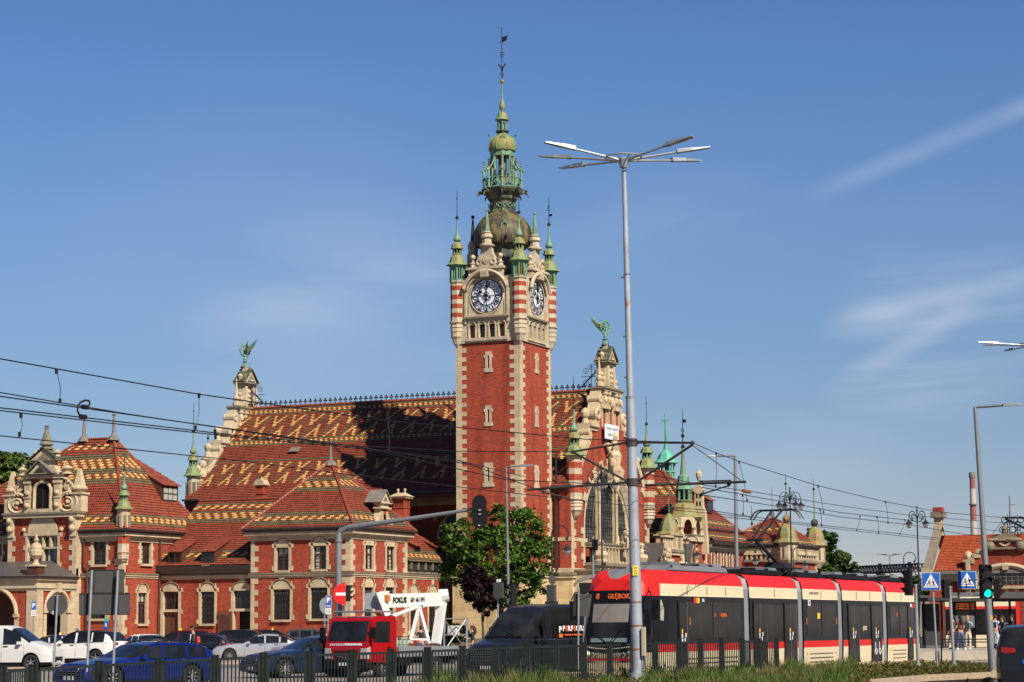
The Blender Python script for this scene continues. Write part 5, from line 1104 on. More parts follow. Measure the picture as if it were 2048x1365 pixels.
# ---- entrance porch
XP=-97.64; YP=134.20
pc=thing('entrance_porch','stone and brick arched porch with a slate roof and urn at the far left','porch',(-102.93,135.48,0))
def arch_wall(s,fr,a,b,z1,cx,hw,zs,m,d=.6,n=16):
    """wall a..b up to z1 with one round-headed opening"""
    ar=arcpts(cx,zs,hw,hw,0,PI,n)
    h=n//2
    s.poly([fr(b,0),fr(b,z1),fr(cx,z1)]+[fr(*q) for q in ar[:h+1][::-1]]+[fr(cx+hw,0)],m)
    s.poly([fr(cx-hw,0)]+[fr(*q) for q in ar[h:][::-1]]+[fr(cx,z1),fr(a,z1),fr(a,0)],m)
    full=[(cx+hw,0)]+ar+[(cx-hw,0)]
    for p,q in zip(full,full[1:]): s.poly([fr(*p),fr(*q),fr(*q,-d),fr(*p,-d)],'stone')
    s.tube([fr(cx+(hw+.16)*math.cos(PI*i/n),zs+(hw+.16)*math.sin(PI*i/n),.05) for i in range(n+1)],.17,'stone',6)
    for sg in (-1,1): 
        q,r=sorted((cx+sg*hw,cx+sg*(hw+.35))); fbox(s,fr,q,r,0,zs,0,.06,'stone'); fbox(s,fr,q-.06,r+.06,zs-.2,zs+.02,0,.16,'stone')
    fprism(s,fr,[(cx-.16,zs+hw),(cx+.16,zs+hw),(cx+.25,zs+hw+.7),(cx-.25,zs+hw+.7)],0,.25,'stone')
s=MB(); y1=YR
pr=fcoord(XP,'x',112,1200)[0]
arch_wall(s,FX(XP),YP,y1,5.1,(YP+y1)/2+.15,1.3,3.2,'brick')
arch_wall(s,FY(YP),XP-7.0,XP,5.1,XP-3.6,1.75,2.9,'brick'); arch_wall(s,FY(YP),XP-14,XP-7.0,5.1,XP-10.4,1.75,2.9,'brick')
for fr,a,b in ((FX(XP),YP,YP+.75),(FX(XP),y1-.6,y1),(FY(YP),XP-.8,XP)): fbox(s,fr,a,b,0,4.6,0,.09,'stone')
part(s,'arcade',pc)
s=MB(); s.poly([(XP-14,y1-.03,0),(XP,y1-.03,0),(XP,y1-.03,5.1),(XP-14,y1-.03,5.1)],'door_wood'); s.box(XP-4.5,XP-3,y1-.3,y1-.1,0,3.3,'stone'); s.box(XP-2.2,XP-.8,y1-.2,y1-.05,0,3.0,'black'); part(s,'inner_wall',pc)
s=MB()
for o,a,b,m in ((.1,4.6,4.78,'stone'),(.2,4.78,4.95,'stone_pale'),(.06,4.95,5.35,'stone'),(.25,5.35,5.5,'stone'),(.36,5.5,5.62,'stone_grey')): s.box(XP-14,XP+o,YP-o,y1,a,b,m)
part(s,'entablature',pc)
s=MB(); s.poly([(XP-14,YP-.4,5.65),(XP+.4,YP-.4,5.65),(XP-2.2,y1,6.9),(XP-14,y1,6.9)],'slate'); s.poly([(XP+.4,YP-.4,5.65),(XP+.4,y1,5.65),(XP-2.2,y1,6.9)],'slate'); s.box(XP-14,XP+.45,YP-.45,y1,5.6,5.66,'gutter'); part(s,'porch_roof',pc)
s=MB(); s.box(XP-.75,XP+.15,YP-.15,YP+.75,5.62,6.35,'joinery'); s.box(XP-.85,XP+.25,YP-.25,YP+.85,6.35,6.48,'stone'); s.lathe(XP-.3,YP+.3,[(.3,6.48),(.18,6.65),(.2,6.85),(.5,7.15),(.55,7.5),(.42,7.6),(.45,7.7),(.35,7.95),(.1,8.1),(.2,8.25),(.12,8.4),(.05,8.7)],'stone',12); part(s,'roof_urn',pc)
# ================================================================ right-hand wings
XW2=-67.0
fr=FX(XW2); ty=lambda px,py=1100: onX(px,py,XW2)
# ---- terrace block with balustrade, copper cupola and lions
tb=thing('terrace_wing','low brick block with stone balustrade and small copper cupola right of the great gable','terrace',(XW2-4,186,0))
y0=182.6; y1=ty(1379).y
zb0=ty(1340,1099).z; zb1=ty(1340,1072).z
s=MB(); s.box(XW2-9,XW2,y0,y1,0,zb0-.25,'brick'); part(s,'wall',tb)
s=MB(); s.box(XW2-9,XW2+.3,y0,y1,zb0-.25,zb0,'stone_grey'); s.box(XW2-9,XW2+.2,y0,y1,zb0-.5,zb0-.25,'stone')
for (a,b) in ((y0,(y0+y1)/2-.9),((y0+y1)/2+.9,y1)):
    fbox(s,fr,a,b,zb0,zb0+.15,-.25,.1,'stone'); fbox(s,fr,a,b,zb1-.16,zb1,-.28,.14,'stone')
    n=int((b-a)/.36)
    for i in range(n): q=fr(a+(b-a)*(i+.5)/n,0,-.08); s.lathe(q.x,q.y,[(.1,zb0+.15),(.12,zb0+.4),(.07,zb0+.75),(.09,zb1-.2)],'stone',6)
    s.poly([fr(a,zb0,-.3),fr(b,zb0,-.3),fr(b,zb1,-.3),fr(a,zb1,-.3)],'brick')
part(s,'balustrade',tb)
s=MB(); c=(y0+y1)/2; s.box(XW2-1.6,XW2+.25,c-.95,c+.95,zb0,zb1+.05,'stone'); s.box(XW2-1.8,XW2+.4,c-1.1,c+1.1,zb1+.05,zb1+.2,'stone'); fprism(s,fr,[(c-.3,zb0+.1),(c+.3,zb0+.1)]+arcpts(c,zb0+1.0,.3,.3,0,PI,6),.25,.27,'stone_grey'); part(s,'cupola_base',tb)
s=MB(); z=zb1+.2; s.lathe(XW2-.7,c,[(1.25,z-.02),(1.15,z+.08),(.95,z+.25),(.86,z+.6),(.74,z+.95),(.5,z+1.35),(.24,z+1.7),(.12,z+1.85)],'copper_gold',8,PI/8); s.ball((XW2-.7,c,z+1.9),.13,'iron',6); s.cyl((XW2-.7,c,z+1.8),(XW2-.7,c,z+4.2),.05,.03,'copper_green',5); s.ball((XW2-.7,c,z+3.4),.1,'iron',6); s.cyl((XW2-.7,c,z+4.2),(XW2-.7,c,z+5.4),.03,.01,'iron',4); s.ring((XW2-.7,c,z+4.6),Vector((0,1,0)),Vector((0,0,1)),.18,.025,'iron',8,4); part(s,'cupola',tb)
for px in (1310,1368):
    s=MB(); q=ty(px,1140); s.hexa([fr(q.y-1.1,q.z-.6,.0),fr(q.y-1.1,q.z-.6,.9),fr(q.y,q.z+2.0,.9),fr(q.y,q.z+2.0,0),fr(q.y-.85,q.z-.6,0),fr(q.y-.85,q.z-.6,.9),fr(q.y,q.z+2.3,.9),fr(q.y,q.z+2.3,0)],'stone')
    s.hexa([fr(q.y+1.1,q.z-.6,.0),fr(q.y+1.1,q.z-.6,.9),fr(q.y,q.z+2.0,.9),fr(q.y,q.z+2.0,0),fr(q.y+.85,q.z-.6,0),fr(q.y+.85,q.z-.6,.9),fr(q.y,q.z+2.3,.9),fr(q.y,q.z+2.3,0)],'stone')
    fprism(s,fr,[(q.y-.9,q.z-.6),(q.y+.9,q.z-.6),(q.y,q.z+1.6)],.0,.5,'brick')
    s.poly([fr(q.y-1.1,q.z-.5,.9),fr(q.y,q.z+2.3,.9),fr(q.y,q.z+2.3,-.9),fr(q.y-1.1,q.z-.5,-.9)],'slate')
    part(s,'pediment',tb)
zp=ty(1300,1146).z
s=MB(); s.box(XG,XW2+2.2,164.9,y1,zp-2.2,zp-.15,'stone'); s.box(XG,XW2+2.35,164.7,y1,zp-.15,zp,'stone_grey'); s.box(XG,XW2+2.0,165.2,y1,0,zp-2.2,'stone_wall'); part(s,'plinth',tb)
s=MB(); q=ty(1300,1140); s.lathe(XW2+1.2,184,[(.4,zp),(.2,zp+.2),(.5,zp+.6),(.5,zp+.9),(.2,zp+1.1),(.25,zp+1.4),(.05,zp+1.6)],'stone',8); part(s,'urn',tb)
lp1=lion(None,(XW2+1.3,onX(1333,1140,XW2+1.3).y,zp),2.1,Vector((1,-.2,0))) if 0 else None
def statue_lion(x,y,z,h,label,dirv):
    t=thing('stone_lion',label,'statue',(x,y,z)); lion(t,(x,y,z),h,dirv,'lion_body'); return t
statue_lion(XW2+1.3,onX(1333,1140,XW2+1.3).y,zp,2.1,'seated stone lion with a shield in front of the small copper cupola',Vector((.9,-.45,0)))
statue_lion(XG+1.4,AC+.1,8.5-.35+.0,1.7,'seated stone lion on the balcony below the great arched window',Vector((.9,-.45,0)))
# ---- open turret pavilion
tp=thing('turret_pavilion','brick corner tower with an open stone arcade under a rusty green copper bell roof','tower',(XW2-2,191.5,0))
ya,yb=ty(1379).y,ty(1413).y; xa=XW2-2.6; zA=ty(1395,1073).z; zB=ty(1395,1041).z
s=MB(); s.box(xa,XW2,ya,yb,0,zA,'brick'); part(s,'wall',tp)
s=MB(); quoins(s,fr,ya,1,1,zA-.4,'stone',.5,.4,.8,.05); quoins(s,fr,yb,-1,1,zA-.4,'stone',.5,.4,.8,.05); quoins(s,fr,(ya+yb)/2-.7,1,1,zA-.4,'stone',.5,.3,.6,.045); quoins(s,FY(ya),XW2,-1,1,zA-.4,'stone',.5,.4,.8,.05); part(s,'quoins',tp)
s=MB(); s.box(xa-.1,XW2+.25,ya-.25,yb+.25,zA-.5,zA,'stone'); s.box(xa-.1,XW2+.3,ya-.3,yb+.3,zA,zA+.12,'stone_grey'); 
cx,cy=(xa+XW2)/2,(ya+yb)/2; rx,ry=(XW2-xa)/2+.1,(yb-ya)/2+.1
for i in range(8):
    a=2*PI*i/8+PI/8; p=(cx+rx*1.02*math.cos(a),cy+ry*1.02*math.sin(a)); s.lathe(p[0],p[1],[(.26,zA+.12),(.2,zA+.3),(.18,zB-.9),(.3,zB-.7)],'stone',8)
    a2=a+PI/4; q=(cx+rx*1.02*math.cos(a2),cy+ry*1.02*math.sin(a2)); e=Vector((q[0]-p[0],q[1]-p[1],0)); L_=e.length; e.normalize(); m_=Vector(((p[0]+q[0])/2,(p[1]+q[1])/2,zB-.72))
    pts=[m_-e*L_/2,m_+e*L_/2,m_+e*L_/2+Vector((0,0,.95)),m_-e*L_/2+Vector((0,0,.95))]
    hw=L_/2-.25; ar=[m_+e*(hw*math.cos(q_))+Vector((0,0,.75*math.sin(q_))) for q_ in [PI*k/8 for k in range(9)]]
    s.poly([pts[1],pts[2],pts[3],pts[0]]+ar[::-1],'stone'); s.tube([v+Vector((0,0,.05)) for v in ar],.06,'stone',4)
s.lathe(cx,cy,[(rx*.62,zA+.1),(rx*.62,zB)],'brick',8,PI/8)
s.lathe(cx,cy,[(rx*1.15,zB+.1),(rx*1.2,zB+.3)],'stone',8,PI/8)
part(s,'arcade',tp)
s=MB(); z=zB+.25; k=(onX(1385,1006,cx).z-z)/2.3
s.lathe(cx,cy,[(rx*1.3,z),(rx*1.26,z+.1),(rx*1.1,z+.4*k),(rx*1.0,z+.9*k),(rx*.92,z+1.4*k),(rx*.7,z+1.9*k),(rx*.4,z+2.2*k),(rx*.33,z+2.35*k)],'copper_gold',8,PI/8); z+=2.3*k
for i in range(8): a=2*PI*i/8+PI/8; s.cyl((cx+.62*math.cos(a),cy+.62*math.sin(a),z),(cx+.62*math.cos(a),cy+.62*math.sin(a),z+1.1),.1,.1,'copper_green',5)
s.lathe(cx,cy,[(.42,z),(.42,z+1.1)],'black',8); s.lathe(cx,cy,[(.72,z),(.72,z+.12)],'copper_gold',8); s.lathe(cx,cy,[(.8,z+1.08),(.76,z+1.15),(.62,z+1.4),(.55,z+1.9),(.5,z+2.3),(.3,z+2.45),(.26,z+2.9),(.18,z+3.7),(.12,z+5.0)],'copper_green',8,PI/8)
z+=5.0; s.ball((cx,cy,z),.2,'iron',7); s.cyl((cx,cy,z),(cx,cy,z+3.6),.06,.02,'iron',5); s.ball((cx,cy,z+1.0),.18,'iron',6); s.ring((cx,cy,z+1.5),Vector((1,0,0)),Vector((0,0,1)),.16,.03,'iron',8,4); s.box(cx,cx+.35,cy-.02,cy+.02,z+2.2,z+2.5,'iron'); part(s,'bell_roof',tp)
# ---- hip roofed building behind
hb=thing('station_pavilion','hip roofed pavilion behind the copper cupola, its tile roof crowned by a bright green lantern','station pavilion',(-76,200,0))
Xh1=XW2-.5; Yh0=193.0
ze=onX(1441,1064,Xh1).z
ap=onY(1345,962,199.5); 
s=MB(); s.box(-86,Xh1-.6,Yh0+.6,206,0,ze,'brick'); part(s,'wall',hb)
eaves(hb,-86,Xh1-.5,Yh0+.5,206,ze)
e2=onX(1441,1060,Xh1)
ra=Vector((-79.0,199.5,16.2)); rb=Vector((-72.6,199.5,16.2))
hip_roof(hb,-90,Xh1,Yh0,206,ze+.1,(-80.5,199.5,16.4),(-73.2,199.5,16.4),bands('rrosorrrrrrrrrrroccccyorrrr'),.25,rh=.3)
T=lambda x,q,zz: Vector((-79.6+x,Yh0+1.6+q,ze+1.9+zz))
shed_dormer(hb,0,0,0,1.6,1.1,3.0,frx=T)
T=lambda x,q,zz: Vector((-74.9+x,Yh0+1.4+q,ze+1.4+zz))
shed_dormer(hb,0,0,0,1.6,1.1,3.0,frx=T)
T=lambda x,q,zz: Vector((Xh1-1.5-q,203+x-2,ze+1.9+zz))
shed_dormer(hb,0,0,0,1.8,1.2,4.2,frx=T)
s=MB(); p=onY(1333,958,201); x,y,z=p; 
s.lathe(x,y,[(.95,z-1.5),(.85,z+.2)],'copper_bright',8,PI/8)
for i in range(8): a=2*PI*i/8; s.cyl((x+.8*math.cos(a),y+.8*math.sin(a),z),(x+.8*math.cos(a),y+.8*math.sin(a),z+1.5),.12,.12,'copper_bright',5)
s.lathe(x,y,[(.55,z),(.55,z+1.4)],'copper_dark',8); s.lathe(x,y,[(.95,z+.6),(.95,z+.7)],'copper_bright',8,PI/8); s.lathe(x,y,[(1.3,z+1.5),(1.2,z+1.62),(.9,z+1.85),(.7,z+2.3),(.45,z+2.6),(.25,z+2.8),(.18,z+3.3),(.12,z+3.5),(.08,z+6.2)],'copper_bright',8,PI/8)
for sg in (-1,1): s.tube([(x,y,z+5.3),(x+sg*.2,y,z+5.7),(x+sg*.45,y,z+5.6)],.06,'copper_bright',4)
part(s,'roof_lantern',hb)
s=MB(); p=onY(1397,1010,192.6); f2=FY(192.6); x,z=p.x,p.z
fprism(s,f2,[(x-.8,z-4.5),(x+.8,z-4.5),(x+.6,z-.6),(x+.4,z-.2),(x+.35,z+1.2),(x+.55,z+1.3),(x,z+2.0),(x-.55,z+1.3),(x-.35,z+1.2),(x-.4,z-.2),(x-.6,z-.6)],-.5,0,'stone')
for zz in (-.1,.6): 
    for q in (-.15,.15): fbox(s,f2,x+q-.08,x+q+.08,z+zz,z+zz+.4,0,.01,'black')
s.lathe(x,192.8,[(.16,z+2.0),(.12,z+2.2),(.28,z+2.6),(.3,z+2.9),(.12,z+3.1),(.04,z+3.4)],'stone',8); part(s,'stone_dormer_gable',hb)
# ---- long wing with lancet windows
lw=thing('station_wing','long brick wing with a row of tall stone lancet windows and low tile roof','station wing',(-69,199,0))
ya2=yb; yb2=204.4; zt_=ty(1450,1088).z
s=MB(); s.box(XW2-6,XW2,ya2,yb2,0,zt_-.2,'brick'); part(s,'wall',lw)
for px in (1424.5,1437,1448.5,1460.5,1471.5):
    s=MB(); c=ty(px,1120).y; hw=.45; z0_=ty(px,1150).z; z1_=ty(px,1112).z
    ptl=[(c-hw,z0_),(c+hw,z0_),(c+hw,z1_),(c+hw*.6,z1_+.6),(c,z1_+.95),(c-hw*.6,z1_+.6),(c-hw,z1_)]
    fprism(s,fr,ptl,0,.03,'stone_grey'); s.tube([fr(a,b,.06) for a,b in ptl[1:]+[ptl[0]]],.09,'stone',5); s.cyl(fr(c,z1_+1.0,.05),fr(c,z1_+1.6,.05),.12,.08,'stone',5); fprism(s,fr,[(c-hw*.5,z0_),(c+hw*.2,z0_),(c+hw*.2,z1_+.1),(c-hw*.1,z1_+.5),(c-hw*.5,z1_+.1)],.03,.05,'glass')
    part(s,'lancet_window',lw)
s=MB(); fbox(s,fr,ya2,yb2,zt_-.75,zt_-.5,0,.15,'stone'); fbox(s,fr,ya2,yb2,zt_-.5,zt_-.2,0,.5,'stone_grey'); fbox(s,fr,ya2,yb2,zt_-.2,zt_+.15,0,.75,'gutter'); part(s,'cornice',lw)
s=MB(); slope_tri(s,(XW2+.7,ya2,zt_+.15),(XW2+.7,yb2+2,zt_+.15),(XW2-4,ya2,zt_+4.0),bands('rosorrrrrrrr'),.25,.28,(XW2-4,yb2-2,zt_+4.0)); part(s,'roof',lw)
# ---- end pavilion
ep=thing('station_pavilion','small brick end pavilion with two copper domed corner turrets and a stone arcade frieze','station pavilion',(-65,209,0))
XE2=onY(1577,1100,204.5).x; ye2=onX(1634,1100,XE2).y; xe0=-67.3; f1=FY(204.5); f3=FX(XE2)
zE=onY(1530,1094,204.5).z; zS=onY(1530,1117,204.5).z; zS0=zS
s=MB(); s.box(xe0-6,XE2,204.5,ye2,0,zE-.3,'brick'); part(s,'wall',ep)
s=MB()
for f_,a,b,m in ((f1,xe0,XE2,10),(f3,204.5,ye2,12)):
    fbox(s,f_,a,b+(.2 if f_ is f3 else 0),zS-.35,zS-.1,0,.25,'stone_grey'); fbox(s,f_,a,b,zE-.75,zE-.3,0,.28,'stone'); 
    for i in range(m):
        t=a+.3+(b-a-.6)*i/(m-1); fbox(s,f_,t-.1,t+.1,zS-.1,zS+.85,0,.2,'stone'); fbox(s,f_,t-.17,t+.17,zS+.75,zS+.95,0,.22,'stone')
        if i<m-1: s.ring(f_(t+(b-a-.6)/(m-1)/2,zS+.95,.12),f_(1,0,0)-f_(0,0,0),Vector((0,0,1)),(b-a-.6)/(m-1)/2,.07,'stone',8,4,0,PI)
quoins(s,f1,XE2,-1,.5,zS-.4,'stone',.5,.5,.9,.04); quoins(s,f3,204.5,1,.5,zS-.4,'stone',.5,.4,.8,.04); quoins(s,f3,ye2,-1,.5,zS-.4,'stone',.5,.5,.9,.04)
c=onX(1612,1140,XE2).y
for sg in (-1,1): s.hexa([f3(c+sg*1.4,3.8,0),f3(c+sg*1.4,3.8,.15),f3(c+sg*.1,7.0,.15),f3(c+sg*.1,7.0,0),f3(c+sg*1.05,3.8,0),f3(c+sg*1.05,3.8,.15),f3(c-sg*.2,6.6,.15),f3(c-sg*.2,6.6,0)],'stone')
fbox(s,f1,xe0+.9,xe0+2.0,zS-2.5,zS-2.0,0,.06,'stone')
part(s,'arcade_frieze',ep)
eaves(ep,xe0-4,XE2-.1,204.6,ye2,zE)
ap=onY(1543,1035,209)
hip_roof(ep,xe0-2.2,XE2+.4,204.1,ye2+.5,zE+.1,(ap.x,209.3,ap.z),(ap.x+.05,209.3,ap.z),bands('rosorrrrrrocsorrrr'),.25,rh=.28)
s=MB(); s.lathe(ap.x,209.3,[(1.0,ap.z-.9),(.55,ap.z-.5),(.3,ap.z-.1),(.2,ap.z+.3),(.12,ap.z+.6)],'slate',8); s.cyl((ap.x,209.3,ap.z+.5),(ap.x,209.3,ap.z+3.0),.05,.03,'lead',5); part(s,'roof_finial',ep)
for (x,y,lab) in ((XE2-.2,204.7,0),(XE2-.2,ye2,1)):
    s=MB(); s.lathe(x,y,[(.5,zS-.8),(.95,zS-.2),(1.0,zS),(1.0,zE+.25),(1.15,zE+.35)],'stone',8,PI/8)
    for i in range(8): a=2*PI*i/8; s.cyl((x+.93*math.cos(a),y+.93*math.sin(a),zE-1.0),(x+.93*math.cos(a),y+.93*math.sin(a),zE-.1),.12,.12,'stone_grey',6)
    o=part(s,'corner_turret',ep); s=MB(); z=zE+.35
    s.lathe(x,y,[(1.3,z),(1.2,z+.15),(1.0,z+.4),(.92,z+.9),(.75,z+1.4),(.4,z+1.75),(.2,z+1.9)],'copper_gold',8,PI/8); s.ball((x,y,z+2.25),.4,'copper_dark' if lab else 'copper_gold',8); s.cyl((x,y,z+2.5),(x,y,z+5.0),.09,.06,'copper_green',5); s.cyl((x,y,z+5),(x,y,z+6.6),.04,.02,'iron',4); s.ball((x,y,z+5.6),.13,'iron',6); part(s,'turret_dome',ep,under=o)
for px,py,Y in ((1504,1060,212),):
    p=onY(px,py,Y); s=MB(); s.cyl((p.x,p.y,p.z-1.5),(p.x,p.y,p.z+1.2),.09,.06,'copper_green',5); s.ball((p.x,p.y,p.z+.6),.14,'iron',6); s.cyl((p.x,p.y,p.z+1.2),(p.x,p.y,p.z+2.4),.04,.02,'iron',4); part(s,'spike',ep)
# ================================================================ far right station building
M('brick_far',(.33,.07,.04),.8,0,.15)
FRY=232.0; f=FY(FRY); fb_=thing('station_building','long brick building with plain orange tile roof and round arched gable at the far right','station building',(-45,FRY,0))
Q=lambda px,py,Y=FRY: onY(px,py,Y)
xa=Q(1857,1100).x; ze=Q(1900,1142).z; zr=onY(1900,1071,FRY+5).z
s=MB(); s.box(xa,-25,FRY,FRY+10,0,ze-.2,'brick'); part(s,'wall',fb_)
s=MB(); slope_tri(s,(xa+.6,FRY-.6,ze),(-25,FRY-.6,ze),(xa+.6,FRY+5,zr),lambda k,j:'tile_orange',.3,.3,(-25,FRY+5,zr)); s.poly([(xa,FRY+5,zr),(-25,FRY+5,zr),(-25,FRY+10,ze),(xa,FRY+10,ze)],'tile_orange'); part(s,'roof',fb_)
s=MB(); fbox(s,f,xa+.6,-25,ze-.35,ze,0,.7,'lead'); fbox(s,f,xa,-25,ze-1.1,ze-.35,0,.2,'stone'); part(s,'cornice',fb_)
s=MB() # stepped end gable with coping
pts=[(FRY-.9,ze-.5),(FRY+5,zr+.5),(FRY+10.5,ze-.5)]
for (a,b),(c,d) in zip(pts,pts[1:]): s.hexa([(xa-.5,a,b),(xa+.4,a,b),(xa+.4,c,d),(xa-.5,c,d),(xa-.5,a,b+.6),(xa+.4,a,b+.6),(xa+.4,c,d+.6),(xa-.5,c,d+.6)],'stone_grey')
s.box(xa-.6,xa+.5,FRY-1,FRY-.1,ze-1.3,ze+.1,'stone'); s.box(xa-.4,xa+.4,FRY+4.5,FRY+5.5,zr,zr+2.2,'stone'); s.box(xa-.7,xa+.7,FRY+4.2,FRY+5.8,zr+1.9,zr+2.5,'stone_grey'); s.box(xa-.5,xa+.5,FRY+4.4,FRY+5.6,zr+2.5,zr+3.0,'brick'); part(s,'end_gable',fb_)
fg=FY(FRY-.5); gx=Q(2014,1200,FRY-.5).x; z0_=Q(2014,1180,FRY-.5).z; W=lambda py: Q(2014,py,FRY-.5).z
s=MB()
hw=Q(2050,1200).x-gx; hw=3.9
zs=W(1172); 
fprism(s,fg,[(gx-hw-1,0),(gx+hw+1,0),(gx+hw+1,W(1140)),(gx+hw,W(1122)),(gx+hw-.9,W(1112)),(gx+hw-1.4,W(1098)),(gx-hw+1.4,W(1098)),(gx-hw+.9,W(1112)),(gx-hw,W(1122)),(gx-hw-1,W(1140))],-.4,0,'brick')
fprism(s,fg,[(gx-1.4,W(1098)),(gx+1.4,W(1098)),(gx+1.2,W(1078)),(gx-1.2,W(1078))],-.4,.0,'brick')
part(s,'gable_wall',fb_)
s=MB()
hv=2.9; fprism(s,fg,[(gx-hv,W(1170)),(gx+hv,W(1170))]+arcpts(gx,W(1170),hv,W(1138)-W(1170),0,PI,14),0,.02,'glass'); s.tube([fg(a,b,.1) for a,b in arcpts(gx,W(1170),hv+.35,W(1138)-W(1170)+.35,0,PI,16)],.32,'stone',6)
for i in range(-4,5): x=gx+i*.6; h=(W(1138)-W(1170))*math.sqrt(max(0,1-(i*.6/hv)**2)); fbox(s,fg,x-.03,x+.03,W(1170),W(1170)+h,.02,.07,'lead')
for k in (.4,.8,1.2): fbox(s,fg,gx-hv*.85,gx+hv*.85,W(1170)+k,W(1170)+k+.05,.02,.07,'lead')
fbox(s,fg,gx-.3,gx+.3,W(1140),W(1130),0,.4,'stone'); part(s,'arched_window',fb_)
s=MB(); fbox(s,fg,gx-4.5,gx+4.5,W(1178),W(1172),0,.3,'stone'); fbox(s,fg,gx-4.5,gx+4.5,W(1192),W(1187),0,.3,'stone')
for i in range(9): x=gx-4+i*1.0; fbox(s,fg,x-.22,x+.22,W(1187),W(1179),0,.12,'stone')
for sg in (-1,1):
    for a,b,c,d in ((hw-.2,1124,1113,0),(hw-.9,1113,1106,0),(hw-1.3,1106,1097,0)): q=gx+sg*a; fbox(s,fg,q-.45,q+.45,W(b)-.1,W(c),-.4,.12,'stone')
    s.ball(fg(gx+sg*1.6,W(1092),0),.6,'stone_grey',10); s.ball(fg(gx+sg*3.9,W(1112),-.2),.45,'stone',8,1.3); fbox(s,fg,gx+sg*3.9-.5,gx+sg*3.9+.5,W(1122),W(1118),-.5,.2,'stone'); s.box(gx+sg*3.9-.2,gx+sg*3.9+.2,FRY-.8,FRY-.3,W(1140),W(1122),'stone')
fbox(s,fg,gx-2.3,gx+2.3,W(1099),W(1095),-.4,.4,'stone_grey'); fbox(s,fg,gx-1.6,gx+1.6,W(1080),W(1077),-.4,.35,'stone'); fprism(s,fg,[(gx-1.5,W(1077)),(gx+1.5,W(1077)),(gx,W(1066))],-.4,.2,'stone_grey'); s.ball(fg(gx,W(1063),0),.3,'stone_grey',8); s.lathe(gx,FRY-.5,[(.25,W(1062)),(.4,W(1058)),(.25,W(1055)),(.1,W(1050)),(.2,W(1048)),(.03,W(1045))],'stone_grey',8)
for sg in (-1,1): s.tube([fg(gx,W(1093),.05),fg(gx+sg*.55,W(1086),.05)],.13,'stone',5); s.tube([fg(gx,W(1098),.05),fg(gx,W(1092),.05)],.13,'stone',5)
part(s,'gable_ornament',fb_)
def far_prop(): pass
# rooftop ironwork and mast
s=MB(); p=Q(2021,1075,FRY+4); s.cyl(p,onY(2019,992,FRY+4),.12,.07,'lead',6); s.cyl(onY(2019,1009,FRY+4),onY(2030,1010,FRY+4),.04,.04,'lead',4); tag(s.build('roof_mast'),'thin grey mast with a short side arm above the orange roof at far right','mast')
s=MB()
for px in (2016,2036):
    for a,b in ((0,0),(.35,.2),(-.35,.2),(0,.55),(.2,.85),(-.2,.85)):
        c=Q(px,1066,FRY+4)+Vector((a*1.6,0,b*1.6)); s.ring(c,Vector((1,0,0)),Vector((0,0,1)),.34,.05,'iron',10,4)
    c=Q(px,1075,FRY+4); s.cyl(c,c+Vector((0,0,2.4)),.06,.04,'iron',4)
tag(s.build('roof_ironwork'),'curled wrought iron ornaments on the ridge of the orange roof','ironwork')
# ---- chimney far away
M('far_red',(.26,.085,.075),.9,0,.2,.05); M('far_white',(.38,.33,.30),.9,0,.2,.05)
fc=thing('factory_chimney','tall red and white banded smokestack beyond the orange roof','chimney',dep(1954,1250,850))
b=dep(1954,1250,850); top=dep(1950.5,945,850).z; s=MB(); zz=[0,top*.4]+[dep(1950,y,850).z for y in (1070,1042,1008,978,952,945)]; cols=['far_white','far_red','far_white','far_red','far_white','far_red','stone_grey']
for i in range(7): 
    r_=lambda z: 1.75-.75*(z/top); s.lathe(b.x,b.y,[(r_(zz[i]),zz[i]),(r_(zz[i+1]),zz[i+1])],cols[i],14)
s.lathe(b.x,b.y,[(1.2,top-2.2),(1.3,top-1.0),(1.15,top)],'stone_grey',14); s.lathe(b.x,b.y,[(1.7,zz[4]-.5),(1.7,zz[4])],'lead',14); part(s,'stack',fc)
# ---- lattice gantry of the railway behind
s=MB(); A=dep(1703,1150,300); B=dep(1850,1150,285); zt2=dep(1775,1131,292).z; zb2=dep(1775,1145,292).z
A.z=B.z=0; d=(B-A); L_=d.length; d.normalize(); e=Vector((-d.y,d.x,0))
for o in (-.8,.8):
    for z in (zb2,zt2): s.cyl(A+e*o+Vector((0,0,z)),B+e*o+Vector((0,0,z)),.09,.09,'iron',4)
    n=24
    for i in range(n):
        p=A+e*o+d*(L_*i/n); q=A+e*o+d*(L_*(i+1)/n); m=(p+q)/2; s.cyl(p+Vector((0,0,zb2)),m+Vector((0,0,zt2)),.06,.06,'iron',4); s.cyl(m+Vector((0,0,zt2)),q+Vector((0,0,zb2)),.06,.06,'iron',4)
for i in (.0,.4,.8): p=A+d*(L_*i); s.box(p.x-.2,p.x+.2,p.y-.2,p.y+.2,0,zt2+.3,'iron')
tag(s.build('rail_gantry'),'dark lattice girder gantry above the railway, right of the bushy trees','gantry')
s=MB(); p=dep(1779,1112,320); s.cyl((p.x,p.y,0),p,.12,.08,'lead',5); d=r0
for k in (-1.4,-.7,.7,1.4): s.cyl(p,p+d*k*1.1+Vector((0,0,.25)),.04,.04,'lead',4); s.box(p.x+d.x*k*1.1-.3,p.x+d.x*k*1.1+.3,p.y+d.y*k*1.1-.2,p.y+d.y*k*1.1+.2,p.z+.2,p.z+.28,'lead')
tag(s.build('far_floodlight'),'distant pale mast with spreading lamp arms above the lattice gantry','mast')
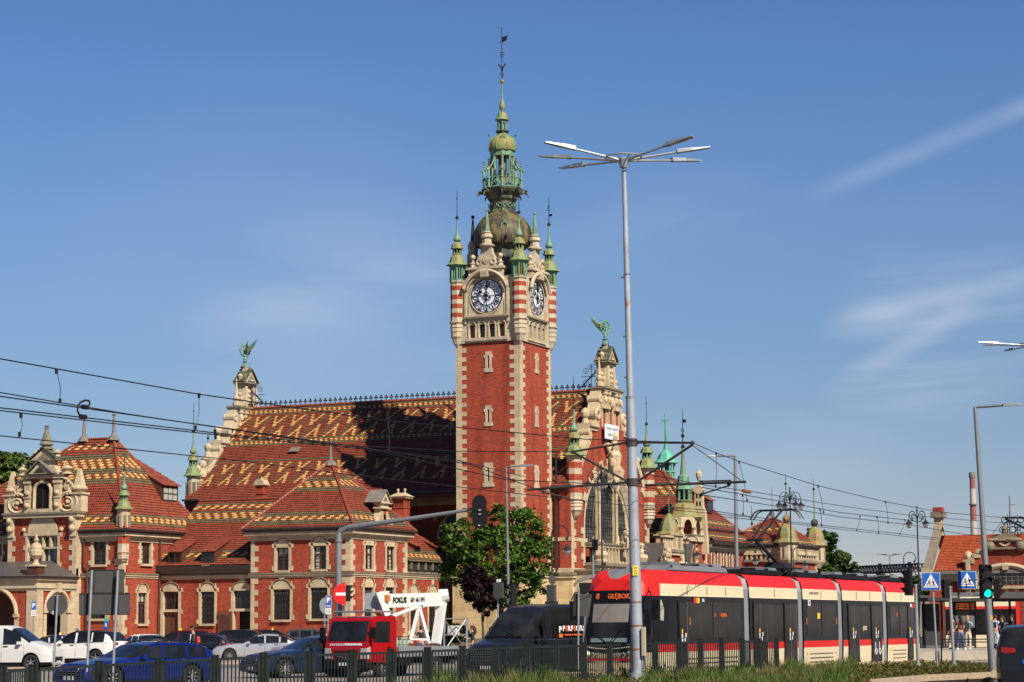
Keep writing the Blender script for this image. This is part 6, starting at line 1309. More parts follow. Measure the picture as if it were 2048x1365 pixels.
# ================================================================ ground
M('asphalt',(.10,.095,.09),.9,0,.25,.4,.01); M('road_light',(.20,.18,.165),.9,0,.2,.3,.01); M('paving',(.26,.20,.17),.9,0,.2,.7,.01); M('concrete',(.30,.265,.215),.9,0,.2,.8,.01)
M('gravel',(.26,.20,.14),.95,0,.5,14,.04); M('soil',(.10,.075,.04),.95,0,.4,3,.05); M('paint_white',(.6,.6,.58),.7,0,.1); M('grass_far',(.07,.10,.03),.95,0,.4,1)
def sheet(name,pts,z,m,th=0):
    s=MB(); P=[(p[0],p[1],z) for p in pts]; s.poly(P,m)
    if th:
        for a,b in zip(P,P[1:]+P[:1]): s.poly([a,b,(b[0],b[1],z-th),(a[0],a[1],z-th)],m)
    return struct(s.build(name))
def G(px,d): p=dep(px,1300,d); return (p.x,p.y)
s=MB(); s.box(-1500,1500,-200,3000,-.5,0,'asphalt'); struct(s.build('ground'))
sheet('station_forecourt',[G(-300,96),G(1150,128),G(1150,170),G(-300,175)],.12,'paving',.12)
sheet('carriageway',[G(-700,40),G(1500,58),G(1500,92),G(1150,110),G(-700,84)],.004,'road_light')
sheet('road',[(-27,88),(0,60),(30,90),(20,150),(-27,150)],.004,'road_light')
s=MB()
for q in range(12):
    a=Vector((*G(40+150*q,104),0)); d=Vector((.9,.42,0)).normalized(); n_=Vector((-d.y,d.x,0)); s.poly([a+Vector((0,0,.016)),a+d*2.5+Vector((0,0,.016)),a+d*2.5+n_*.14+Vector((0,0,.016)),a+n_*.14+Vector((0,0,.016))],'paint_white')
struct(s.build('lane_markings'))
# tram track
TB=Vector((-24.45,58,0)); TA=math.atan2(1.2,29.0); td=Vector((math.sin(TA),math.cos(TA),0)); tn=Vector((td.y,-td.x,0)) # tn points to +X
s=MB(); c=TB; 
s.poly([c-td*30-tn*1.6+uz*.012,c-td*30+tn*1.6+uz*.012,c+td*120+tn*1.6+uz*.012,c+td*120-tn*1.6+uz*.012],'concrete'); struct(s.build('track_bed'))
s=MB()
for o in (-.72,.72):
    for w_ in (c,): s.hexa([w_-td*30+tn*(o-.035)+uz*.01,w_-td*30+tn*(o+.035)+uz*.01,w_+td*120+tn*(o+.035)+uz*.01,w_+td*120+tn*(o-.035)+uz*.01,w_-td*30+tn*(o-.035)+uz*.05,w_-td*30+tn*(o+.035)+uz*.05,w_+td*120+tn*(o+.035)+uz*.05,w_+td*120+tn*(o-.035)+uz*.05],'lead')
struct(s.build('tram_rails'))
# planting bed, raised behind the fence
BZ=.28
bed=[(700,1440),(850,1363),(1120,1353),(1300,1350),(1560,1341),(1700,1332),(1900,1328),(1975,1333),(1990,1344),(1982,1353),(1850,1359),(1740,1369),(1700,1400),(1300,1460)]
bp=[onZ(x,y,BZ) for x,y in bed]; sheet('planting_bed',bp,BZ,'soil',.3)
s=MB(); cb=[onZ(x,y,BZ+.02) for x,y in bed[1:-2]]
s.tube([Vector((p.x,p.y,BZ-.02)) for p in cb],.16,'gravel',4); struct(s.build('gravel_edging'))
gp=[onZ(x,y,.02) for x,y in ((1700,1356),(1990,1349),(2075,1346),(2100,1392),(1700,1400))]; 
gp2=[onZ(x,y,.03) for x,y in ((1560,1350),(1700,1339),(1900,1336),(1990,1341),(2010,1352),(2000,1333),(1900,1328),(1700,1331),(1560,1340))]
sheet('gravel_strip',[onZ(x,y,.03) for x,y in ((1740,1374),(1850,1362),(1985,1355),(2010,1353),(2010,1358),(1850,1368),(1740,1382))],.03,'gravel')
# ---------------------------------------------------------------- leaves and grass
def leafmat(name,c):
    m,nt,b=base(name,.6,0,.2); out=nt.nodes['Material Output']
    f=noise(nt,.9,3,.6); cr=ramp(nt,f,[(.3,mul(c,.65)),(.7,mul(c,1.35))]); nt.links.new(cr,b.inputs['Base Color'])
    t=nt.nodes.new('ShaderNodeBsdfTranslucent'); nt.links.new(cr,t.inputs[0]); mxs=nt.nodes.new('ShaderNodeMixShader'); mxs.inputs[0].default_value=.3
    nt.links.new(b.outputs[0],mxs.inputs[1]); nt.links.new(t.outputs[0],mxs.inputs[2]); nt.links.new(mxs.outputs[0],out.inputs[0])
leafmat('leaf_a',(.06,.12,.014)); leafmat('leaf_b',(.11,.18,.022)); leafmat('leaf_c',(.035,.075,.012)); leafmat('leaf_purple',(.022,.010,.012)); leafmat('leaf_far',(.06,.10,.025)); leafmat('leaf_far2',(.09,.14,.04)); leafmat('grass_a',(.065,.12,.018)); leafmat('grass_b',(.10,.14,.03)); leafmat('grass_c',(.16,.14,.06)); leafmat('sedum',(.075,.095,.018)); leafmat('sedum_red',(.11,.055,.022)); M('bark',(.06,.045,.03),.9,0,.3,3,.03)
leafmat('blossom',(.45,.22,.30))
def rv(rn): 
    while True:
        v=Vector((rn.uniform(-1,1),rn.uniform(-1,1),rn.uniform(-1,1)))
        if .05<v.length<1: return v.normalized()
def tree(name,label,x,y,z0,blobs,ls,n,mats,trunk_r=.2,trunk_top=None,cat='tree',group=None,seed=1,limbs=True):
    """blobs: (dx,dy,z,rx,ry,rz) lobes of the crown; leaves gather in tufts near their surface"""
    rn=random.Random(seed); t=thing(name,label,cat,(x,y,z0),0,group); s=MB()
    tt=trunk_top or blobs[0][2]; s.tube([(x,y,z0-.1),(x+.05,y,z0+(tt-z0)*.35),(x-.05,y+.05,z0+(tt-z0)*.7),(x,y,tt)],[trunk_r,trunk_r*.8,trunk_r*.6,trunk_r*.25],'bark',8)
    if limbs:
        for b in blobs:
            c=Vector((x+b[0],y+b[1],b[2])); st=Vector((x,y,z0+(tt-z0)*rn.uniform(.35,.7)))
            s.tube([st,(st+c)/2+rv(rn)*.2,c+rv(rn)*b[3]*.3],[trunk_r*.45,trunk_r*.3,.03],'bark',5)
            for _ in range(3): e=c+Vector((rv(rn).x*b[3],rv(rn).y*b[4],rv(rn).z*b[5]))*.85; s.tube([(st+c)/2,(c+e)/2,e],[trunk_r*.22,trunk_r*.12,.015],'bark',4)
    part(s,'trunk',t)
    s=MB(); tot=sum(b[3]*b[4]*b[5] for b in blobs)**1
    for b in blobs:
        nb=int(n*(b[3]*b[4]*b[5])/tot); tf=max(6,nb//38); tufts=[]
        for _ in range(tf):
            v=rv(rn); r_=rn.uniform(.55,1.05)**.6
            tufts.append((Vector((x+b[0]+v.x*b[3]*r_,y+b[1]+v.y*b[4]*r_,b[2]+v.z*b[5]*r_)),rn.uniform(.55,1.15)*min(b[3],b[5])*.26,v))
        for _ in range(nb):
            c,rr,v=rn.choice(tufts); o=Vector((rn.gauss(0,1),rn.gauss(0,1),rn.gauss(0,.55)))*rr*.62; p=c+o
            nrm=(rv(rn)+Vector((0,0,.9))+v*.4).normalized(); a=nrm.cross(rv(rn)); 
            if a.length<.1: continue
            a.normalize(); bb=nrm.cross(a); k=ls*rn.uniform(.6,1.3)
            s.poly([p-a*k,p-bb*k*.55,p+a*k,p+bb*k*.6],rn.choice(mats))
    part(s,'crown',t); return t
def at(px,py,d): return dep(px,py,d)
# street maple before the tower
b=at(1003,1300,128); k=128/4450
def blob(px,py,rpx,rz,dd=0,d0=128,bx=None,by=None):
    p=at(px,py,d0+dd); return (p.x-bx,p.y-by,p.z,rpx*d0/4450,rpx*d0/4450*.9,rz*d0/4450)
bl=[(990,1120,66,62,0),(930,1075,46,42,-.5),(1045,1065,52,46,.5),(1000,1045,40,34,0),(925,1135,44,40,.5),(1065,1125,42,44,-.6),(1035,1180,42,38,-.6),(975,1170,48,38,-1),(1090,1160,26,30,0),(905,1100,26,26,0),(1075,1090,32,28,.8),(955,1030,22,20,0)]
tree('maple_tree','leafy green street maple in front of the clock tower base','x'and b.x,b.y,.1,[blob(px,py,r_,rz,dd,128,b.x,b.y) for px,py,r_,rz,dd in bl],.115,24000,['leaf_a','leaf_a','leaf_b','leaf_c'],.17,None,'tree',None,3)
b=at(965,1300,118)
tree('purple_plum','small tree with dark purple leaves below the maple behind the black van',b.x,b.y,.1,[blob(px,py,r_,rz,0,118,b.x,b.y) for px,py,r_,rz in ((960,1178,36,34),(945,1155,28,24),(985,1185,22,26),(972,1212,18,20))],.10,6000,['leaf_purple'],.09,None,'tree',None,4)
# background trees
b=at(20,1290,290)
tree('broadleaf_tree','large bright green tree behind the tiled roof at the far left edge',b.x,b.y,0,[blob(px,py,r_,rz,0,290,b.x,b.y) for px,py,r_,rz in ((15,960,55,52),(45,945,36,38),(-30,960,60,60),(62,950,20,26),(20,925,26,20))],.42,9000,['leaf_far','leaf_far2','leaf_b'],.5,None,'tree',None,5)
for i,(px,lab,bl) in enumerate(((1640,'dark green tree with an open top beside the end pavilion turret',((1630,1100,26,30),(1650,1080,22,22),(1622,1070,14,12),(1640,1130,34,34),(1588,1075,10,8))),(1680,'low bushy tree between the open topped tree and the lattice gantry',((1672,1118,24,20),(1690,1130,22,18),(1650,1140,24,18),(1705,1140,16,12))))):
    b=at(px,1290,262+i*8); tree('background_tree',lab,b.x,b.y,0,[blob(p_,q_,r_,rz,0,262+i*8,b.x,b.y) for p_,q_,r_,rz in bl],.3,5000,['leaf_far','leaf_c','leaf_far'],.35,None,'tree','trees behind the end pavilion',7+i)
for i,(px,py,w_,lab) in enumerate(((885,1272,26,'green shrub against the wall left of the purple tree'),(915,1268,24,'flowering pink shrub left of the purple tree'),(1000,1262,24,'green shrub right of the purple tree'))):
    b=at(px,1300,135); tree('shrub',lab,b.x,b.y,.1,[blob(px,py,w_,18,0,135,b.x,b.y)],.1,1500,['leaf_a','leaf_b']+(['blossom'] if i==1 else []),.05,None,'shrub','shrubs below the station wall',20+i)
# tall grasses and low sedum in the bed
rn=random.Random(11)
def inpoly(x,y,P):
    c=False; n=len(P)
    for i in range(n):
        a,b=P[i],P[i-1]
        if (a.y>y)!=(b.y>y) and x<(b.x-a.x)*(y-a.y)/(b.y-a.y)+a.x: c=not c
    return c
s=MB(); cnt=0
clumps=[]
while len(clumps)<620:
    px=rn.uniform(700,1705); d=rn.uniform(44,84); p=at(px,1300,d)
    if not inpoly(p.x,p.y,bp): continue
    if 1125<px<1290 and rn.random()<.96: continue
    if px<860 and rn.random()<.7: continue
    clumps.append((p.x,p.y,rn.choice((.12,.17,.22,.3,.4))*rn.uniform(.8,1.2),px))
for x,y,h,px in clumps:
    mm=rn.choice(['grass_a','grass_a','grass_b','grass_c'])
    for _ in range(38):
        a=rn.uniform(0,2*PI); r_=abs(rn.gauss(0,.16)); bx,by=x+math.cos(a)*r_,y+math.sin(a)*r_; l=rn.uniform(.1,.5)*h; hh=h*rn.uniform(.6,1.2); c2=rn.uniform(0,2*PI); w_=rn.uniform(.008,.016)
        e=Vector((math.cos(c2),math.sin(c2),0)); f_=Vector((math.cos(a),math.sin(a),0)); b0=Vector((bx,by,BZ-.02)); b1=b0+f_*l*.35+uz*hh*.6; b2=b0+f_*l+uz*hh
        s.poly([b0-e*w_,b0+e*w_,b1+e*w_*.8,b1-e*w_*.8],mm); s.poly([b1-e*w_*.8,b1+e*w_*.8,b2],mm)
struct(tag(s.build('ornamental_grass'),'tufts of tall green grass growing along the fence in the planting bed','grass'),'stuff')
s=MB(); n=0
while n<26000:
    px=rn.uniform(700,2000); d=rn.uniform(44,90); p=at(px,1300,d)
    if not inpoly(p.x,p.y,bp): continue
    if px<1650 and rn.random()<.62: continue
    n+=1; k=rn.uniform(.02,.055); nrm=(rv(rn)+uz*.7).normalized(); a=nrm.cross(rv(rn)); 
    if a.length<.1: continue
    a.normalize(); b=nrm.cross(a); hz_=.5+.5*math.sin(p.x*3.1)*math.cos(p.y*2.3); c=Vector((p.x,p.y,BZ+rn.uniform(0,.10+.10*hz_))); s.poly([c-a*k,c-b*k*.6,c+a*k,c+b*k*.6],'sedum_red' if rn.random()<.22+.2*hz_ else ('sedum' if rn.random()<.7 else 'grass_a'))
struct(tag(s.build('sedum_mat'),'low green and reddish ground cover filling the raised bed','ground cover'),'stuff')
# ================================================================ fence
def interp_(P,x):
    for (a,b),(c,d) in zip(P,P[1:]):
        if a<=x<=c: return b+(d-b)*(x-a)/(c-a)
    return P[-1][1]
M('fence_green',(.016,.021,.020),.55,0,.2,3,0,0,.2)
PX=[-60,5,67,199,317,430,527,620,704,782,855,925,992,1054,1112,1168,1219,1266,1310,1358,1401,1443,1484,1517,1553]
TY=[(-100,1346),(0,1340),(199,1329),(317,1323),(430,1317),(527,1312.5),(620,1309),(704,1306),(782,1303.5),(855,1300.5),(925,1298),(992,1295.5),(1054,1293.2),(1114,1291.2),(1168,1290),(1266,1287),(1358,1283.7),(1443,1281.6),(1560,1281)]
def topy(x):
    for (a,b),(c,d) in zip(TY,TY[1:]):
        if a<=x<=c: return b+(d-b)*(x-a)/(c-a)
    return TY[-1][1]
fp=[]
DP=[(-100,42.5),(0,43.5),(199,45),(430,48),(620,50),(782,52),(925,53.5),(1054,56),(1168,58.5),(1266,61),(1401,64),(1560,68)]
for px in PX:
    y=topy(px); d=(1.7-1.18)*FPX/(y-(H0-ROLL*(px-CX)))
    d=interp_(DP,px)
    p=dep(px,y,d); fp.append(Vector((p.x,p.y,p.z)))
fe=thing('pedestrian_fence','dark green metal railing fence of upright bars along the whole foreground','fence',(fp[0].x,fp[0].y,0))
def fbot(i): return 0 if i<8 else min(BZ,.05*(i-7))
for i,p in enumerate(fp):
    for o in (-.055,.055):
        d=(fp[min(i+1,len(fp)-1)]-fp[max(0,i-1)]); d.z=0; d.normalize(); q=p+d*o; s=MB(); s.box(q.x-.035,q.x+.035,q.y-.035,q.y+.035,fbot(i)-.05,p.z+.05,'fence_green'); s.box(q.x-.042,q.x+.042,q.y-.042,q.y+.042,p.z+.05,p.z+.07,'fence_green'); part(s,'post',fe)
for i,(a,b) in enumerate(zip(fp,fp[1:])):
    s=MB(); d=b-a; L_=d.length; d=Vector((d.x,d.y,0)).normalized(); n_=Vector((-d.y,d.x,0)); A=a+d*.14; B=b-d*.14; zb=max(fbot(i),fbot(i+1))+.1
    tz=lambda q: a.z+(b.z-a.z)*((Vector((q.x-a.x,q.y-a.y,0)).length)/L_)
    def bar(p,q,z0,z1,w_=.018,rel=True):
        h0,h1=(tz(p),tz(q)) if rel else (0,0); y0_,y1_=(h0 if z0>.8 else 0),(h1 if z0>.8 else 0); Y0_,Y1_=(h0 if z1>.8 else 0),(h1 if z1>.8 else 0)
        f=lambda q_,z,h: Vector((q_.x,q_.y,z-1.185+h if h else z))
        s.hexa([f(p,z0,y0_)-n_*w_,f(q,z0,y1_)-n_*w_,f(q,z0,y1_)+n_*w_,f(p,z0,y0_)+n_*w_,f(p,z1,Y0_)-n_*w_,f(q,z1,Y1_)-n_*w_,f(q,z1,Y1_)+n_*w_,f(p,z1,Y0_)+n_*w_],'fence_green')
    bar(A,B,1.13,1.185,.02); bar(A,B,zb,zb+.04,.02); nb=max(8,int(round((B-A).length/.105)))
    for j in range(nb+1): q=A+(B-A)*(j/nb); e=.006 if 0<j<nb else .016; bar(q-d*e*1.9,q+d*e*1.9,zb+.04,1.13,.011)
    for q in (A,B): bar(q-d*.14,q,1.02,1.05,.01)
    part(s,'railing_panel',fe)
# ================================================================ vehicles
def paint(name,c,met=.0,rough=.3,coat=.35): return M(name,c,rough,met,.04,.5,0,coat,.3)
paint('car_white',(.62,.62,.60)); paint('car_silver',(.42,.43,.45),.5,.3); paint('car_black',(.006,.007,.009)); paint('car_navy',(.006,.017,.05),.2); paint('car_blue',(.004,.014,.13),.2); paint('car_maroon',(.07,.006,.010),.2); paint('car_grey',(.07,.075,.08),.4); paint('truck_red',(.30,.004,.007),0,.35,.5); paint('van_charcoal',(.011,.012,.016),.0,.3,.4); paint('van_white',(.50,.50,.49),0,.4,.4)
paint('tram_red',(.52,.013,.009),0,.5,.12); paint('tram_cream',(.58,.50,.33),0,.5,.15); M('tram_black',(.006,.006,.007),.3,0,.1,1,0,0,.25)
glass_dark('car_glass',(.012,.013,.014),.04,.55); glass_dark('tram_glass',(.011,.011,.012),.08,.25); M('windscreen_shade',(.17,.155,.14),.4,0,.1); M('glass_tint',(.13,.17,.16),.12,0,.2)
M('rubber',(.012,.012,.013),.8,0,.2); M('alloy',(.40,.40,.41),.3,.7,.1); M('chrome',(.5,.5,.5),.15,1,.05); M('plastic_black',(.008,.008,.009),.6,0,.1,3,0,0,.15); M('plastic_grey',(.10,.10,.105),.6,0,.1)
M('lamp_red',(.30,.01,.012),.2,0,.1,1,0,.5); M('lamp_clear',(.45,.46,.47),.1,.3,.2,9,0,.6); M('lamp_amber',(.6,.17,.02),.3,0,.1); M('taxi_yellow',(.75,.48,.03),.4,0,.05); M('plate_white',(.55,.55,.54),.5,0,.05); M('steel_grey',(.19,.20,.215),.5,.3,.12,2); M('galvanised',(.30,.32,.34),.45,.5,.2,3); M('rust',(.22,.08,.03),.9,0,.3,6)
M('lift_white',(.58,.57,.55),.4,0,.08,2); M('cream_box',(.42,.35,.24),.7,0,.1); M('sign_blue',(.008,.08,.36),.4,0,.03); M('sign_red',(.62,.012,.008),.4,0,.03); M('sign_white',(.62,.63,.65),.4,0,.03); M('sign_back',(.055,.055,.057),.6,0,.1,3,0,0,.2); M('sign_back_dark',(.03,.03,.032),.6,0,.1,3,0,0,.2); M('sign_yellow',(.72,.50,.02),.4,0,.05); M('teal',(.03,.42,.33),.4,0,.05)
EM('led_orange',(1,.16,.02),.26); EM('lamp_green',(.0,.95,.55),1.6); EM('head_glow',(1,.8,.5),3); EM('brake_glow',(1,.03,.02),.5)
def fdir(a): return r0*math.cos(R(a))+f0*math.sin(R(a))
def wheel(root,c,ax,r=.33,w=.21,spokes=10,rim='alloy',name='wheel',smooth=True):
    """ax points outwards"""
    s=MB(); c=Vector(c); ax=Vector(ax).normalized(); u=Vector((0,0,1)); v=ax.cross(u)
    def rg(rr,o): return [c+ax*o+(u*math.cos(2*PI*k/24)+v*math.sin(2*PI*k/24))*rr for k in range(24)]
    s.loft([rg(r*.60,w*.42),rg(r*.68,w*.5),rg(r*.93,w*.5),rg(r,w*.36),rg(r,-w*.4),rg(r*.9,-w*.5),rg(r*.5,-w*.5)],'rubber',False,True); o=part(s,name,root,True,50)
    s=MB(); s.loft([rg(r*.69,w*.47),rg(r*.63,w*.40),rg(r*.61,w*.1)],rim,False,False); s.poly(rg(r*.62,w*.12),'plastic_black')
    for k in range(spokes):
        a=2*PI*k/spokes; d=u*math.cos(a)+v*math.sin(a); e=ax.cross(d); h=r*.045
        s.hexa([c+ax*w*.2-e*h*1.3+d*r*.08,c+ax*w*.2+e*h*1.3+d*r*.08,c+ax*w*.38+e*h*1.3+d*r*.08,c+ax*w*.38-e*h*1.3+d*r*.08,c+ax*w*.28-e*h+d*r*.64,c+ax*w*.28+e*h+d*r*.64,c+ax*w*.43+e*h+d*r*.64,c+ax*w*.43-e*h+d*r*.64],rim)
    s.cyl(c+ax*w*.2,c+ax*w*.42,r*.13,r*.12,rim,10); part(s,'rim',root,under=o); return o
KIND={ # top line (x from the nose, z), belt line, windscreen span, rear glass span, side windows, wheels, bonnet lamp height
'sedan':dict(L=4.7,W=1.84,top=[(0,.50),(.04,.66),(.22,.80),(1.0,.93),(1.55,.98),(2.35,1.38),(2.75,1.45),(3.35,1.43),(3.8,1.32),(4.25,1.10),(4.62,1.05),(4.68,.9),(4.7,.55)],belt=[(0,.6),(.8,.82),(1.5,.92),(3.9,.99),(4.7,.92)],ws=(1.5,2.4),rg=(3.5,4.25),sw=[(1.85,2.75),(2.82,3.55),(3.6,3.98)],wh=(.93,3.75),r=.335),
'wagon':dict(L=4.75,W=1.84,top=[(0,.50),(.04,.66),(.22,.80),(1.0,.93),(1.5,.98),(2.25,1.38),(2.65,1.46),(3.6,1.45),(4.2,1.38),(4.4,1.28),(4.66,1.02),(4.73,.85),(4.75,.5)],belt=[(0,.6),(.8,.82),(1.5,.92),(3.9,.98),(4.75,.96)],ws=(1.45,2.3),rg=(4.22,4.62),sw=[(1.8,2.65),(2.72,3.5),(3.58,4.25)],wh=(.92,3.72),r=.335),
'suv':dict(L=4.6,W=1.87,top=[(0,.55),(.05,.80),(.25,.95),(.95,1.06),(1.35,1.10),(2.0,1.56),(2.4,1.68),(3.5,1.68),(4.1,1.62),(4.32,1.48),(4.52,1.12),(4.58,.95),(4.6,.55)],belt=[(0,.7),(.8,.95),(1.5,1.05),(3.6,1.12),(4.6,1.15)],ws=(1.3,2.05),rg=(4.12,4.5),sw=[(1.65,2.5),(2.57,3.35),(3.42,4.05)],wh=(.9,3.62),r=.37),
'minivan':dict(L=4.6,W=1.84,top=[(0,.55),(.05,.74),(.3,.92),(.85,1.04),(1.1,1.12),(1.95,1.58),(2.3,1.66),(3.8,1.66),(4.3,1.58),(4.45,1.42),(4.56,1.05),(4.6,.6)],belt=[(0,.7),(.8,.92),(1.5,1.02),(4.6,1.06)],ws=(1.05,1.98),rg=(4.3,4.52),sw=[(1.5,2.35),(2.42,3.2),(3.28,4.15)],wh=(.9,3.7),r=.33),
'panelvan':dict(L=4.95,W=1.9,top=[(0,.6),(.05,.85),(.25,1.02),(.75,1.16),(1.0,1.25),(1.75,1.80),(2.15,1.92),(4.7,1.94),(4.85,1.85),(4.93,1.3),(4.95,.6)],belt=[(0,.8),(.8,1.0),(1.5,1.12),(4.95,1.15)],ws=(.98,1.8),rg=(0,0),sw=[(1.35,2.2)],wh=(.92,4.0),r=.34),
'highvan':dict(L=5.9,W=2.04,top=[(0,.62),(.05,.95),(.3,1.12),(.85,1.28),(1.05,1.38),(1.75,2.12),(2.2,2.40),(2.8,2.50),(5.7,2.50),(5.84,2.35),(5.88,1.4),(5.9,.7)],belt=[(0,.85),(.8,1.12),(1.4,1.28),(5.9,1.3)],ws=(1.02,1.8),rg=(0,0),sw=[(1.4,2.15),(2.45,3.6),(3.75,5.5)],wh=(1.0,4.7),r=.36)}
def interp(P,x):
    if x<=P[0][0]: return P[0][1]
    for (a,b),(c,d) in zip(P,P[1:]):
        if a<=x<=c: return b+(d-b)*(x-a)/(c-a)
    return P[-1][1]
def car(label,cat,px,d,ang,kind,mat,name='parked_car',taxi=False,rails=False,group=None,spokes=10,brake=False,yaw0=0,lower=None,roofmat=None,H=1.0,rim='alloy',plate=None,glow=False,z=0.0):
    """px,d = middle of the car; ang = heading seen from the camera, 0 right, 90 away, 180 left, 270 towards"""
    k=KIND[kind]; L_,W_=k['L'],k['W']; F=fdir(ang); S=Vector((-F.y,F.x,0)); o_=dep(px,1300,d); O=Vector((o_.x,o_.y,z))
    t=thing(name,label,cat,O,0,group); P=lambda x,y,zz: O+F*(L_/2-x)+S*y+uz*(zz*1.0)
    r=k['r']; xs=sorted({round(i*.07,3) for i in range(int(L_/.07)+1)}|{L_}|{a for a,b in k['top']}|{a+e for q in k['sw'] for a in q for e in (-.02,.02)}|{k['ws'][0],k['ws'][1],*k['rg']})
    xs=[x for x in xs if 0<=x<=L_]; rows=[]; body=MB(); gl=MB()
    for x in xs:
        top=interp(k['top'],x)*H; be=min(interp(k['belt'],x)*H,top-.02); sill=.2 if .4<x<L_-.4 else .24
        for wx in k['wh']:
            if abs(x-wx)<r*1.16: sill=max(sill,r+math.sqrt(max(0,(r*1.16)**2-(x-wx)**2))*.98)
        e0=max(0,1-x/.55); e1=max(0,1-(L_-x)/.5); ws_=1-.16*e0**1.7-.13*e1**1.7; hw=W_/2*ws_; cab=max(0,top-be-.08); 
        wr=hw-.05-cab*.24 if kind not in('highvan','panelvan') else hw-.03-cab*.08
        sh=top-min(.1,.06+cab*.05)
        rows.append([(hw-.05,min(sill,be-.02)),(hw-.005,max(min(sill+.05,be-.01),.36*H)),(hw,be*.78 if be*.78>sill+.06 else min(sill+.07,be-.005)),(hw-.02,be),(wr,sh if cab>0 else be+(top-be)*.6),(wr*.82,top),(wr*.4,top+.018),(0,top+.022)])
    for i in range(len(xs)-1):
        xm=(xs[i]+xs[i+1])/2; a,b=rows[i],rows[i+1]
        isw=any(q0<xm<q1 for q0,q1 in k['sw']); top=interp(k['top'],xm)*H; be=interp(k['belt'],xm)*H
        for sg in (1,-1):
            for j in range(7):
                pts=[P(xs[i],sg*a[j][0],a[j][1]),P(xs[i+1],sg*b[j][0],b[j][1]),P(xs[i+1],sg*b[j+1][0],b[j+1][1]),P(xs[i],sg*a[j+1][0],a[j+1][1])]
                if sg<0: pts=pts[::-1]
                m=mat
                if j==3 and isw and top-be>.2:
                    # leave a thin body strip above the glass
                    gl.poly(pts,'car_glass'); continue
                if j>=4 and (k['ws'][0]<xm<k['ws'][1] or k['rg'][0]<xm<k['rg'][1]): gl.poly(pts,'car_glass'); continue
                if j>=4 and roofmat and k['ws'][1]<=xm<=k['rg'][0]+.3: m=roofmat
                if lower and j<1: m=lower
                body.poly(pts,m)
            body.poly([P(xs[i],0,.2),P(xs[i+1],0,.2),P(xs[i+1],sg*(b[0][0]-.02),max(.2,b[0][1])),P(xs[i],sg*(a[0][0]-.02),max(.2,a[0][1]))],'plastic_black')
    for rr,x in ((rows[0],xs[0]),(rows[-1],xs[-1])): 
        body.poly([P(x,p,q) for p,q in rr]+[P(x,-p,q) for p,q in rr[::-1]],mat)
    bo=part(body,'body',t,True,32); part(gl,'windows',t,True,32)
    # dark wheel wells
    for x in k['wh']:
        for sg in (1,-1):
            wheel(t,P(x,sg*(W_/2-.12),r),S*sg,r,.22,spokes,rim)
    s=MB(); 
    for x in k['wh']: s.cyl(P(x,-(W_/2-.3),r+.02),P(x,W_/2-.3,r+.02),r*1.12,r*1.12,'plastic_black',14)
    s.hexa([P(.3,-.7,.16),P(.3,.7,.16),P(L_-.3,.7,.16),P(L_-.3,-.7,.16),P(.3,-.7,.3),P(.3,.7,.3),P(L_-.3,.7,.3),P(L_-.3,-.7,.3)],'plastic_black'); part(s,'underbody',t)
    hl=interp(k['top'],.2)*H*.83
    for sg in (1,-1):
        s=MB(); w0=W_/2*.84; x0=.0
        s.hexa([P(.02,sg*(w0*.55),hl-.07),P(.12,sg*w0,hl-.06),P(.50,sg*(W_/2*.975),hl-.02),P(.30,sg*w0*.6,hl-.06),P(.03,sg*(w0*.55),hl+.04),P(.14,sg*w0,hl+.05),P(.52,sg*(W_/2*.972),hl+.07),P(.32,sg*w0*.6,hl+.08)],'lamp_clear'); part(s,'headlight',t)
        s=MB(); tz=interp(k['belt'],L_-.1)*H*.92
        s.hexa([P(L_+.012,sg*(w0*.55),tz-.06),P(L_-.05,sg*w0*1.0,tz-.08),P(L_-.42,sg*(W_/2*.985),tz-.02),P(L_-.3,sg*w0*.6,tz-.06),P(L_+.012,sg*(w0*.55),tz+.06),P(L_-.05,sg*w0*1.0,tz+.08),P(L_-.42,sg*(W_/2*.985),tz+.07),P(L_-.3,sg*w0*.6,tz+.06)],'brake_glow' if brake else 'lamp_red'); part(s,'taillight',t)
        s=MB(); bx=k['ws'][0]+.42; bz=interp(k['belt'],bx)*H+.06; c=P(bx,sg*(W_/2+.08),bz); s.hexa([P(bx-.05,sg*(W_/2-.06),bz-.05),P(bx-.05,sg*(W_/2+.16),bz-.04),P(bx+.1,sg*(W_/2+.17),bz-.04),P(bx+.1,sg*(W_/2-.06),bz-.05),P(bx-.02,sg*(W_/2-.06),bz+.05),P(bx-.02,sg*(W_/2+.15),bz+.09),P(bx+.09,sg*(W_/2+.15),bz+.09),P(bx+.09,sg*(W_/2-.06),bz+.05)],mat if kind!='highvan' else 'plastic_black'); part(s,'wing_mirror',t)
        for x in [q[1]+.0 for q in k['sw'][:2]]:
            s=MB(); zz=interp(k['belt'],x)*H*.92; s.hexa([P(x-.05,sg*(W_/2-.005),zz),P(x-.25,sg*(W_/2-.005),zz),P(x-.25,sg*(W_/2+.03),zz),P(x-.05,sg*(W_/2+.03),zz),P(x-.05,sg*(W_/2-.005),zz+.03),P(x-.25,sg*(W_/2-.005),zz+.03),P(x-.25,sg*(W_/2+.03),zz+.03),P(x-.05,sg*(W_/2+.03),zz+.03)],'chrome' if mat!='van_white' else 'plastic_black'); part(s,'door_handle',t)
    s=MB(); dx=[k['sw'][0][0]-.12]+[q[1]+.035 for q in k['sw'][:2]]
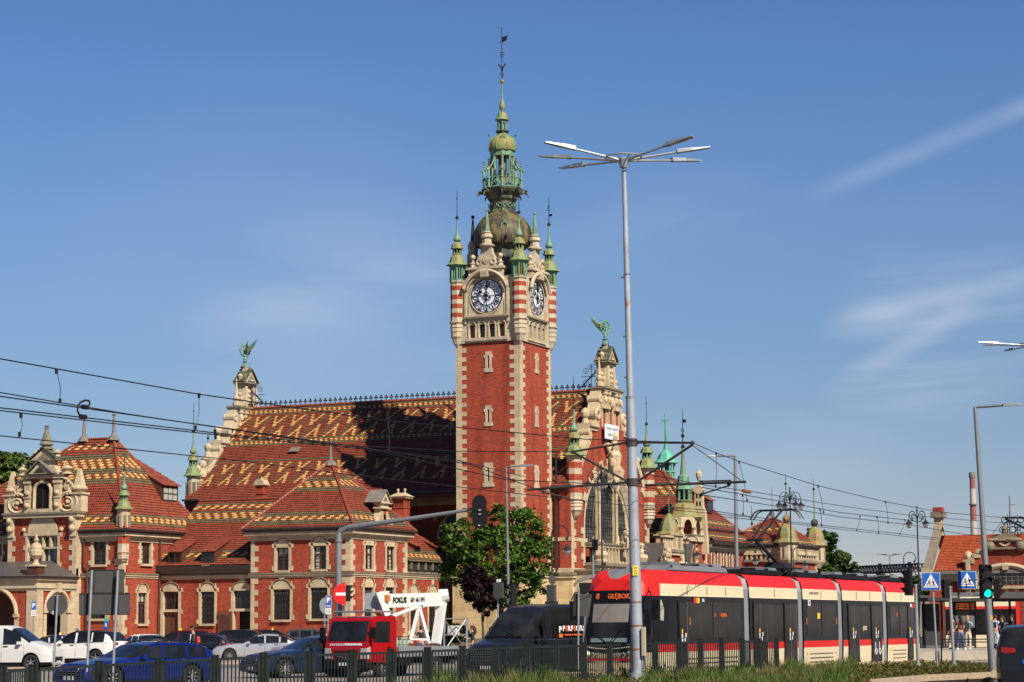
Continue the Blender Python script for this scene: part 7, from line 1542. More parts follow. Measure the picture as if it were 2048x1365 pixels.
    for sg in (1,-1):
        for x in dx: s.tube([P(x,sg*(W_/2+.0),.3*H+.02),P(x,sg*(W_/2+.004),.6*H),P(x,sg*(W_/2-.012),interp(k['belt'],x)*H)],.007,'plastic_black',3)
        n=10; a_,b_=k['sw'][0][0]-.05,k['sw'][-1][1]; s.tube([P(a_+(b_-a_)*i/n,sg*(W_/2-.012),interp(k['belt'],a_+(b_-a_)*i/n)*H+.012) for i in range(n+1)],.013,'chrome' if mat not in('van_white','car_blue') else 'plastic_black',4)
        s.hexa([P(k['wh'][0]+r*1.25,sg*(W_/2-.06),.2),P(k['wh'][1]-r*1.25,sg*(W_/2-.06),.2),P(k['wh'][1]-r*1.25,sg*(W_/2+.005),.2),P(k['wh'][0]+r*1.25,sg*(W_/2+.005),.2),P(k['wh'][0]+r*1.25,sg*(W_/2-.06),.27),P(k['wh'][1]-r*1.25,sg*(W_/2-.06),.27),P(k['wh'][1]-r*1.25,sg*(W_/2+.005),.27),P(k['wh'][0]+r*1.25,sg*(W_/2+.005),.27)],'plastic_black')
    part(s,'door_seams',t)
    s=MB(); s.hexa([P(-.015,-.45,.36),P(-.015,.45,.36),P(.05,.45,.36),P(.05,-.45,.36),P(-.0,-.55,.58*H),P(-.0,.55,.58*H),P(.1,.55,.58*H),P(.1,-.55,.58*H)],'plastic_black'); 
    for i in range(3): s.hexa([P(-.02,-.5,.42+.06*i),P(-.02,.5,.42+.06*i),P(.0,.5,.42+.06*i),P(.0,-.5,.42+.06*i),P(-.02,-.5,.43+.06*i),P(-.02,.5,.43+.06*i),P(.0,.5,.43+.06*i),P(.0,-.5,.43+.06*i)],'chrome')
    part(s,'grille',t)
    for x,zz,nm in ((-.03,.30,'number_plate'),(L_+.01,.72*H,'number_plate')):
        s=MB(); s.hexa([P(x,-.26,zz),P(x,.26,zz),P(x+.02,.26,zz),P(x+.02,-.26,zz),P(x,-.26,zz+.11),P(x,.26,zz+.11),P(x+.02,.26,zz+.11),P(x+.02,-.26,zz+.11)],'plate_white')
        if x<0: s.hexa([P(x-.003,-.26,zz),P(x-.003,-.21,zz),P(x,-.21,zz),P(x,-.26,zz),P(x-.003,-.26,zz+.11),P(x-.003,-.21,zz+.11),P(x,-.21,zz+.11),P(x,-.26,zz+.11)],'sign_blue')
        if x>0 and plate:
            s.hexa([P(x+.02,.26,zz),P(x+.02,.2,zz),P(x+.024,.2,zz),P(x+.024,.26,zz),P(x+.02,.26,zz+.11),P(x+.02,.2,zz+.11),P(x+.024,.2,zz+.11),P(x+.024,.26,zz+.11)],'sign_blue')
            text_mesh(s,plate,.1,'plastic_black',lambda a,b,c: P(x+.024+c,-a,b),.02,zz+.055,.002)
        part(s,nm,t)
    if rails:
        for sg in (1,-1):
            s=MB(); a,b=k['ws'][1]+.15,k['rg'][0]+.05; n=8; s.tube([P(a+(b-a)*i/n,sg*(W_/2-.24),(interp(k['top'],a+(b-a)*i/n)+(.05 if 0<i<n else -.02))*H) for i in range(n+1)],.02,'chrome' if mat!='car_blue' else 'plastic_black',5); part(s,'roof_rail',t)
    if taxi:
        s=MB(); x=k['ws'][1]+.35; zz=interp(k['top'],x)*H; s.hexa([P(x,-.2,zz),P(x,.2,zz),P(x+.14,.2,zz),P(x+.14,-.2,zz),P(x+.04,-.17,zz+.15),P(x+.04,.17,zz+.15),P(x+.1,.17,zz+.15),P(x+.1,-.17,zz+.15)],'taxi_yellow'); part(s,'taxi_sign',t)
    return t,P
g='cars in the station car park'
car('blue estate car with an open side window, nearest the fence at lower left','car',275,66,225,'wagon','car_blue','estate_car',rails=True,spokes=8,H=.92)
car('dark navy saloon behind the fence, left of the red lift truck','car',618,80,214,'sedan','car_navy','saloon_car',spokes=12)
car('silver saloon side-on in the middle lane behind the navy saloon','car',515,120,183,'sedan','car_silver','saloon_car',spokes=12,rim='chrome')
car('black estate car with shiny many spoked wheels, behind the man in a suit','car',378,122,172,'wagon','car_black','estate_car',rails=True,spokes=16,brake=True,rim='chrome')
car('white off-road car with a black roof behind the two sign posts','car',160,111,163,'suv','car_white','suv_car',roofmat='car_black',lower='plastic_black',spokes=5)
car('white saloon seen from behind with red tail lamps','car',281,134,128,'sedan','car_white','saloon_car',brake=True)
car('dark red people carrier with a taxi sign behind the white saloon','car',358,146,178,'minivan','car_maroon','people_carrier',taxi=True)
car('black off-road car between the dark red and black people carriers','car',455,140,172,'suv','car_black','suv_car')
car('black people carrier with stickers and a yellow taxi sign by the open door','car',548,150,4,'minivan','car_black','people_carrier',taxi=True)
car('grey off-road car with silver roof rails behind the taxis','car',632,156,2,'suv','car_grey','suv_car',rails=True)
car('pale silver taxi just left of the red truck','car',636,112,200,'sedan','car_silver','saloon_car',taxi=False)
car('dark blue car partly hidden behind the white van bonnet','car',135,135,20,'sedan','car_navy','saloon_car',taxi=True)
car('dark estate car behind the white off-road car, bonnet showing','car',218,124,340,'wagon','car_black','estate_car')
car('white delivery van side-on at the left edge of the photo','van',8,98,-8,'panelvan','van_white','delivery_van',lower='plastic_black',spokes=6)
bv,BP=car('charcoal high roof van with orange and white lettering beside the tram','van',1078,79,231,'highvan','van_charcoal','passenger_van',spokes=6)
car('dark blue car between the charcoal van and the tram','car',1178,96,250,'sedan','car_navy','saloon_car')
car('dark off-road car seen from behind at the right edge of the photo','car',2072,58.5,75,'suv','car_black','suv_car',rails=True,plate='BE 4')
# lettering on the charcoal van
k_=KIND['highvan']; sgv=-1 if (BP(3,-1,1)-CAM).length<(BP(3,1,1)-CAM).length else 1
vf=lambda a,b,c: BP(3.6+a*(1 if sgv>0 else -1)*1.0,sgv*(1.0+c),b)
dirx=(vf(1,0,0)-vf(0,0,0)).dot(r0); sx_v=1 if dirx>0 else -1
vf2=lambda a,b,c: BP(3.9+a*sx_v*(1 if sgv>0 else -1),sgv*(1.03+c),b)
vf3=vf2; vf2=lambda a,b,c: vf3(a-.45,b,c)
s=MB(); w0,w1=k_['ws']; pt_=lambda x,y: BP(x-.015,y,interp(k_['top'],x)+.03)
for y_ in (-.80,.80): s.tube([pt_(w0,y_),pt_((w0+w1)/2,y_*.98),pt_(w1,y_*.94)],.022,'plastic_black',5)
s.tube([pt_(w0,y_) for y_ in (-.8,-.4,0,.4,.8)],.03,'plastic_black',5); s.tube([pt_(w0+.02,-.1),pt_(w0+.3,.45)],.012,'rubber',4); s.tube([pt_(w0+.02,.5),pt_(w0+.3,-.35)],.012,'rubber',4)
part(s,'windscreen_seal',bv); s=MB()
for i_ in range(4): s.tube([BP(-.03,y_,.62+.09*i_) for y_ in (-.62,0,.62)],.018,'chrome' if i_%3==0 else 'plastic_grey',5)
part(s,'chrome_grille',bv)
s=MB(); text_mesh(s,'P',.30,'sign_white',vf2,-.62,1.62,.02,bold=.012); 
M('van_orange',(.6,.09,.01),.5)
for i_,ch_ in enumerate('PERFECTU'): text_mesh(s,ch_,.24,'van_orange' if ch_=='E' else 'sign_white',vf2,-.42+.155*i_,1.66,.02,bold=.012)
s.hexa([vf2(-.7,1.36,.02),vf2(-.5,1.36,.02),vf2(-.5,1.36,.03),vf2(-.7,1.36,.03),vf2(-.7,1.48,.02),vf2(-.5,1.48,.02),vf2(-.5,1.48,.03),vf2(-.7,1.48,.03)],'lamp_amber')
for a_,b_ in ((-.38,-.02),(.03,.09),(.14,.62)): s.hexa([vf2(q_,z_,o_) for z_ in (1.42,1.47) for q_,o_ in ((a_,.02),(b_,.02),(b_,.028),(a_,.028))],'van_orange')
part(s,'lettering',bv)
# ---- red lift truck
def truck():
    F=fdir(236); S=Vector((-F.y,F.x,0)); o_=dep(792,1300,81); O=Vector((o_.x,o_.y,0)); t=thing('lift_truck','red cab-over lift truck carrying a folded white boom with black lettering','truck',O)
    P=lambda x,y,z: O+F*(2.9-x)+S*y+uz*z
    def bx(s,x0,x1,y0,y1,z0,z1,m): s.hexa([P(x0,y0,z0),P(x1,y0,z0),P(x1,y1,z0),P(x0,y1,z0),P(x0,y0,z1),P(x1,y0,z1),P(x1,y1,z1),P(x0,y1,z1)],m)
    s=MB(); hw=.93
    ring=lambda x,z0,z1,w: [P(x,-w,z0),P(x,w,z0),P(x,w,z1),P(x,w-.08,z1+.05),P(x,-w+.08,z1+.05),P(x,-w,z1)]
    # front face leans back at the windscreen
    prof=[(0.0,.55),(-.02,1.0),(.02,1.22),(.30,2.02),(.42,2.10),(.7,2.14),(1.6,2.14),(1.68,2.05),(1.7,.5)]
    for sg in (1,-1):
        pts=[P(x,sg*hw,z) for x,z in prof]; s.poly(pts if sg<0 else pts[::-1],'truck_red')
    for (a,b),(c,d) in zip(prof,prof[1:]):
        s.poly([P(a,-hw,b),P(a,hw,b),P(c,hw,d),P(c,-hw,d)],'truck_red')
    part(s,'cab',t)
    s=MB(); bx(s,-.06,.3,-hw,hw,.32,.62,'plastic_black'); bx(s,-.08,-.04,-.26,.26,.42,.53,'plate_white'); part(s,'bumper',t)
    s=MB(); n=lambda x,z,y: P(x-.02,y,z)
    s.poly([n(.045,1.27,-hw+.07),n(.045,1.27,hw-.07),n(.285,1.96,hw-.12),n(.285,1.96,-hw+.12)],'car_glass'); part(s,'windscreen',t)
    s=MB(); 
    for i in range(17): 
        y=-.72+i*.085; s.hexa([P(-.012,y,1.12),P(-.012,y+.045,1.12),P(.01,y+.045,1.12),P(.01,y,1.12),P(-.008,y+(.03 if i<8 else -.03),1.19),P(-.008,y+.045+(.03 if i<8 else -.03),1.19),P(.01,y+.045,1.19),P(.01,y,1.19)],'sign_white')
    part(s,'chevron_strip',t)
    for sg in (1,-1):
        s=MB(); s.hexa([P(-.03,sg*.6,.66),P(-.03,sg*.93,.66),P(.2,sg*.94,.66),P(.1,sg*.6,.66),P(-.03,sg*.68,1.02),P(-.03,sg*.93,1.02),P(.18,sg*.94,1.08),P(.1,sg*.6,1.02)],'lamp_clear'); part(s,'headlight',t)
        s=MB(); s.poly([P(.36,sg*(hw+.01),1.22),P(1.3,sg*(hw+.01),1.22),P(1.3,sg*(hw+.01),1.95),P(.52,sg*(hw+.01),1.95)],'car_glass'); part(s,'side_window',t)
        s=MB(); bx(s,.25,1.38,sg*hw,sg*(hw+.012),.62,1.16,'truck_red'); bx(s,1.15,1.3,sg*hw,sg*(hw+.05),1.02,1.06,'plastic_black'); part(s,'door',t)
        s=MB(); s.tube([P(.25,sg*hw,1.9),P(.1,sg*(hw+.2),1.9),P(.1,sg*(hw+.2),1.3),P(.25,sg*hw,1.25)],.015,'plastic_black',5); bx(s,.05,.15,sg*(hw+.1),sg*(hw+.3),1.35,1.75,'plastic_black'); part(s,'wing_mirror',t)
        wheel(t,P(.95,sg*.78,.36),S*sg,.36,.22,8,'plastic_grey'); wheel(t,P(4.1,sg*.78,.36),S*sg,.36,.34,8,'plastic_grey')
    s=MB(); bx(s,-.02,1.7,-.4,.4,.4,.5,'plastic_black'); s.tube([P(-.0,-.4,.75),P(-.02,0,.72),P(0,.4,.75)],.05,'chrome',5); 
    for i in range(5): bx(s,-.03,0,-.5,.5,.74+.045*i,.76+.045*i,'plastic_black')
    part(s,'front_grille',t)
    s=MB(); s.tube([P(.35,-.85,2.3),P(.35,.85,2.3)],.035,'galvanised',6); s.tube([P(1.6,-.85,2.3),P(1.6,.85,2.3)],.035,'galvanised',6)
    for y in (-.8,.8): s.tube([P(.35,y,2.3),P(1.6,y,2.3)],.03,'galvanised',6); s.tube([P(.4,y,2.1),P(.4,y,2.3)],.02,'galvanised',5); s.tube([P(1.6,y,2.1),P(1.6,y,2.3)],.02,'galvanised',5)
    part(s,'roof_rack',t)
    s=MB(); bx(s,1.8,6.0,-.4,-.3,.45,.7,'plastic_black'); bx(s,1.8,6.0,.3,.4,.45,.7,'plastic_black'); bx(s,1.85,6.0,-.92,.92,.7,1.05,'galvanised'); bx(s,1.9,2.6,.5,.92,.4,.7,'plastic_black'); bx(s,2.7,3.6,-.9,-.6,.38,.68,'plastic_grey'); bx(s,5.7,6.1,-.95,.95,.4,.55,'sign_white'); bx(s,5.9,6.12,.5,.95,.55,.75,'lamp_red'); part(s,'flat_bed',t)
    return t,P
tk,TP=truck()
# boom: laid out above the bed
s=MB(); Lb=lambda px,py,d: dep(px,py,d)
def bar3(s,a,b,w_,h,m):
    a=Vector(a); b=Vector(b); d=(b-a).normalized(); n_=d.cross(uz).normalized(); u_=n_.cross(d)
    s.hexa([a-n_*w_-u_*h,a+n_*w_-u_*h,a+n_*w_+u_*h,a-n_*w_+u_*h][0:4]+[b-n_*w_-u_*h,b+n_*w_-u_*h,b+n_*w_+u_*h,b-n_*w_+u_*h],m)
A0=Lb(772,1202,81.5); A1=Lb(884,1199,83.5); bar3(s,A0,A1,.16,.25,'lift_white'); s.cyl(A1+Vector((0,0,.1))-r0*.1,A1+r0*.25+uz*.15,.28,.24,'lift_white',10); bar3(s,A0-r0*.1+uz*.05,A0+r0*.12+uz*.05,.14,.30,'lift_white')
bo_=part(s,'boom',tk)
s=MB(); bd=(A1-A0).normalized(); bn=bd.cross(uz).normalized(); bn=bn if bn.dot(CAM-A0)>0 else -bn; bu=uz
bf=lambda a,b,c: A0+bd*a+bu*b+bn*(.165+c)
text_mesh(s,'FOKUS',.28,'black',bf,.52,.0,.01,bold=.012,sx=.78); text_mesh(s,'601 461 091',.24,'black',bf,1.42,.0,.01,sx=.60,bold=.005); part(s,'lettering',tk,under=bo_)
s=MB(); bar3(s,Lb(884,1205,83.4),Lb(872,1288,83),.15,.12,'lift_white'); part(s,'rear_mast',tk)
s=MB(); bar3(s,Lb(757,1185,81.2),Lb(775,1232,81.3),.14,.12,'lift_white'); part(s,'front_mast',tk)
s=MB(); 
q=Lb(746,1203,81.4); hex_=[q-r0*.32-uz*.28,q+r0*.3-uz*.32,q+r0*.3-uz*.32+f0*.7,q-r0*.32-uz*.28+f0*.7,q-r0*.28+uz*.3,q+r0*.25+uz*.33,q+r0*.25+uz*.33+f0*.7,q-r0*.28+uz*.3+f0*.7]; s.hexa(hex_,'galvanised'); s.tube([q-uz*.3,q-uz*.55+r0*.3,q-uz*.6+r0*.5],.07,'lamp_amber',6); part(s,'folded_jib',tk)
s=MB()
ap=Lb(838,1213,82.5)
for px,py,dd in ((820,1286,81.8),(858,1288,81.8),(822,1286,83.3),(856,1286,83.3)): bar3(s,ap,Lb(px,py,dd),.05,.05,'lift_white')
bar3(s,Lb(820,1278,81.8),Lb(858,1280,81.8),.04,.04,'lift_white'); s.tube([Lb(785,1233,81.5),Lb(838,1213,82.5)],.07,'lift_white',8); bar3(s,ap,Lb(842,1210,82.6),.2,.06,'lift_white'); bar3(s,Lb(826,1209,82.4),Lb(835,1214,82.4),.04,.04,'lift_white')
part(s,'support_frame',tk)
s=MB(); q=Lb(773,1197,81.2); s.box(q.x-.1,q.x+.1,q.y-.1,q.y+.1,q.z-.12,q.z+.12,'lamp_amber'); part(s,'beacon',tk)
s=MB(); c=[Lb(px,1290,dd) for px,dd in ((888,83.5),(933,84.5),(935,86),(890,85))]
for p in c: s.cyl((p.x,p.y,.85),(p.x,p.y,2.05),.025,.025,'galvanised',6)
for a,b in zip(c,c[1:]+c[:1]):
    for z in (.85,1.45,2.05): s.cyl((a.x,a.y,z),(b.x,b.y,z),.022,.022,'galvanised',5)
a,b=c[0],c[1]; s.cyl((a.x,a.y,.85),(b.x,b.y,2.05),.02,.02,'galvanised',5); s.cyl((a.x,a.y,2.05),(b.x,b.y,.85),.02,.02,'galvanised',5); m_=(c[0]+c[2])/2; s.box(m_.x-.25,m_.x+.1,m_.y-.2,m_.y+.1,1.45,1.8,'plate_white'); s.box(m_.x-.6,m_.x+.5,m_.y-.4,m_.y+.4,.78,.84,'plastic_grey'); s.box(m_.x+.4,m_.x+.62,m_.y-.5,m_.y-.45,.8,1.05,'sign_red')
part(s,'work_platform',tk)
# ================================================================ trams
def tram():
    t=thing('tram','long red and cream low floor tram, number 8, running past the station','tram',TB+tn*0)
    X0=Vector((TB.x,TB.y,0))+td*3.4; X0-=tn*.0
    Wd=2.4; P=lambda u,y,z: X0+td*u+tn*y+uz*z
    ROOF=3.42
    segs=[(0,8.2),(8.75,13.5),(14.05,17.9),(18.45,23.4),(23.95,29.6)]
    def sect(hw,n=1.0,zt=ROOF):  # half section from sill to roof centre: (y,z,material above it)
        return [(hw-.03,.30),(hw,.95),(hw,1.18),(hw,2.62),(hw-.015,2.66),(hw-.03,2.98),(hw-.09,zt-.22),(hw-.28,zt-.04),(hw-.6,zt),(0,zt+.02)]
    MT=['tram_cream','tram_red','tram_black','tram_cream','tram_cream','tram_red','tram_red','tram_red','steel_grey']
    HW=Wd/2
    for si,(a,b) in enumerate(segs):
        s=MB(); rev=(si==4)
        xs=[a+i*(b-a)/24 for i in range(25)]
        if si==0: xs=[0,.06,.18,.35,.6,.9,1.3,1.8,2.3]+[2.3+i*(b-2.3)/14 for i in range(1,15)]
        if si==4: xs=[a+i*(27.3-a)/12 for i in range(13)]+[27.8,28.3,28.7,29.0,29.25,29.42,29.54,29.6]
        rows=[]
        for u in xs:
            e=u if si==0 else (29.6-u if si==4 else 9)
            nose=max(0,1-e/2.3); hw=HW*(1-.30*nose**1.8)-(.12*max(0,1-e/.35)); q=sect(hw)
            out=[]
            for (y,z) in q:
                # windscreen leans back, roof cap rounds down
                sh=0
                if z>1.15: sh=(z-1.15)*.24*max(0,1-e/1.6)
                elif z<.95: sh=(.95-z)*.18*max(0,1-e/1.0)
                zz=z-( .30*max(0,1-e/1.3)**2 if z>2.9 else 0)-(.0)
                out.append((u+(sh if si==0 else -sh),y,zz))
            rows.append(out)
        for i in range(len(xs)-1):
            um=(xs[i]+xs[i+1])/2; e=um if si==0 else (29.6-um if si==4 else 9)
            for sg in (1,-1):
                for j in range(9):
                    m=MT[j]
                    if e<2.4 and j in(3,4): m='tram_cream' if e>1.2 else 'tram_red'
                    if e<1.4 and j==1: m='tram_red' if e>.8 else 'tram_black'
                    if e<1.4 and j==0: m='tram_cream'
                    pts=[P(*rows[i][j][:1],sg*rows[i][j][1],rows[i][j][2]),P(rows[i+1][j][0],sg*rows[i+1][j][1],rows[i+1][j][2]),P(rows[i+1][j+1][0],sg*rows[i+1][j+1][1],rows[i+1][j+1][2]),P(rows[i][j+1][0],sg*rows[i][j+1][1],rows[i][j+1][2])]
                    if sg<0: pts=pts[::-1]
                    s.poly(pts,m)
        for k,row in ((0,rows[0]),(1,rows[-1])):
            full=(si==0 and k==0) or (si==4 and k==1)
            for j in range(9):
                m=MT[j] if full else 'tram_black'
                if full: m=['tram_cream','tram_black','tram_black','tram_black','tram_black','tram_red','tram_red','tram_red','tram_red'][j]
                A,B=row[j],row[j+1]; s.poly([P(A[0],-A[1],A[2]),P(A[0],A[1],A[2]),P(B[0],B[1],B[2]),P(B[0],-B[1],B[2])],m)
        o=part(s,'car_body',t,True,30)
        # details on the near side (+tn), panel by panel
        D=MB(); h=HW+.004
        def pan(u0,u1,z0,z1,m,o_=.0,th=.012,mb=None): 
            (mb or D).hexa([P(u0,h+o_,z0),P(u1,h+o_,z0),P(u1,h+o_+th,z0),P(u0,h+o_+th,z0),P(u0,h+o_,z1),P(u1,h+o_,z1),P(u1,h+o_+th,z1),P(u0,h+o_+th,z1)],m)
        n=int((b-a)/1.6)
        for i in range(1,n): 
            u=a+(b-a)*i/n
            if (si==0 and u<2.4) or (si==4 and u>27.4): continue
            pan(u-.008,u+.008,2.66,2.95,'plastic_grey')
        doors={0:[],1:[9.0,12.0],2:[],3:[19.0,21.8],4:[]}[si]
        if si in (0,2,4):
            u0=a+(2.9 if si==0 else .35); u1=b-(2.9 if si==4 else .35)
            m_=(u0+u1)/2
            for q0,q1 in ((u0,m_-.05),(m_+.05,u1)): pan(q0,q1,1.35,2.45,'tram_glass',.0,.006)
            for k in range(3): pan(u0+.3,u1-.3,.45+.14*k,.47+.14*k,'stone_grey')
            for q in (u0,u1): pan(q-.03,q+.03,.72,.78,'lamp_amber'); 
        part(D,'side_panels',t,under=o)
        if si==0: doors=[2.5]
        if si==4: doors=[26.6]
        for dd in doors:
            w_=1.3 if si in(1,3) else .75
            s=MB(); pan(dd,dd+w_,.33,2.5,'tram_black',.0,.02,s)
            leafs=((dd+.04,dd+w_/2-.02),(dd+w_/2+.02,dd+w_-.04)) if si in (1,3) else ((dd+.05,dd+w_-.05),)
            for q0,q1 in leafs: pan(q0,q1,.5,2.42,'tram_glass',.02,.01,s)
            for q0,q1 in leafs: pan(q1-.02,q1+.01,.4,2.45,'plastic_grey',.02,.014,s)
            c=dd+w_/2
            for k,(z,m) in enumerate(((1.5,'sign_yellow'),(1.36,'sign_white'),(1.22,'sign_white'))): pan(c-.17,c-.08,z,z+.12,m,.034,.004,s)
            pan(c+.12,c+.2,1.38,1.5,'sign_white',.034,.004,s); pan(c+.2,c+.25,1.47,1.53,'lamp_red',.034,.004,s); pan(c+.06,c+.13,1.24,1.36,'sign_white',.034,.004,s)
            part(s,'door',t)
        if doors and si in (1,3):
            s=MB(); 
            lo=[a]+[x for dd in doors for x in (dd,dd+1.3)]+[b]
            for q0,q1 in zip(lo[0::2],lo[1::2]): 
                if q1-q0>1: pan(q0+.1,q1-.1,1.35,2.4,'tram_glass',.0,.006,s)
            part(s,'window_band',t)
        # roof kit
        s=MB(); q0=a+(3.0 if si==0 else .5); q1=b-(2.0 if si==4 else .5)
        s.hexa([P(q0,-.75,ROOF),P(q1,-.75,ROOF),P(q1,.85,ROOF),P(q0,.85,ROOF),P(q0+.1,-.7,ROOF+.16),P(q1-.1,-.7,ROOF+.16),P(q1-.1,.8,ROOF+.16),P(q0+.1,.8,ROOF+.16)],'steel_grey' if si==0 else 'plastic_black')
        n=max(2,int((q1-q0)/1.1))
        for i in range(n):
            u=q0+(q1-q0)*(i+.5)/n
            if (i+si)%3!=1: s.hexa([P(u-.42,-.6,ROOF+.16),P(u+.42,-.6,ROOF+.16),P(u+.42,.72,ROOF+.16),P(u-.42,.72,ROOF+.16),P(u-.4,-.55,ROOF+.27),P(u+.4,-.55,ROOF+.27),P(u+.4,.66,ROOF+.27),P(u-.4,.66,ROOF+.27)],'steel_grey' if (i+si)%2 else 'plastic_grey')
            s.hexa([P(u+.45,.3,ROOF+.1),P(u+.55,.3,ROOF+.1),P(u+.55,.8,ROOF+.1),P(u+.45,.8,ROOF+.1),P(u+.45,.3,ROOF+.22),P(u+.55,.3,ROOF+.22),P(u+.55,.8,ROOF+.22),P(u+.45,.8,ROOF+.22)],'plastic_black')
        part(s,'roof_equipment',t)
    for (a,b),(c,d) in zip(segs,segs[1:]):
        s=MB(); n=7
        prev=[(HW-.06,.34),(HW-.04,1.2),(HW-.05,2.9),(HW-.14,ROOF-.18),(HW-.4,ROOF-.06),(0,ROOF-.04)]
        rings=[]
        for i in range(2*n+1):
            u=b+(c-b)*i/(2*n); k=1.0 if i%2 else .968; rings.append([P(u,y*k,z if z<ROOF-.3 else z-(.0 if i%2 else .04)) for y,z in prev]+[P(u,-y*k,z if z<ROOF-.3 else z-(.0 if i%2 else .04)) for y,z in prev[::-1]])
        s.loft(rings,'steel_grey',False,False,False); part(s,'bellows',t)
    for u0 in (4.2,15.95,26.0):
        s=MB()
        for du in (-.8,.8):
            for sg in (-1,1): s.cyl(P(u0+du,sg*.62,.32),P(u0+du,sg*.82,.32),.31,.31,'rubber',16)
            s.cyl(P(u0+du,-.6,.32),P(u0+du,.6,.32),.08,.08,'plastic_black',8)
        s.hexa([P(u0-1.3,-.9,.25),P(u0+1.3,-.9,.25),P(u0+1.3,.9,.25),P(u0-1.3,.9,.25),P(u0-1.3,-.9,.42),P(u0+1.3,-.9,.42),P(u0+1.3,.9,.42),P(u0-1.3,.9,.42)],'plastic_black'); part(s,'bogie',t)
    s=MB(); s.hexa([P(.5,-1.05,.22),P(29.1,-1.05,.22),P(29.1,1.12,.22),P(.5,1.12,.22),P(.5,-1.05,.34),P(29.1,-1.05,.34),P(29.1,1.12,.34),P(.5,1.12,.34)],'rust'); part(s,'underframe',t)
    # front end
    FW=lambda y,z,o=0: P(-.012-o+max(0,z-1.15)*.24+(y/1.0)**2*.12,y,z)
    def strip(s,y0,y1,z0,z1,m,o=0,n=6):
        for i in range(n):
            a=y0+(y1-y0)*i/n; b=y0+(y1-y0)*(i+1)/n; s.poly([FW(a,z0,o),FW(b,z0,o),FW(b,z1,o),FW(a,z1,o)][::-1],m)
    s=MB(); strip(s,-.78,.78,1.25,2.42,'tram_glass',.02); part(s,'windscreen',t)
    s=MB(); strip(s,-.76,.76,1.84,2.38,'windscreen_shade',.03); part(s,'sun_blind',t)
    s=MB(); strip(s,-.76,.76,1.26,1.38,'glass_tint',.03); part(s,'dashboard',t)
    s=MB(); strip(s,-.8,.8,2.42,2.78,'tram_black',.02); ff=lambda a,b,c: FW(-a,b,.035+c) if FW(1,2,0).dot(r0)<FW(-1,2,0).dot(r0) else FW(a,b,.035+c)
    text_mesh(s,'8',.23,'led_orange',ff,-.46,2.6,0,bold=.006); text_mesh(s,'GŁĘBOKA',.2,'led_orange',ff,.28,2.6,0,sx=.9,bold=.004); part(s,'destination_display',t)
    s=MB(); s.tube([FW(-.8,1.14,.03),FW(-.4,1.08,.04),FW(0,1.06,.04),FW(.4,1.08,.04),FW(.8,1.14,.03)],.022,'tram_cream',5); strip(s,-.8,.8,.72,.8,'tram_red',.02); strip(s,-.8,.8,.34,.44,'tram_cream',.02); strip(s,-.8,.8,.46,.66,'tram_cream',.02); part(s,'front_trim',t)
    for y in (-.66,.66): s=MB(); c=FW(y,.95,.03); s.ball(c,.06,'head_glow' if y<0 else 'lamp_clear',10); s.ball(FW(y*.75,.93,.03),.045,'lamp_clear',8); s.ball(FW(y*.5,.92,.03),.025,'sign_white',6); part(s,'headlight',t)
    s=MB(); s.tube([FW(0.1,1.2,.05),FW(.35,1.5,.06)],.014,'plastic_black',4); s.tube([FW(0.0,1.2,.05),FW(.38,1.62,.06)],.012,'plastic_black',4); s.tube([FW(.05,1.18,.05),FW(-.3,1.45,.06)],.012,'plastic_black',4); part(s,'wiper',t)
    for sg in (-1,1):
        s=MB(); c=P(.5,sg*1.32,2.2); s.tube([P(.75,sg*.98,2.72),P(.35,sg*1.2,2.74),P(.3,sg*1.32,2.5)],.02,'plastic_black',5); s.hexa([c+Vector(v) for v in ((-.1,-.08,-.3),(.1,-.08,-.3),(.1,.08,-.3),(-.1,.08,-.3),(-.12,-.08,.28),(.12,-.08,.28),(.1,.08,.28),(-.1,.08,.28))],'plastic_black'); part(s,'wing_mirror',t)
        s=MB(); 
        s.tube([P(.13,sg*.86,1.2),P(.28,sg*.85,2.0),P(.45,sg*.84,2.72)],.035,'glass_tint' if sg<0 else 'tram_cream',5); part(s,'window_pillar',t)
    s=MB(); s.poly([P(.72,1.03,1.3),P(2.3,1.165,1.3),P(2.35,1.165,2.55),P(1.0,1.03,2.55)],'tram_glass'); s.poly([P(1.3,1.13,1.9),P(1.75,1.16,1.85),P(1.75,1.16,2.5),P(1.35,1.12,2.5)],'curtain'); part(s,'cab_side_window',t)
    # small markings on the near side
    s=MB(); h=HW+.02
    fr_=lambda a,b,c: P(a,h+c,b)
    def pl(u0,u1,z0,z1,m): s.hexa([P(u0,h,z0),P(u1,h,z0),P(u1,h+.01,z0),P(u0,h+.01,z0),P(u0,h,z1),P(u1,h,z1),P(u1,h+.01,z1),P(u0,h+.01,z1)],m)
    pl(3.75,4.0,2.42,2.58,'sign_red'); pl(4.0,4.22,2.42,2.58,'sign_yellow'); text_mesh(s,'1066',.15,'sign_white',fr_,4.55,2.5,0,sx=.7); text_mesh(s,'8',.2,'led_orange',fr_,5.55,2.05,0); text_mesh(s,'GŁĘBOKA',.14,'led_orange',fr_,6.3,2.05,0,sx=.85,bold=.003); pl(3.4,3.44,1.75,1.98,'lamp_amber'); text_mesh(s,'1066',.2,'sign_white',lambda a,b,c: P(.75-.0,-.2-a,b) ,0,3.2,0) if 0 else None
    pl(14.5,14.75,2.4,2.6,'sign_white'); pl(14.55,14.7,2.44,2.56,'sign_red'); pl(15.5,15.75,1.95,2.15,'sign_yellow'); pl(27.0,27.2,2.4,2.55,'sign_white'); pl(27.3,27.6,2.4,2.55,'sign_red'); text_mesh(s,'8 ',.22,'led_orange',fr_,25.2,2.1,0); pl(14.3,14.34,1.75,1.98,'lamp_amber'); pl(17.6,17.64,1.75,1.98,'lamp_amber')
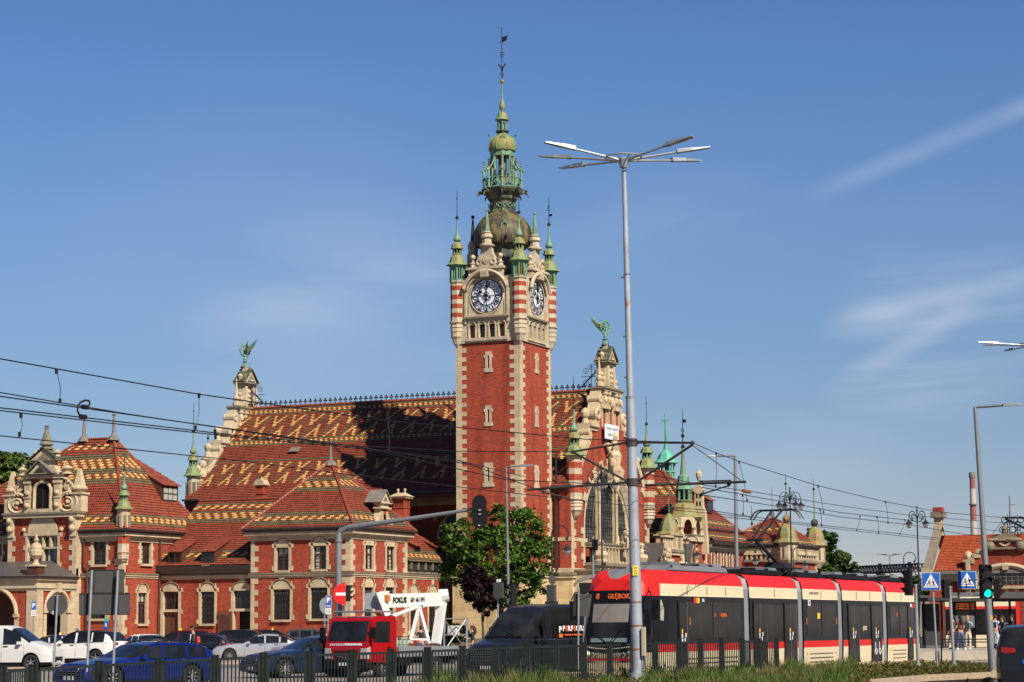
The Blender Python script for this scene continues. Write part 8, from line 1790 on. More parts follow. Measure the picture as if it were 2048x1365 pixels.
    text_mesh(s,'JAZZ',.2,'tram_cream',fr_,21.0,1.6,0,bold=.006); text_mesh(s,'GDAŃSKIE TRAMWAJE',.1,'stone_grey',fr_,15.2,2.85,-.004)
    # wheelchair and pram pictograms on the door
    for cu in (22.2,22.7): 
        A_=td; s.ring(P(cu,h+.03,.72),A_,uz,.11,.015,'sign_white',12,4); s.tube([P(cu-.03,h+.03,1.08),P(cu-.03,h+.03,.86),P(cu+.1,h+.03,.84),P(cu+.15,h+.03,.68)],.015,'sign_white',4)
    part(s,'markings',t)
    # pantograph
    s=MB(); u=15.0; b0=P(u,0,ROOF+.3); 
    for y in (-.55,.55): s.cyl(P(u-.9,y,ROOF+.3),P(u+.9,y,ROOF+.3),.04,.04,'iron',5); s.cyl(P(u-.6,y,ROOF+.1),P(u-.6,y,ROOF+.3),.05,.05,'plastic_black',6); s.cyl(P(u+.6,y,ROOF+.1),P(u+.6,y,ROOF+.3),.05,.05,'plastic_black',6)
    kn=P(u-2.4,0,ROOF+1.25); hd=P(u-.1,0,ROOF+2.35)
    s.cyl(P(u+.3,0,ROOF+.35),kn,.075,.06,'iron',7)
    for y in (-.12,.12): s.cyl(kn+tn*y,hd+tn*y*1.6,.04,.035,'iron',6)
    s.cyl(P(u+.1,-.2,ROOF+.3),kn-uz*.1,.025,.025,'iron',5); s.cyl(kn-tn*.3,kn+tn*.3,.05,.05,'iron',6)
    for dv in (-.18,.18): s.tube([hd+td*dv-tn*.95-uz*.3,hd+td*dv-tn*.78-uz*.06,hd+td*dv-tn*.6+uz*.02,hd+td*dv+tn*.6+uz*.02,hd+td*dv+tn*.78-uz*.06,hd+td*dv+tn*.95-uz*.3],.028,'iron',5)
    s.cyl(hd-td*.18,hd+td*.18,.03,.03,'iron',5); s.hexa([P(u-.5,-.4,ROOF+.3),P(u+.4,-.4,ROOF+.3),P(u+.4,.4,ROOF+.3),P(u-.5,.4,ROOF+.3),P(u-.45,-.35,ROOF+.5),P(u+.3,-.35,ROOF+.5),P(u+.3,.35,ROOF+.5),P(u-.45,.35,ROOF+.5)],'iron'); part(s,'pantograph',t)
    return t
tram()
# second tram waiting behind the shelter
t=thing('tram','cream and red tram standing behind the stop shelter at the right','tram',dep(2050,1300,138)); 
s=MB(); a=dep(1893,1300,133); b=dep(1893,1300,133)+Vector((18,5,0)); d=(b-a); d.z=0; d.normalize(); n_=Vector((d.y,-d.x,0)); a.z=0; L2=14.5
def ex(s,u0,u1,y0,y1,z0,z1,m): s.hexa([a+d*u0+n_*y0+uz*z0,a+d*u1+n_*y0+uz*z0,a+d*u1+n_*y1+uz*z0,a+d*u0+n_*y1+uz*z0,a+d*u0+n_*y0+uz*z1,a+d*u1+n_*y0+uz*z1,a+d*u1+n_*y1+uz*z1,a+d*u0+n_*y1+uz*z1],m)
ex(s,0,4.1,-2.3,0,.35,2.75,'tram_black'); ex(s,-.0,4.1,-2.3,.01,2.75,3.35,'tram_cream'); ex(s,0,4.1,-2.3,.015,2.62,2.78,'tram_red'); ex(s,.1,4.0,-2.2,-.1,3.35,3.6,'plastic_grey'); ex(s,0,4.1,-2.3,.02,.35,1.1,'tram_cream'); ex(s,4.1,4.3,-2.3,.03,.4,3.2,'tram_red')
part(s,'car_body',t)
s=MB(); ex(s,4.9,10,-2.3,0,.35,2.75,'tram_black'); ex(s,4.9,10,-2.3,.01,2.75,3.3,'tram_cream'); ex(s,4.9,10,-2.3,.015,2.62,2.78,'tram_red'); ex(s,4.9,10,-2.3,.02,.35,1.1,'tram_cream'); part(s,'rear_body',t)
s=MB(); 
for u in (.4,1.5,2.6,5.3,6.4,7.5): ex(s,u,u+.9,.012,.02,1.3,2.5,'tram_glass')
part(s,'windows',t)
s=MB()
for u in (1,3,6,8): s.cyl(a+d*u+n_*-.1+uz*.32,a+d*u+n_*-.3+uz*.32,.31,.31,'rubber',12)
part(s,'wheels',t)
# ================================================================ masts, lamps, signals
def P3(px,py,d): return dep(px,py,d)
# tall six-armed mast
lm=thing('street_lamp','very tall grey mast with six radiating lamp heads, rust stains and a yellow plate','street lamp',P3(1276,1353,60))
B_=P3(1276,1356,60); T_=P3(1247.5,322,60); ax=(T_-B_); H_=ax.length
M('mast_grey',(.30,.33,.38),.5,.2,.15,1.5,0,0,.5,None,(.24,.26,.29)); 
m_=MATS['mast_grey']; nt=m_.node_tree; b_=nt.nodes['Principled BSDF']; old=b_.inputs['Base Color'].links[0].from_socket
f_=noise(nt,2.6,6,.7,None,(1,1,.6)); r_=ramp(nt,f_,[(.60,(0,0,0)),(.68,(1,1,1))]); mm=nt.nodes.new('ShaderNodeMix'); mm.data_type='RGBA'; nt.links.new(r_,mm.inputs[0]); nt.links.new(old,mm.inputs[6]); mm.inputs[7].default_value=(.26,.13,.06,1); nt.links.new(mm.outputs[2],b_.inputs['Base Color'])
zat=lambda py: B_+ax*((1356-py)/(1356-322))
s=MB(); s.cyl(B_,zat(806),.165,.125,'mast_grey',20); s.cyl(zat(806),zat(803),.13,.13,'mast_grey',20); s.cyl(zat(803),T_,.098,.062,'mast_grey',20)
for y,r_ in ((1210,.16),(1256,.165),(1302,.168)): s.cyl(zat(y),zat(y-3),r_,r_,'rust',20)
s.cyl(B_-uz*.3,B_+uz*.12,.26,.26,'mast_grey',20)
for y in (560,680,762): s.cyl(zat(y),zat(y)-r0*.16,.03,.03,'plastic_grey',6)
for y,rr in ((803,.128),(555,.088)): s.cyl(zat(y),zat(y-2),rr+.01,rr+.01,'steel_grey',20)
part(s,'pole',lm,True,40)
def heads(t,hub,tips,sc=1.0):
    s=MB(); s.cyl(hub-uz*.2*sc,hub+uz*.05,.11*sc,.16*sc,'galvanised',10); s.cyl(hub,hub+uz*.1*sc,.16*sc,.06*sc,'galvanised',10); n=20; s.tube([hub+uz*.1*sc+Vector((math.cos(2*PI*k/n),math.sin(2*PI*k/n),0))*.5*sc for k in range(n)],.025*sc,'galvanised',5,True)
    for k in range(8): a=2*PI*k/8; s.cyl(hub-uz*.03,hub+uz*.1*sc+Vector((math.cos(a),math.sin(a),0))*.5*sc,.022*sc,.018*sc,'galvanised',5)
    part(s,'hub_ring',t)
    for tip in tips:
        d=(tip-hub); L_=d.length; d.normalize(); e=d.cross(uz).normalized(); u_=e.cross(d); k0=L_*.62
        s=MB(); s.cyl(hub,hub+d*(k0+.1),.035*sc,.03*sc,'galvanised',8); s.cyl(hub+d*(k0-.02),hub+d*(k0+.08),.05*sc,.05*sc,'plastic_grey',8); o=part(s,'arm',t)
        s=MB(); 
        q=lambda f,a,b: hub+d*(k0+(L_-k0)*f)+e*a*sc+u_*b*sc
        s.hexa([q(0,-.08,-.03),q(.45,-.11,-.03),q(.45,.11,-.03),q(0,.08,-.03),q(0,-.06,.08),q(.45,-.08,.06),q(.45,.08,.06),q(0,.06,.08)],'galvanised')
        s.hexa([q(.45,-.12,-.03),q(1,-.09,-.03),q(1,.09,-.03),q(.45,.12,-.03),q(.45,-.10,.04),q(1,-.08,.0),q(1,.08,.0),q(.45,.10,.04)],'galvanised'); s.hexa([q(.5,-.09,-.036),q(.95,-.07,-.036),q(.95,.07,-.036),q(.5,.09,-.036),q(.5,-.09,-.028),q(.95,-.07,-.028),q(.95,.07,-.028),q(.5,.09,-.028)],'windscreen_shade'); part(s,'lamp_head',t,under=o)
hub=P3(1247,322,60)
heads(lm,hub,[P3(1090,284,59.4),P3(1077,312,61.2),P3(1122,336,62.5),P3(1386,272,58.8),P3(1420,294,60),P3(1400,321,61.8)])
s=MB(); q=zat(1147)-f0*.17; e=r0*.075; s.hexa([q-e-uz*.13,q+e-uz*.13,q+e-uz*.13-f0*.01,q-e-uz*.13-f0*.01,q-e+uz*.13,q+e+uz*.13,q+e+uz*.13-f0*.01,q-e+uz*.13-f0*.01],'sign_yellow')
pf=lambda a,b,c: q-f0*(.012+c)+r0*a+uz*b
for k,tx in enumerate(('600','B','204')): text_mesh(s,tx,.06,'plastic_grey',pf,0,.075-.075*k,0)
part(s,'number_plate',lm)
s=MB(); q=P3(1287.5,1283,59.8); s.box(q.x-.045,q.x+.045,q.y-.05,q.y+.05,q.z-.38,q.z+.38,'cream_box'); s.tube([q-uz*.38,q-uz*.6,q-uz*.95-r0*.02],.018,'plastic_black',5); part(s,'cable_box',lm)
# overhead line brackets on the mast
s=MB(); Bk=lambda a,b,r_: s.cyl(a,b,r_,r_,'steel_dark',7)
M('steel_dark',(.06,.05,.045),.5,.4,.2,4)
dR=59.6; dL=60.3
mt=zat(893); mb=zat(972)
Rt=P3(1385,886,59.2); Rb=P3(1290,971,59.8)
Bk(mt+r0*.1,Rt,.032); Bk(mb+r0*.1,Rt-uz*.05,.035); Bk(P3(1290,971,59.8),P3(1492,964,58.4),.035); Bk(P3(1398,963,59.1),P3(1462,961,58.6),.018); Bk(P3(1403,989,59.2),P3(1456,972,58.8),.02); s.ball(P3(1403,990,59.2),.05,'steel_dark',6); s.cyl(P3(1456,973,58.8),P3(1460,962,58.7),.04,.04,'steel_dark',5)
for q in (Rt,mt+r0*.16,mb+r0*.16,mt-r0*.16,mb-r0*.16,P3(1458,968,58.7),P3(1402,965,59.1)): s.ball(q,.06,'steel_dark',7)
Lt=P3(1145,904,60.8); Bk(mt-r0*.1,Lt,.03); Bk(mb-r0*.1,Lt,.033); s.ball(Lt,.06,'steel_dark',7)
Bk(mb-r0*.0,P3(1054,980,61.2),.033); Bk(P3(1082,976,61.0),P3(1143,970,60.8),.018); Bk(P3(1087,985,61.0),P3(1140,997,60.8),.022); s.ball(P3(1087,984,61.0),.06,'steel_dark',7); s.cyl(P3(1143,970,60.8),P3(1143,977,60.8),.04,.04,'steel_dark',5)
for q in (mt,mb): s.cyl(q-uz*.1,q+uz*.1,.16,.16,'steel_dark',12)
part(s,'overhead_bracket',lm)
# second mast whose heads just reach into the frame
l2=thing('street_lamp','lamp heads of another tall mast reaching in at the right edge of the photo','street lamp',P3(2066,1300,103)); hub=P3(2062,692,103)
s=MB(); s.cyl((hub.x,hub.y,0),hub,.2,.06,'mast_grey',14); part(s,'pole',l2)
heads(l2,hub,[P3(1955,684,102.6),P3(1968,690,104.6),P3(2160,684,102.6),P3(2150,694,104.5),P3(2010,702,106)])
# ---- catenary wires
M('wire',(.02,.02,.022),.5,.5,.1)
def wire(label,pts,r=.010,drops=(),Xc=None,cat='wire'):
    P=[(p if isinstance(p,Vector) else (onX(p[0],p[1],p[2]))) for p in pts]; s=MB(); path=[]
    for a,b in zip(P,P[1:]):
        n=6
        for i in range(n): path.append(a+(b-a)*(i/n))
    path.append(P[-1]); t=thing('overhead_wire',label,cat,P[0],0,'overhead tram wires'); s.tube(path,r,'wire',4); part(s,'cable',t)
    for (x0,y0,x1,y1,X) in drops:
        s=MB(); a=onX(x0,y0,X); b=onX(x1,y1,X); s.tube([a,(a+b)/2+Vector((.02,.03,0)),b],.008,'wire',4); s.cyl(a-uz*.06,a+uz*.03,.028,.028,'wire',5); s.cyl(b,b+uz*.08,.026,.026,'wire',5); part(s,'dropper',t)
    return t
XA,XBb=-24.2,-20.6
wire('topmost overhead wire, from the left edge past the tower to the mast',[(-60,707,-22.2),(0,718,-22.2),(398,789,-22.0),(776,842,-21.6),(1172,879,-21.0),P3(1385,886,59.2)],.0115,((113,741,120,807,-22.15),(398,790,391,860,-22),(776,843,777,902,-21.6)))
wire('thin upper wire of the second pair at the left edge',[(-60,774,-24.6),(0,785.5,-24.6),(253,828,-24.6),(480,862,-24.6),(660,889,-24.5),(911,903,-24.3),P3(1145,904,60.8)],.011)
wire('thick upper wire of the second pair at the left edge',[(-60,783,-24.6),(0,793,-24.6),(480,861,-24.6),(718,895,-24.4),(940,929,-24.3),P3(1087,984,61.0)],.0125)
wire('upper wire of the third pair at the left edge',[(-60,808,-21.6),(0,816,-21.6),(480,872,-21.6),(718,894,-21.4),(1012,960,-21.2),(1256,971,-20.9),P3(1400,989,59.2)],.0105,((430,862,431,879,-21.6),))
wire('lower wire of the third pair at the left edge',[(-60,813,-22.0),(0,821.5,-22.0),(300,856,-22.0),(480,875,-22.0),(776,903,-21.8),(911,920,-21.6),P3(1054,955,60.6)],.0105,((42,829,39,874,-22.0),))
wire('lowest overhead wire, from the left edge across the roofs',[(-60,865,-24.2),(0,872,-24.2),(480,922,-24.2),(701,950,-24.2),(911,973.5,-24.2),(1012,985,-24.2),(1148,1000,-24.2),(1250,1011,-24.2),P3(1500,1035,75)],.0105)
t=thing('cable_loop','black looped jumper cable joining two overhead wires at the left','cable loop',onX(163,815,-24.6)); s=MB()
pts=[(176,814),(180,808),(178,802),(170,801),(161,805),(156,813),(155,822),(158,829),(166,834)]
s.tube([onX(x,y,-24.6) for x,y in pts],.02,'wire',6); s.cyl(onX(165,814,-24.6),onX(174,815,-24.6),.05,.05,'wire',6); s.cyl(onX(161,833.5,-24.6),onX(171,834.5,-24.6),.05,.05,'wire',6); part(s,'loop',t)
wire('uppermost wire running right from the mast bracket',[P3(1385,886,59.2),(1432,906.5,XBb),(1478,923,XBb),(1636,972,XBb),(1771,1004,XBb),(1883,1025,XBb),(2011,1036,-19.5),(2090,1041,-19)],.0115,((1432,907,1431,976,XBb),(1478,924,1494,1003,XBb),(1636,972,1647,1027,XBb),(1771,1004,1776,1048,XBb),(1883,1025,1885,1063,XBb)))
wire('steep stay wire between the two bracket arms of the mast',[P3(1386,892,59.2),P3(1482,961,58.5)],.012)
wire('first of the thin wires right of the mast, with a joint',[(1300,950,-22),(1409,971,-22),(1499,983,-22),(1680,1012,-22),(1819,1031,-22),(2060,1051,-22)],.011)
wire('second of the thin wires right of the mast',[P3(1402,975,59.2),(1560,1003,-21),(1680,1025.5,-21),(1790,1038,-21),(2060,1070,-21)],.012,((1485,990,1486,1031,-21),(1640,1019,1643,1053,-21),(1754,1034,1757,1068,-21)))
wire('third of the thin wires right of the mast',[P3(1403,990,59.2),(1560,1014,-21.4),(1680,1034,-21.4),(1819,1050,-21.4),(1920,1068,-21.4),(2060,1084,-21.4)],.012)
wire('fourth wire right of the mast, touching the pantograph',[(1265,1009,-24),(1417,1021,-24),(1560,1042,-24),(1680,1055,-24),(1880,1077,-24)],.012)
wire('lowest wire right of the mast, just over the pantograph',[(1442,1034,-24.3),(1560,1045,-24.3),(1680,1059,-24.3),(1870,1080,-24.3)],.011,((1720,1033,1713,1062,-24.3),(1810,1040,1800,1070,-24.3)))
wire('wire dipping from the far bracket arm at the right edge',[P3(2011,1036,130),P3(1985,1068,130)],.014)
s=MB(); s.cyl(P3(2011,1036,130),P3(2100,1036,126),.06,.06,'steel_dark',6); s.cyl(P3(2011,1038,130),P3(2090,1078,126),.06,.06,'steel_dark',6); s.cyl(P3(2095,1030,127),P3(2095,1290,127),.15,.15,'mast_grey',10); s.cyl(P3(1952,1083,131),P3(2060,1082,131),.035,.035,'steel_dark',5); tag(s.build('overhead_bracket'),'dark bracket arms of the next overhead mast at the right edge','bracket')
s=MB(); s.cyl(onX(1486,982,-22),onX(1500,984,-22),.06,.06,'rust',7); s.build('wire_joint'); tag(bpy.data.objects['wire_joint'],'small rusty tensioning joint on a wire right of the mast','wire joint')
# ---- plain lamp poles
def arm_lamp(label,base,bend,tip,r0_,r1_,head=1.0,name='street_lamp',headdir=None):
    t=thing(name,label,'street lamp',base); s=MB(); s.cyl(base,base+(bend-base)*.35,r0_,r0_*.85,'steel_grey',10); s.cyl(base+(bend-base)*.35,bend,r0_*.75,r1_,'steel_grey',10); part(s,'pole',t,True)
    s=MB(); d=(tip-bend); s.cyl(bend,bend+d*.7,r1_*.8,r1_*.7,'steel_grey',7); part(s,'arm',t)
    s=MB(); e=d.cross(uz).normalized()*.12*head; a=bend+d*.6; b=tip; s.hexa([a-e*.7-uz*.04,b-e*.6-uz*.04,b+e*.6-uz*.04,a+e*.7-uz*.04,a-e*.5+uz*.07,b-e*.4,b+e*.4,a+e*.5+uz*.07],'galvanised'); part(s,'lamp_head',t); return t
arm_lamp('thin grey street lamp rising in front of the maple, short arm to the right',P3(1019,1330,88),P3(1012.5,935,88),P3(1066,930,87.5),.075,.035)
arm_lamp('grey street lamp behind the tram with its arm pointing left',P3(1476,1290,125),P3(1470,912,125),P3(1405,913,125),.16,.08,1.6)
tq=arm_lamp('tall grey street lamp beside the green signal, arm pointing right',P3(1986,1352,66),P3(1950,815,66),P3(2046,808,65.5),.12,.055)
# ---- black traffic-light arm
t=thing('traffic_light','long grey signal arm on a post with a black oval backboard seen from behind','traffic light',P3(679,1330,84)); s=MB()
s.cyl(P3(679,1335,84),P3(677,1160,84),.13,.12,'steel_grey',12); s.cyl(P3(677,1160,84),P3(677,1083,84),.12,.115,'steel_grey',12); s.cyl(P3(677,1084,84),P3(677,1080,84),.15,.15,'steel_grey',12); s.tube([P3(677,1084,84),P3(677.5,1070,84),P3(682,1061,84),P3(700,1055,83.8),P3(800,1041,83),P3(960,1017,82)],[.115,.115,.115,.11,.09,.055],'steel_grey',10); part(s,'mast_arm',t,True)
s=MB(); c=P3(959,1024,81.8); n=24; hw=.27; hh=.62
ov=[c+r0*(hw*math.cos(2*PI*k/n))+uz*((hh-hw)*(1 if math.sin(2*PI*k/n)>0 else -1)+hw*math.sin(2*PI*k/n)) for k in range(n)]
s.loft([ov,[v+f0*.05 for v in ov]],'black'); s.loft([[v*1+f0*.05+(c-v)*.35 for v in ov],[v+f0*.3+(c-v)*.4 for v in ov]],'plastic_black')
for z in (-.1,.05): s.cyl(c+uz*z-f0*.03-r0*.04,c+uz*z-f0*.03+r0*.06,.04,.04,'steel_grey',6)
s.box(c.x-.03,c.x+.03,c.y-.05,c.y-.02,c.z-.52,c.z-.48,'sign_white')
part(s,'signal_head',t)
def signal(label,px,py,d,face,pole_bot=None,pole_top=None,pr=.055,scale=1.0,lit=None,back=None,group=None,h=.9):
    """three-lens signal; face = direction its lenses look (camera angle)"""
    c=P3(px,py,d); t=thing('traffic_light',label,'traffic light',(P3(pole_bot[0],pole_bot[1],d) if pole_bot else c),0,group)
    if pole_bot: s=MB(); s.cyl(P3(*pole_bot,d),P3(*pole_top,d),pr,pr,'galvanised',9); s.cyl(P3(*pole_top,d),P3(*pole_top,d)+uz*.05,pr*1.3,pr*1.3,'galvanised',9); s.cyl(P3(*pole_bot,d),P3(*pole_bot,d)+uz*.08,pr*1.7,pr*1.7,'galvanised',9); part(s,'pole',t)
    F=fdir(face); E=F.cross(uz).normalized(); s=MB(); k=scale
    s.hexa([c+E*a*k*.15+F*b*k*.1+uz*z*k*h/2 for z in (-1,1) for a,b in ((-1,-1),(1,-1),(1,1),(-1,1))],'plastic_black')
    for i in (-1,0,1):
        q=c+F*.1*k+uz*i*.3*k*h/.9
        s.tube([q+F*.18*k*max(0,math.sin(a))+E*.125*k*math.cos(a)+uz*.125*k*math.sin(a) for a in [R(-10)+R(200)*j/10 for j in range(11)]],.012*k,'plastic_black',4)
        n=12; A=[q+E*.125*k*math.cos(R(-10)+R(200)*j/n)+uz*.125*k*math.sin(R(-10)+R(200)*j/n) for j in range(n+1)]; Bv=[p_+F*(.05+.15*max(0,math.sin(R(-10)+R(200)*j/n)))*k for j,p_ in enumerate(A)]
        for j in range(n): s.poly([A[j],A[j+1],Bv[j+1],Bv[j]],'plastic_black')
    part(s,'housing',t)
    for i,cc in ((1,'lens_dark'),(0,'lens_dark'),(-1,lit or 'lens_dark')):
        s=MB(); q=c+F*.11*k+uz*i*.3*k*h/.9; s.poly([q+E*.11*k*math.cos(2*PI*j/16)+uz*.11*k*math.sin(2*PI*j/16) for j in range(16)],cc); part(s,'lens',t)
    return t
M('lens_dark',(.015,.016,.02),.2,0,.1,1,0,0,.5)
signal('traffic light showing green, on the tall lamp post at the right',1971,1164,65.4,285,scale=1.02,lit='lamp_green',h=.98)
signal('dark traffic light pointing away, in front of the tram tail',1817,1166,72,150,(1836,1332),(1831,1172),.055,.95,h=.85)
signal('dark traffic light seen from behind between the two blue crossing signs',1893,1178,74,110,(1908,1331),(1899,1176),.055,.85,h=.7)
signal('dark traffic light pointing right beside the green one',1993,1178,66.5,350,scale=.8,h=.7)
signal('black signal clustered on the thin lamp pole beside the maple trunk',1025,1196,87,200,scale=1.1,h=1.0)
signal('black signal cluster beside the no entry sign',696,1187,83.5,10,scale=.8,h=.75)
# ---- signs
def flat(s,c,w,h,fd,m,back='sign_back',th=.02,pts=None):
    F=fdir(fd); E=Vector((-F.y,F.x,0)); c=Vector(c)
    pts=pts or [(-w/2,-h/2),(w/2,-h/2),(w/2,h/2),(-w/2,h/2)]
    A=[c+E*a+uz*b for a,b in pts]; n=len(A); 
    s.poly([v+F*th for v in A],m); s.poly([v for v in A[::-1]],back)
    for i in range(n): s.poly([A[i],A[(i+1)%n],A[(i+1)%n]+F*th,A[i]+F*th],back)
    return lambda a,b,o=0: c+E*a+uz*b+F*(th+.003+o)
def post(s,x,yb,yt,d,r=.03,m='galvanised',x2=None): s.cyl(P3(x,yb,d),P3(x2 if x2 is not None else x,yt,d),r,r,m,8)
def crossing(label,cx,cy,w,d,pole=None):
    t=thing('crossing_sign',label,'road sign',P3(*(pole[0:2] if pole else (cx,cy)),d)); 
    if pole: s=MB(); s.cyl(P3(pole[0],pole[1],d),P3(pole[2],pole[3],d),.032,.032,'galvanised',8); part(s,'pole',t)
    s=MB(); W=w*d/FPX; c=P3(cx,cy,d)-f0*.05; F=flat(s,c,W,W*.93,270,'sign_white'); 
    def pg(pts,m,o): s.poly([F(a*W,b*W,o) for a,b in pts],m)
    pg([(-.48,-.45),(.48,-.45),(.48,.45),(-.48,.45)],'sign_blue',.002); pg([(-.40,-.32),(.40,-.32),(0,.40)],'sign_white',.004); pg([(-.36,-.26),(.34,-.26),(.34,-.235),(-.36,-.235)],'plastic_black',.006)
    bar=lambda a,b,th=.018: s.cyl(F(a[0]*W,a[1]*W,.008),F(b[0]*W,b[1]*W,.008),th*W,th*W,'plastic_black',4)
    bar((.07,-.24),(.14,-.1),.02); bar((.22,-.24),(.14,-.1),.02); bar((.14,-.1),(.10,.04),.03); bar((.10,.02),(.2,-.06)); bar((.10,.02),(.03,-.05)); s.ball(F(.09*W,.09*W,.008),.028*W,'plastic_black',6)
    for q in (-.2,-.04): s.ring(F(q*W,-.15*W,.008),F(1,0)-F(0,0),uz,.055*W,.008*W,'plastic_black',10,4)
    bar((-.2,-.15),(-.1,-.05)); bar((-.04,-.15),(-.1,-.05)); bar((-.13,-.04),(-.08,.06),.026); s.ball(F(-.06*W,.1*W,.008),.024*W,'plastic_black',6); bar((-.08,.04),(-.03,-.03))
    part(s,'sign_plate',t); return t
crossing('blue crossing sign with cyclist and walker on its own thin post, left of the pair',1861,1163.5,37,71,(1875,1333,1866,1180))
crossing('blue crossing sign with cyclist and walker fixed to the tall lamp post',1933,1160.5,37,67)
s=MB(); s.tube([P3(1955,1160,66.5),P3(1940,1160,66.8)],.02,'steel_grey',5); s.tube([P3(1974,1190,66),P3(1945,1192,66.8),P3(1938,1178,67)],.02,'steel_grey',5); part(s,'sign_bracket',tq)
# no entry sign: cut edge towards the signal
t=thing('no_entry_sign','red no entry sign with a white bar and a cut right edge','road sign',P3(690,1240,83)); s=MB(); c=P3(688,1188.5,83); r_=.40
pts=[(.06,-r_),(.06,r_)]+[(r_*math.cos(a)*1.0,r_*math.sin(a)) for a in [PI/2+PI*i/14 for i in range(0,15)]]
F=flat(s,c,1,1,270,'sign_red',pts=[(p_[0],p_[1]) for p_ in pts]); 
sgn=1 if (F(1,0)-F(0,0)).dot(r0)>0 else -1
s=MB(); pts=[(sgn*a,b) for a,b in pts]; pts=pts if sgn>0 else pts[::-1]; F=flat(s,c,1,1,270,'sign_red',pts=pts); s.poly([F(sgn*-.30,-.055,.002),F(sgn*.06,-.055,.002),F(sgn*.06,.055,.002),F(sgn*-.30,.055,.002)],'sign_white'); part(s,'sign_plate',t); s=MB(); s.cyl(P3(690,1330,83.2),P3(690,1170,83.2),.03,.03,'galvanised',7); part(s,'pole',t)
# parking signs
def parking(label,cx,y0,y1,d,w,sub,pole,txt2=None):
    t=thing('parking_sign',label,'road sign',P3(pole[0],pole[1],d)); s=MB(); s.cyl(P3(pole[0],pole[1],d),P3(pole[2],pole[3],d),.03,.03,'galvanised',8); part(s,'pole',t)
    W=w*d/FPX; top=P3(cx,y0,d); bot=P3(cx,y1,d); c=(top+bot)/2-f0*.05; Hh=(top-bot).length; s=MB(); F=flat(s,c,W,Hh,270,'sign_white'); sg_=1 if (F(1,0)-F(0,0)).dot(r0)>0 else -1
    s.poly([F(sg_*-W*.46,-Hh*.48,.002),F(sg_*W*.46,-Hh*.48,.002),F(sg_*W*.46,Hh*.48,.002),F(sg_*-W*.46,Hh*.48,.002)],'sign_blue'); text_mesh(s,'P',W*1.15,'sign_white',lambda a,b,c: F(sg_*a,b,.004+c),0,Hh*.12 if txt2 else 0,0,bold=.012); 
    if txt2: text_mesh(s,txt2,W*.28,'sign_white',lambda a,b,c: F(sg_*a,b,.004+c),0,-Hh*.36,0,bold=.004)
    part(s,'sign_plate',t)
    a,b=sub; c=(P3(cx,a,d)+P3(cx,b,d))/2-f0*.05; Hh=(P3(cx,a,d)-P3(cx,b,d)).length; s=MB(); F=flat(s,c,W*.95,Hh,270,'sign_white')
    for i in range(3): s.poly([F(-W*.35,-Hh*.3+Hh*.25*i,.002),F(W*.35,-Hh*.3+Hh*.25*i,.002),F(W*.35,-Hh*.22+Hh*.25*i,.002),F(-W*.35,-Hh*.22+Hh*.25*i,.002)],'plastic_grey')
    part(s,'sub_plate',t); return t
parking('blue parking sign with a taxi line and white plate, left of the no entry sign',657,1192,1216,88,12,(1217,1229),(656,1300,656,1190),'TAXI')
parking('small blue parking sign on the stone porch pillar at the left',68,1203,1220,128,10.5,(1221,1232),(66,1290,67,1232))
t=thing('road_sign','round road sign seen from behind beside the parking sign with the taxi line','road sign',P3(648,1300,92)); s=MB(); s.cyl(P3(649,1300,92),P3(649,1196,92),.03,.03,'galvanised',8); part(s,'pole',t); s=MB(); c=P3(649,1212,91.9); s.loft([[c+r0*.18*math.cos(2*PI*k/18)*1.0+f0*.3*math.cos(2*PI*k/18)+uz*.33*math.sin(2*PI*k/18)+q*.02*r0 for k in range(18)] for q in (0,1)],'galvanised'); part(s,'sign_plate',t)
t=thing('road_sign','round road sign seen from behind on a tall pole in front of the white van','road sign',P3(107,1340,72)); s=MB(); s.cyl(P3(107,1345,72),P3(115,1190,72),.035,.035,'galvanised',9); part(s,'pole',t); s=MB(); c=P3(114,1210.5,72.1); s.loft([[c+r0*.34*math.cos(2*PI*k/28)+uz*.34*math.sin(2*PI*k/28)+f0*q for k in range(28)] for q in (0,.02)],'sign_back'); s.cyl(c-r0*.1-f0*.02+uz*.3,c+r0*.1-f0*.02+uz*.3,.02,.02,'galvanised',5); q=c-r0*.13-uz*.24-f0*.006; s.box(q.x-.03,q.x+.03,q.y-.004,q.y,q.z-.05,q.z+.05,'sign_white'); part(s,'sign_plate',t)
t=thing('direction_sign','pair of large grey sign backs, one above the other, on two poles','road sign',P3(205,1340,58)); 
for x0,y0,x1,y1 in ((174,1345,184,1141),(226,1345,236,1141)): s=MB(); s.cyl(P3(x0,y0,57.9),P3(x1,y1,57.9),.034,.034,'galvanised',9); part(s,'pole',t)
for (x0,x1,y0,y1) in ((176.5,248,1140.5,1186),(158,260,1188,1230)):
    s=MB(); a=P3(x0,y0,58.1); b=P3(x1,y0-.6,58.1); c=P3(x1,y1-.6,58.1); d=P3(x0,y1,58.1); s.hexa([d,c,c+f0*.03,d+f0*.03,a,b,b+f0*.03,a+f0*.03],'sign_back')
    for f_ in (.12,.72): q=a+(b-a)*f_; q2=d+(c-d)*f_; w_=(b-a)*.06; s.hexa([q2-f0*.03,q2+w_-f0*.03,q2+w_,q2,q-f0*.03,q+w_-f0*.03,q+w_,q],'sign_back_dark')
    for aa,bb in ((a,b),(d,c)): s.cyl(aa-f0*.01,bb-f0*.01,.012,.012,'sign_back_dark',4)
    part(s,'sign_board',t)
t=thing('direction_sign','square grey sign back on a thin pole just left of the tram front','road sign',P3(1157,1290,61)); s=MB(); s.cyl(P3(1156,1340,61),P3(1157.5,1175,61),.028,.028,'galvanised',8); part(s,'pole',t)
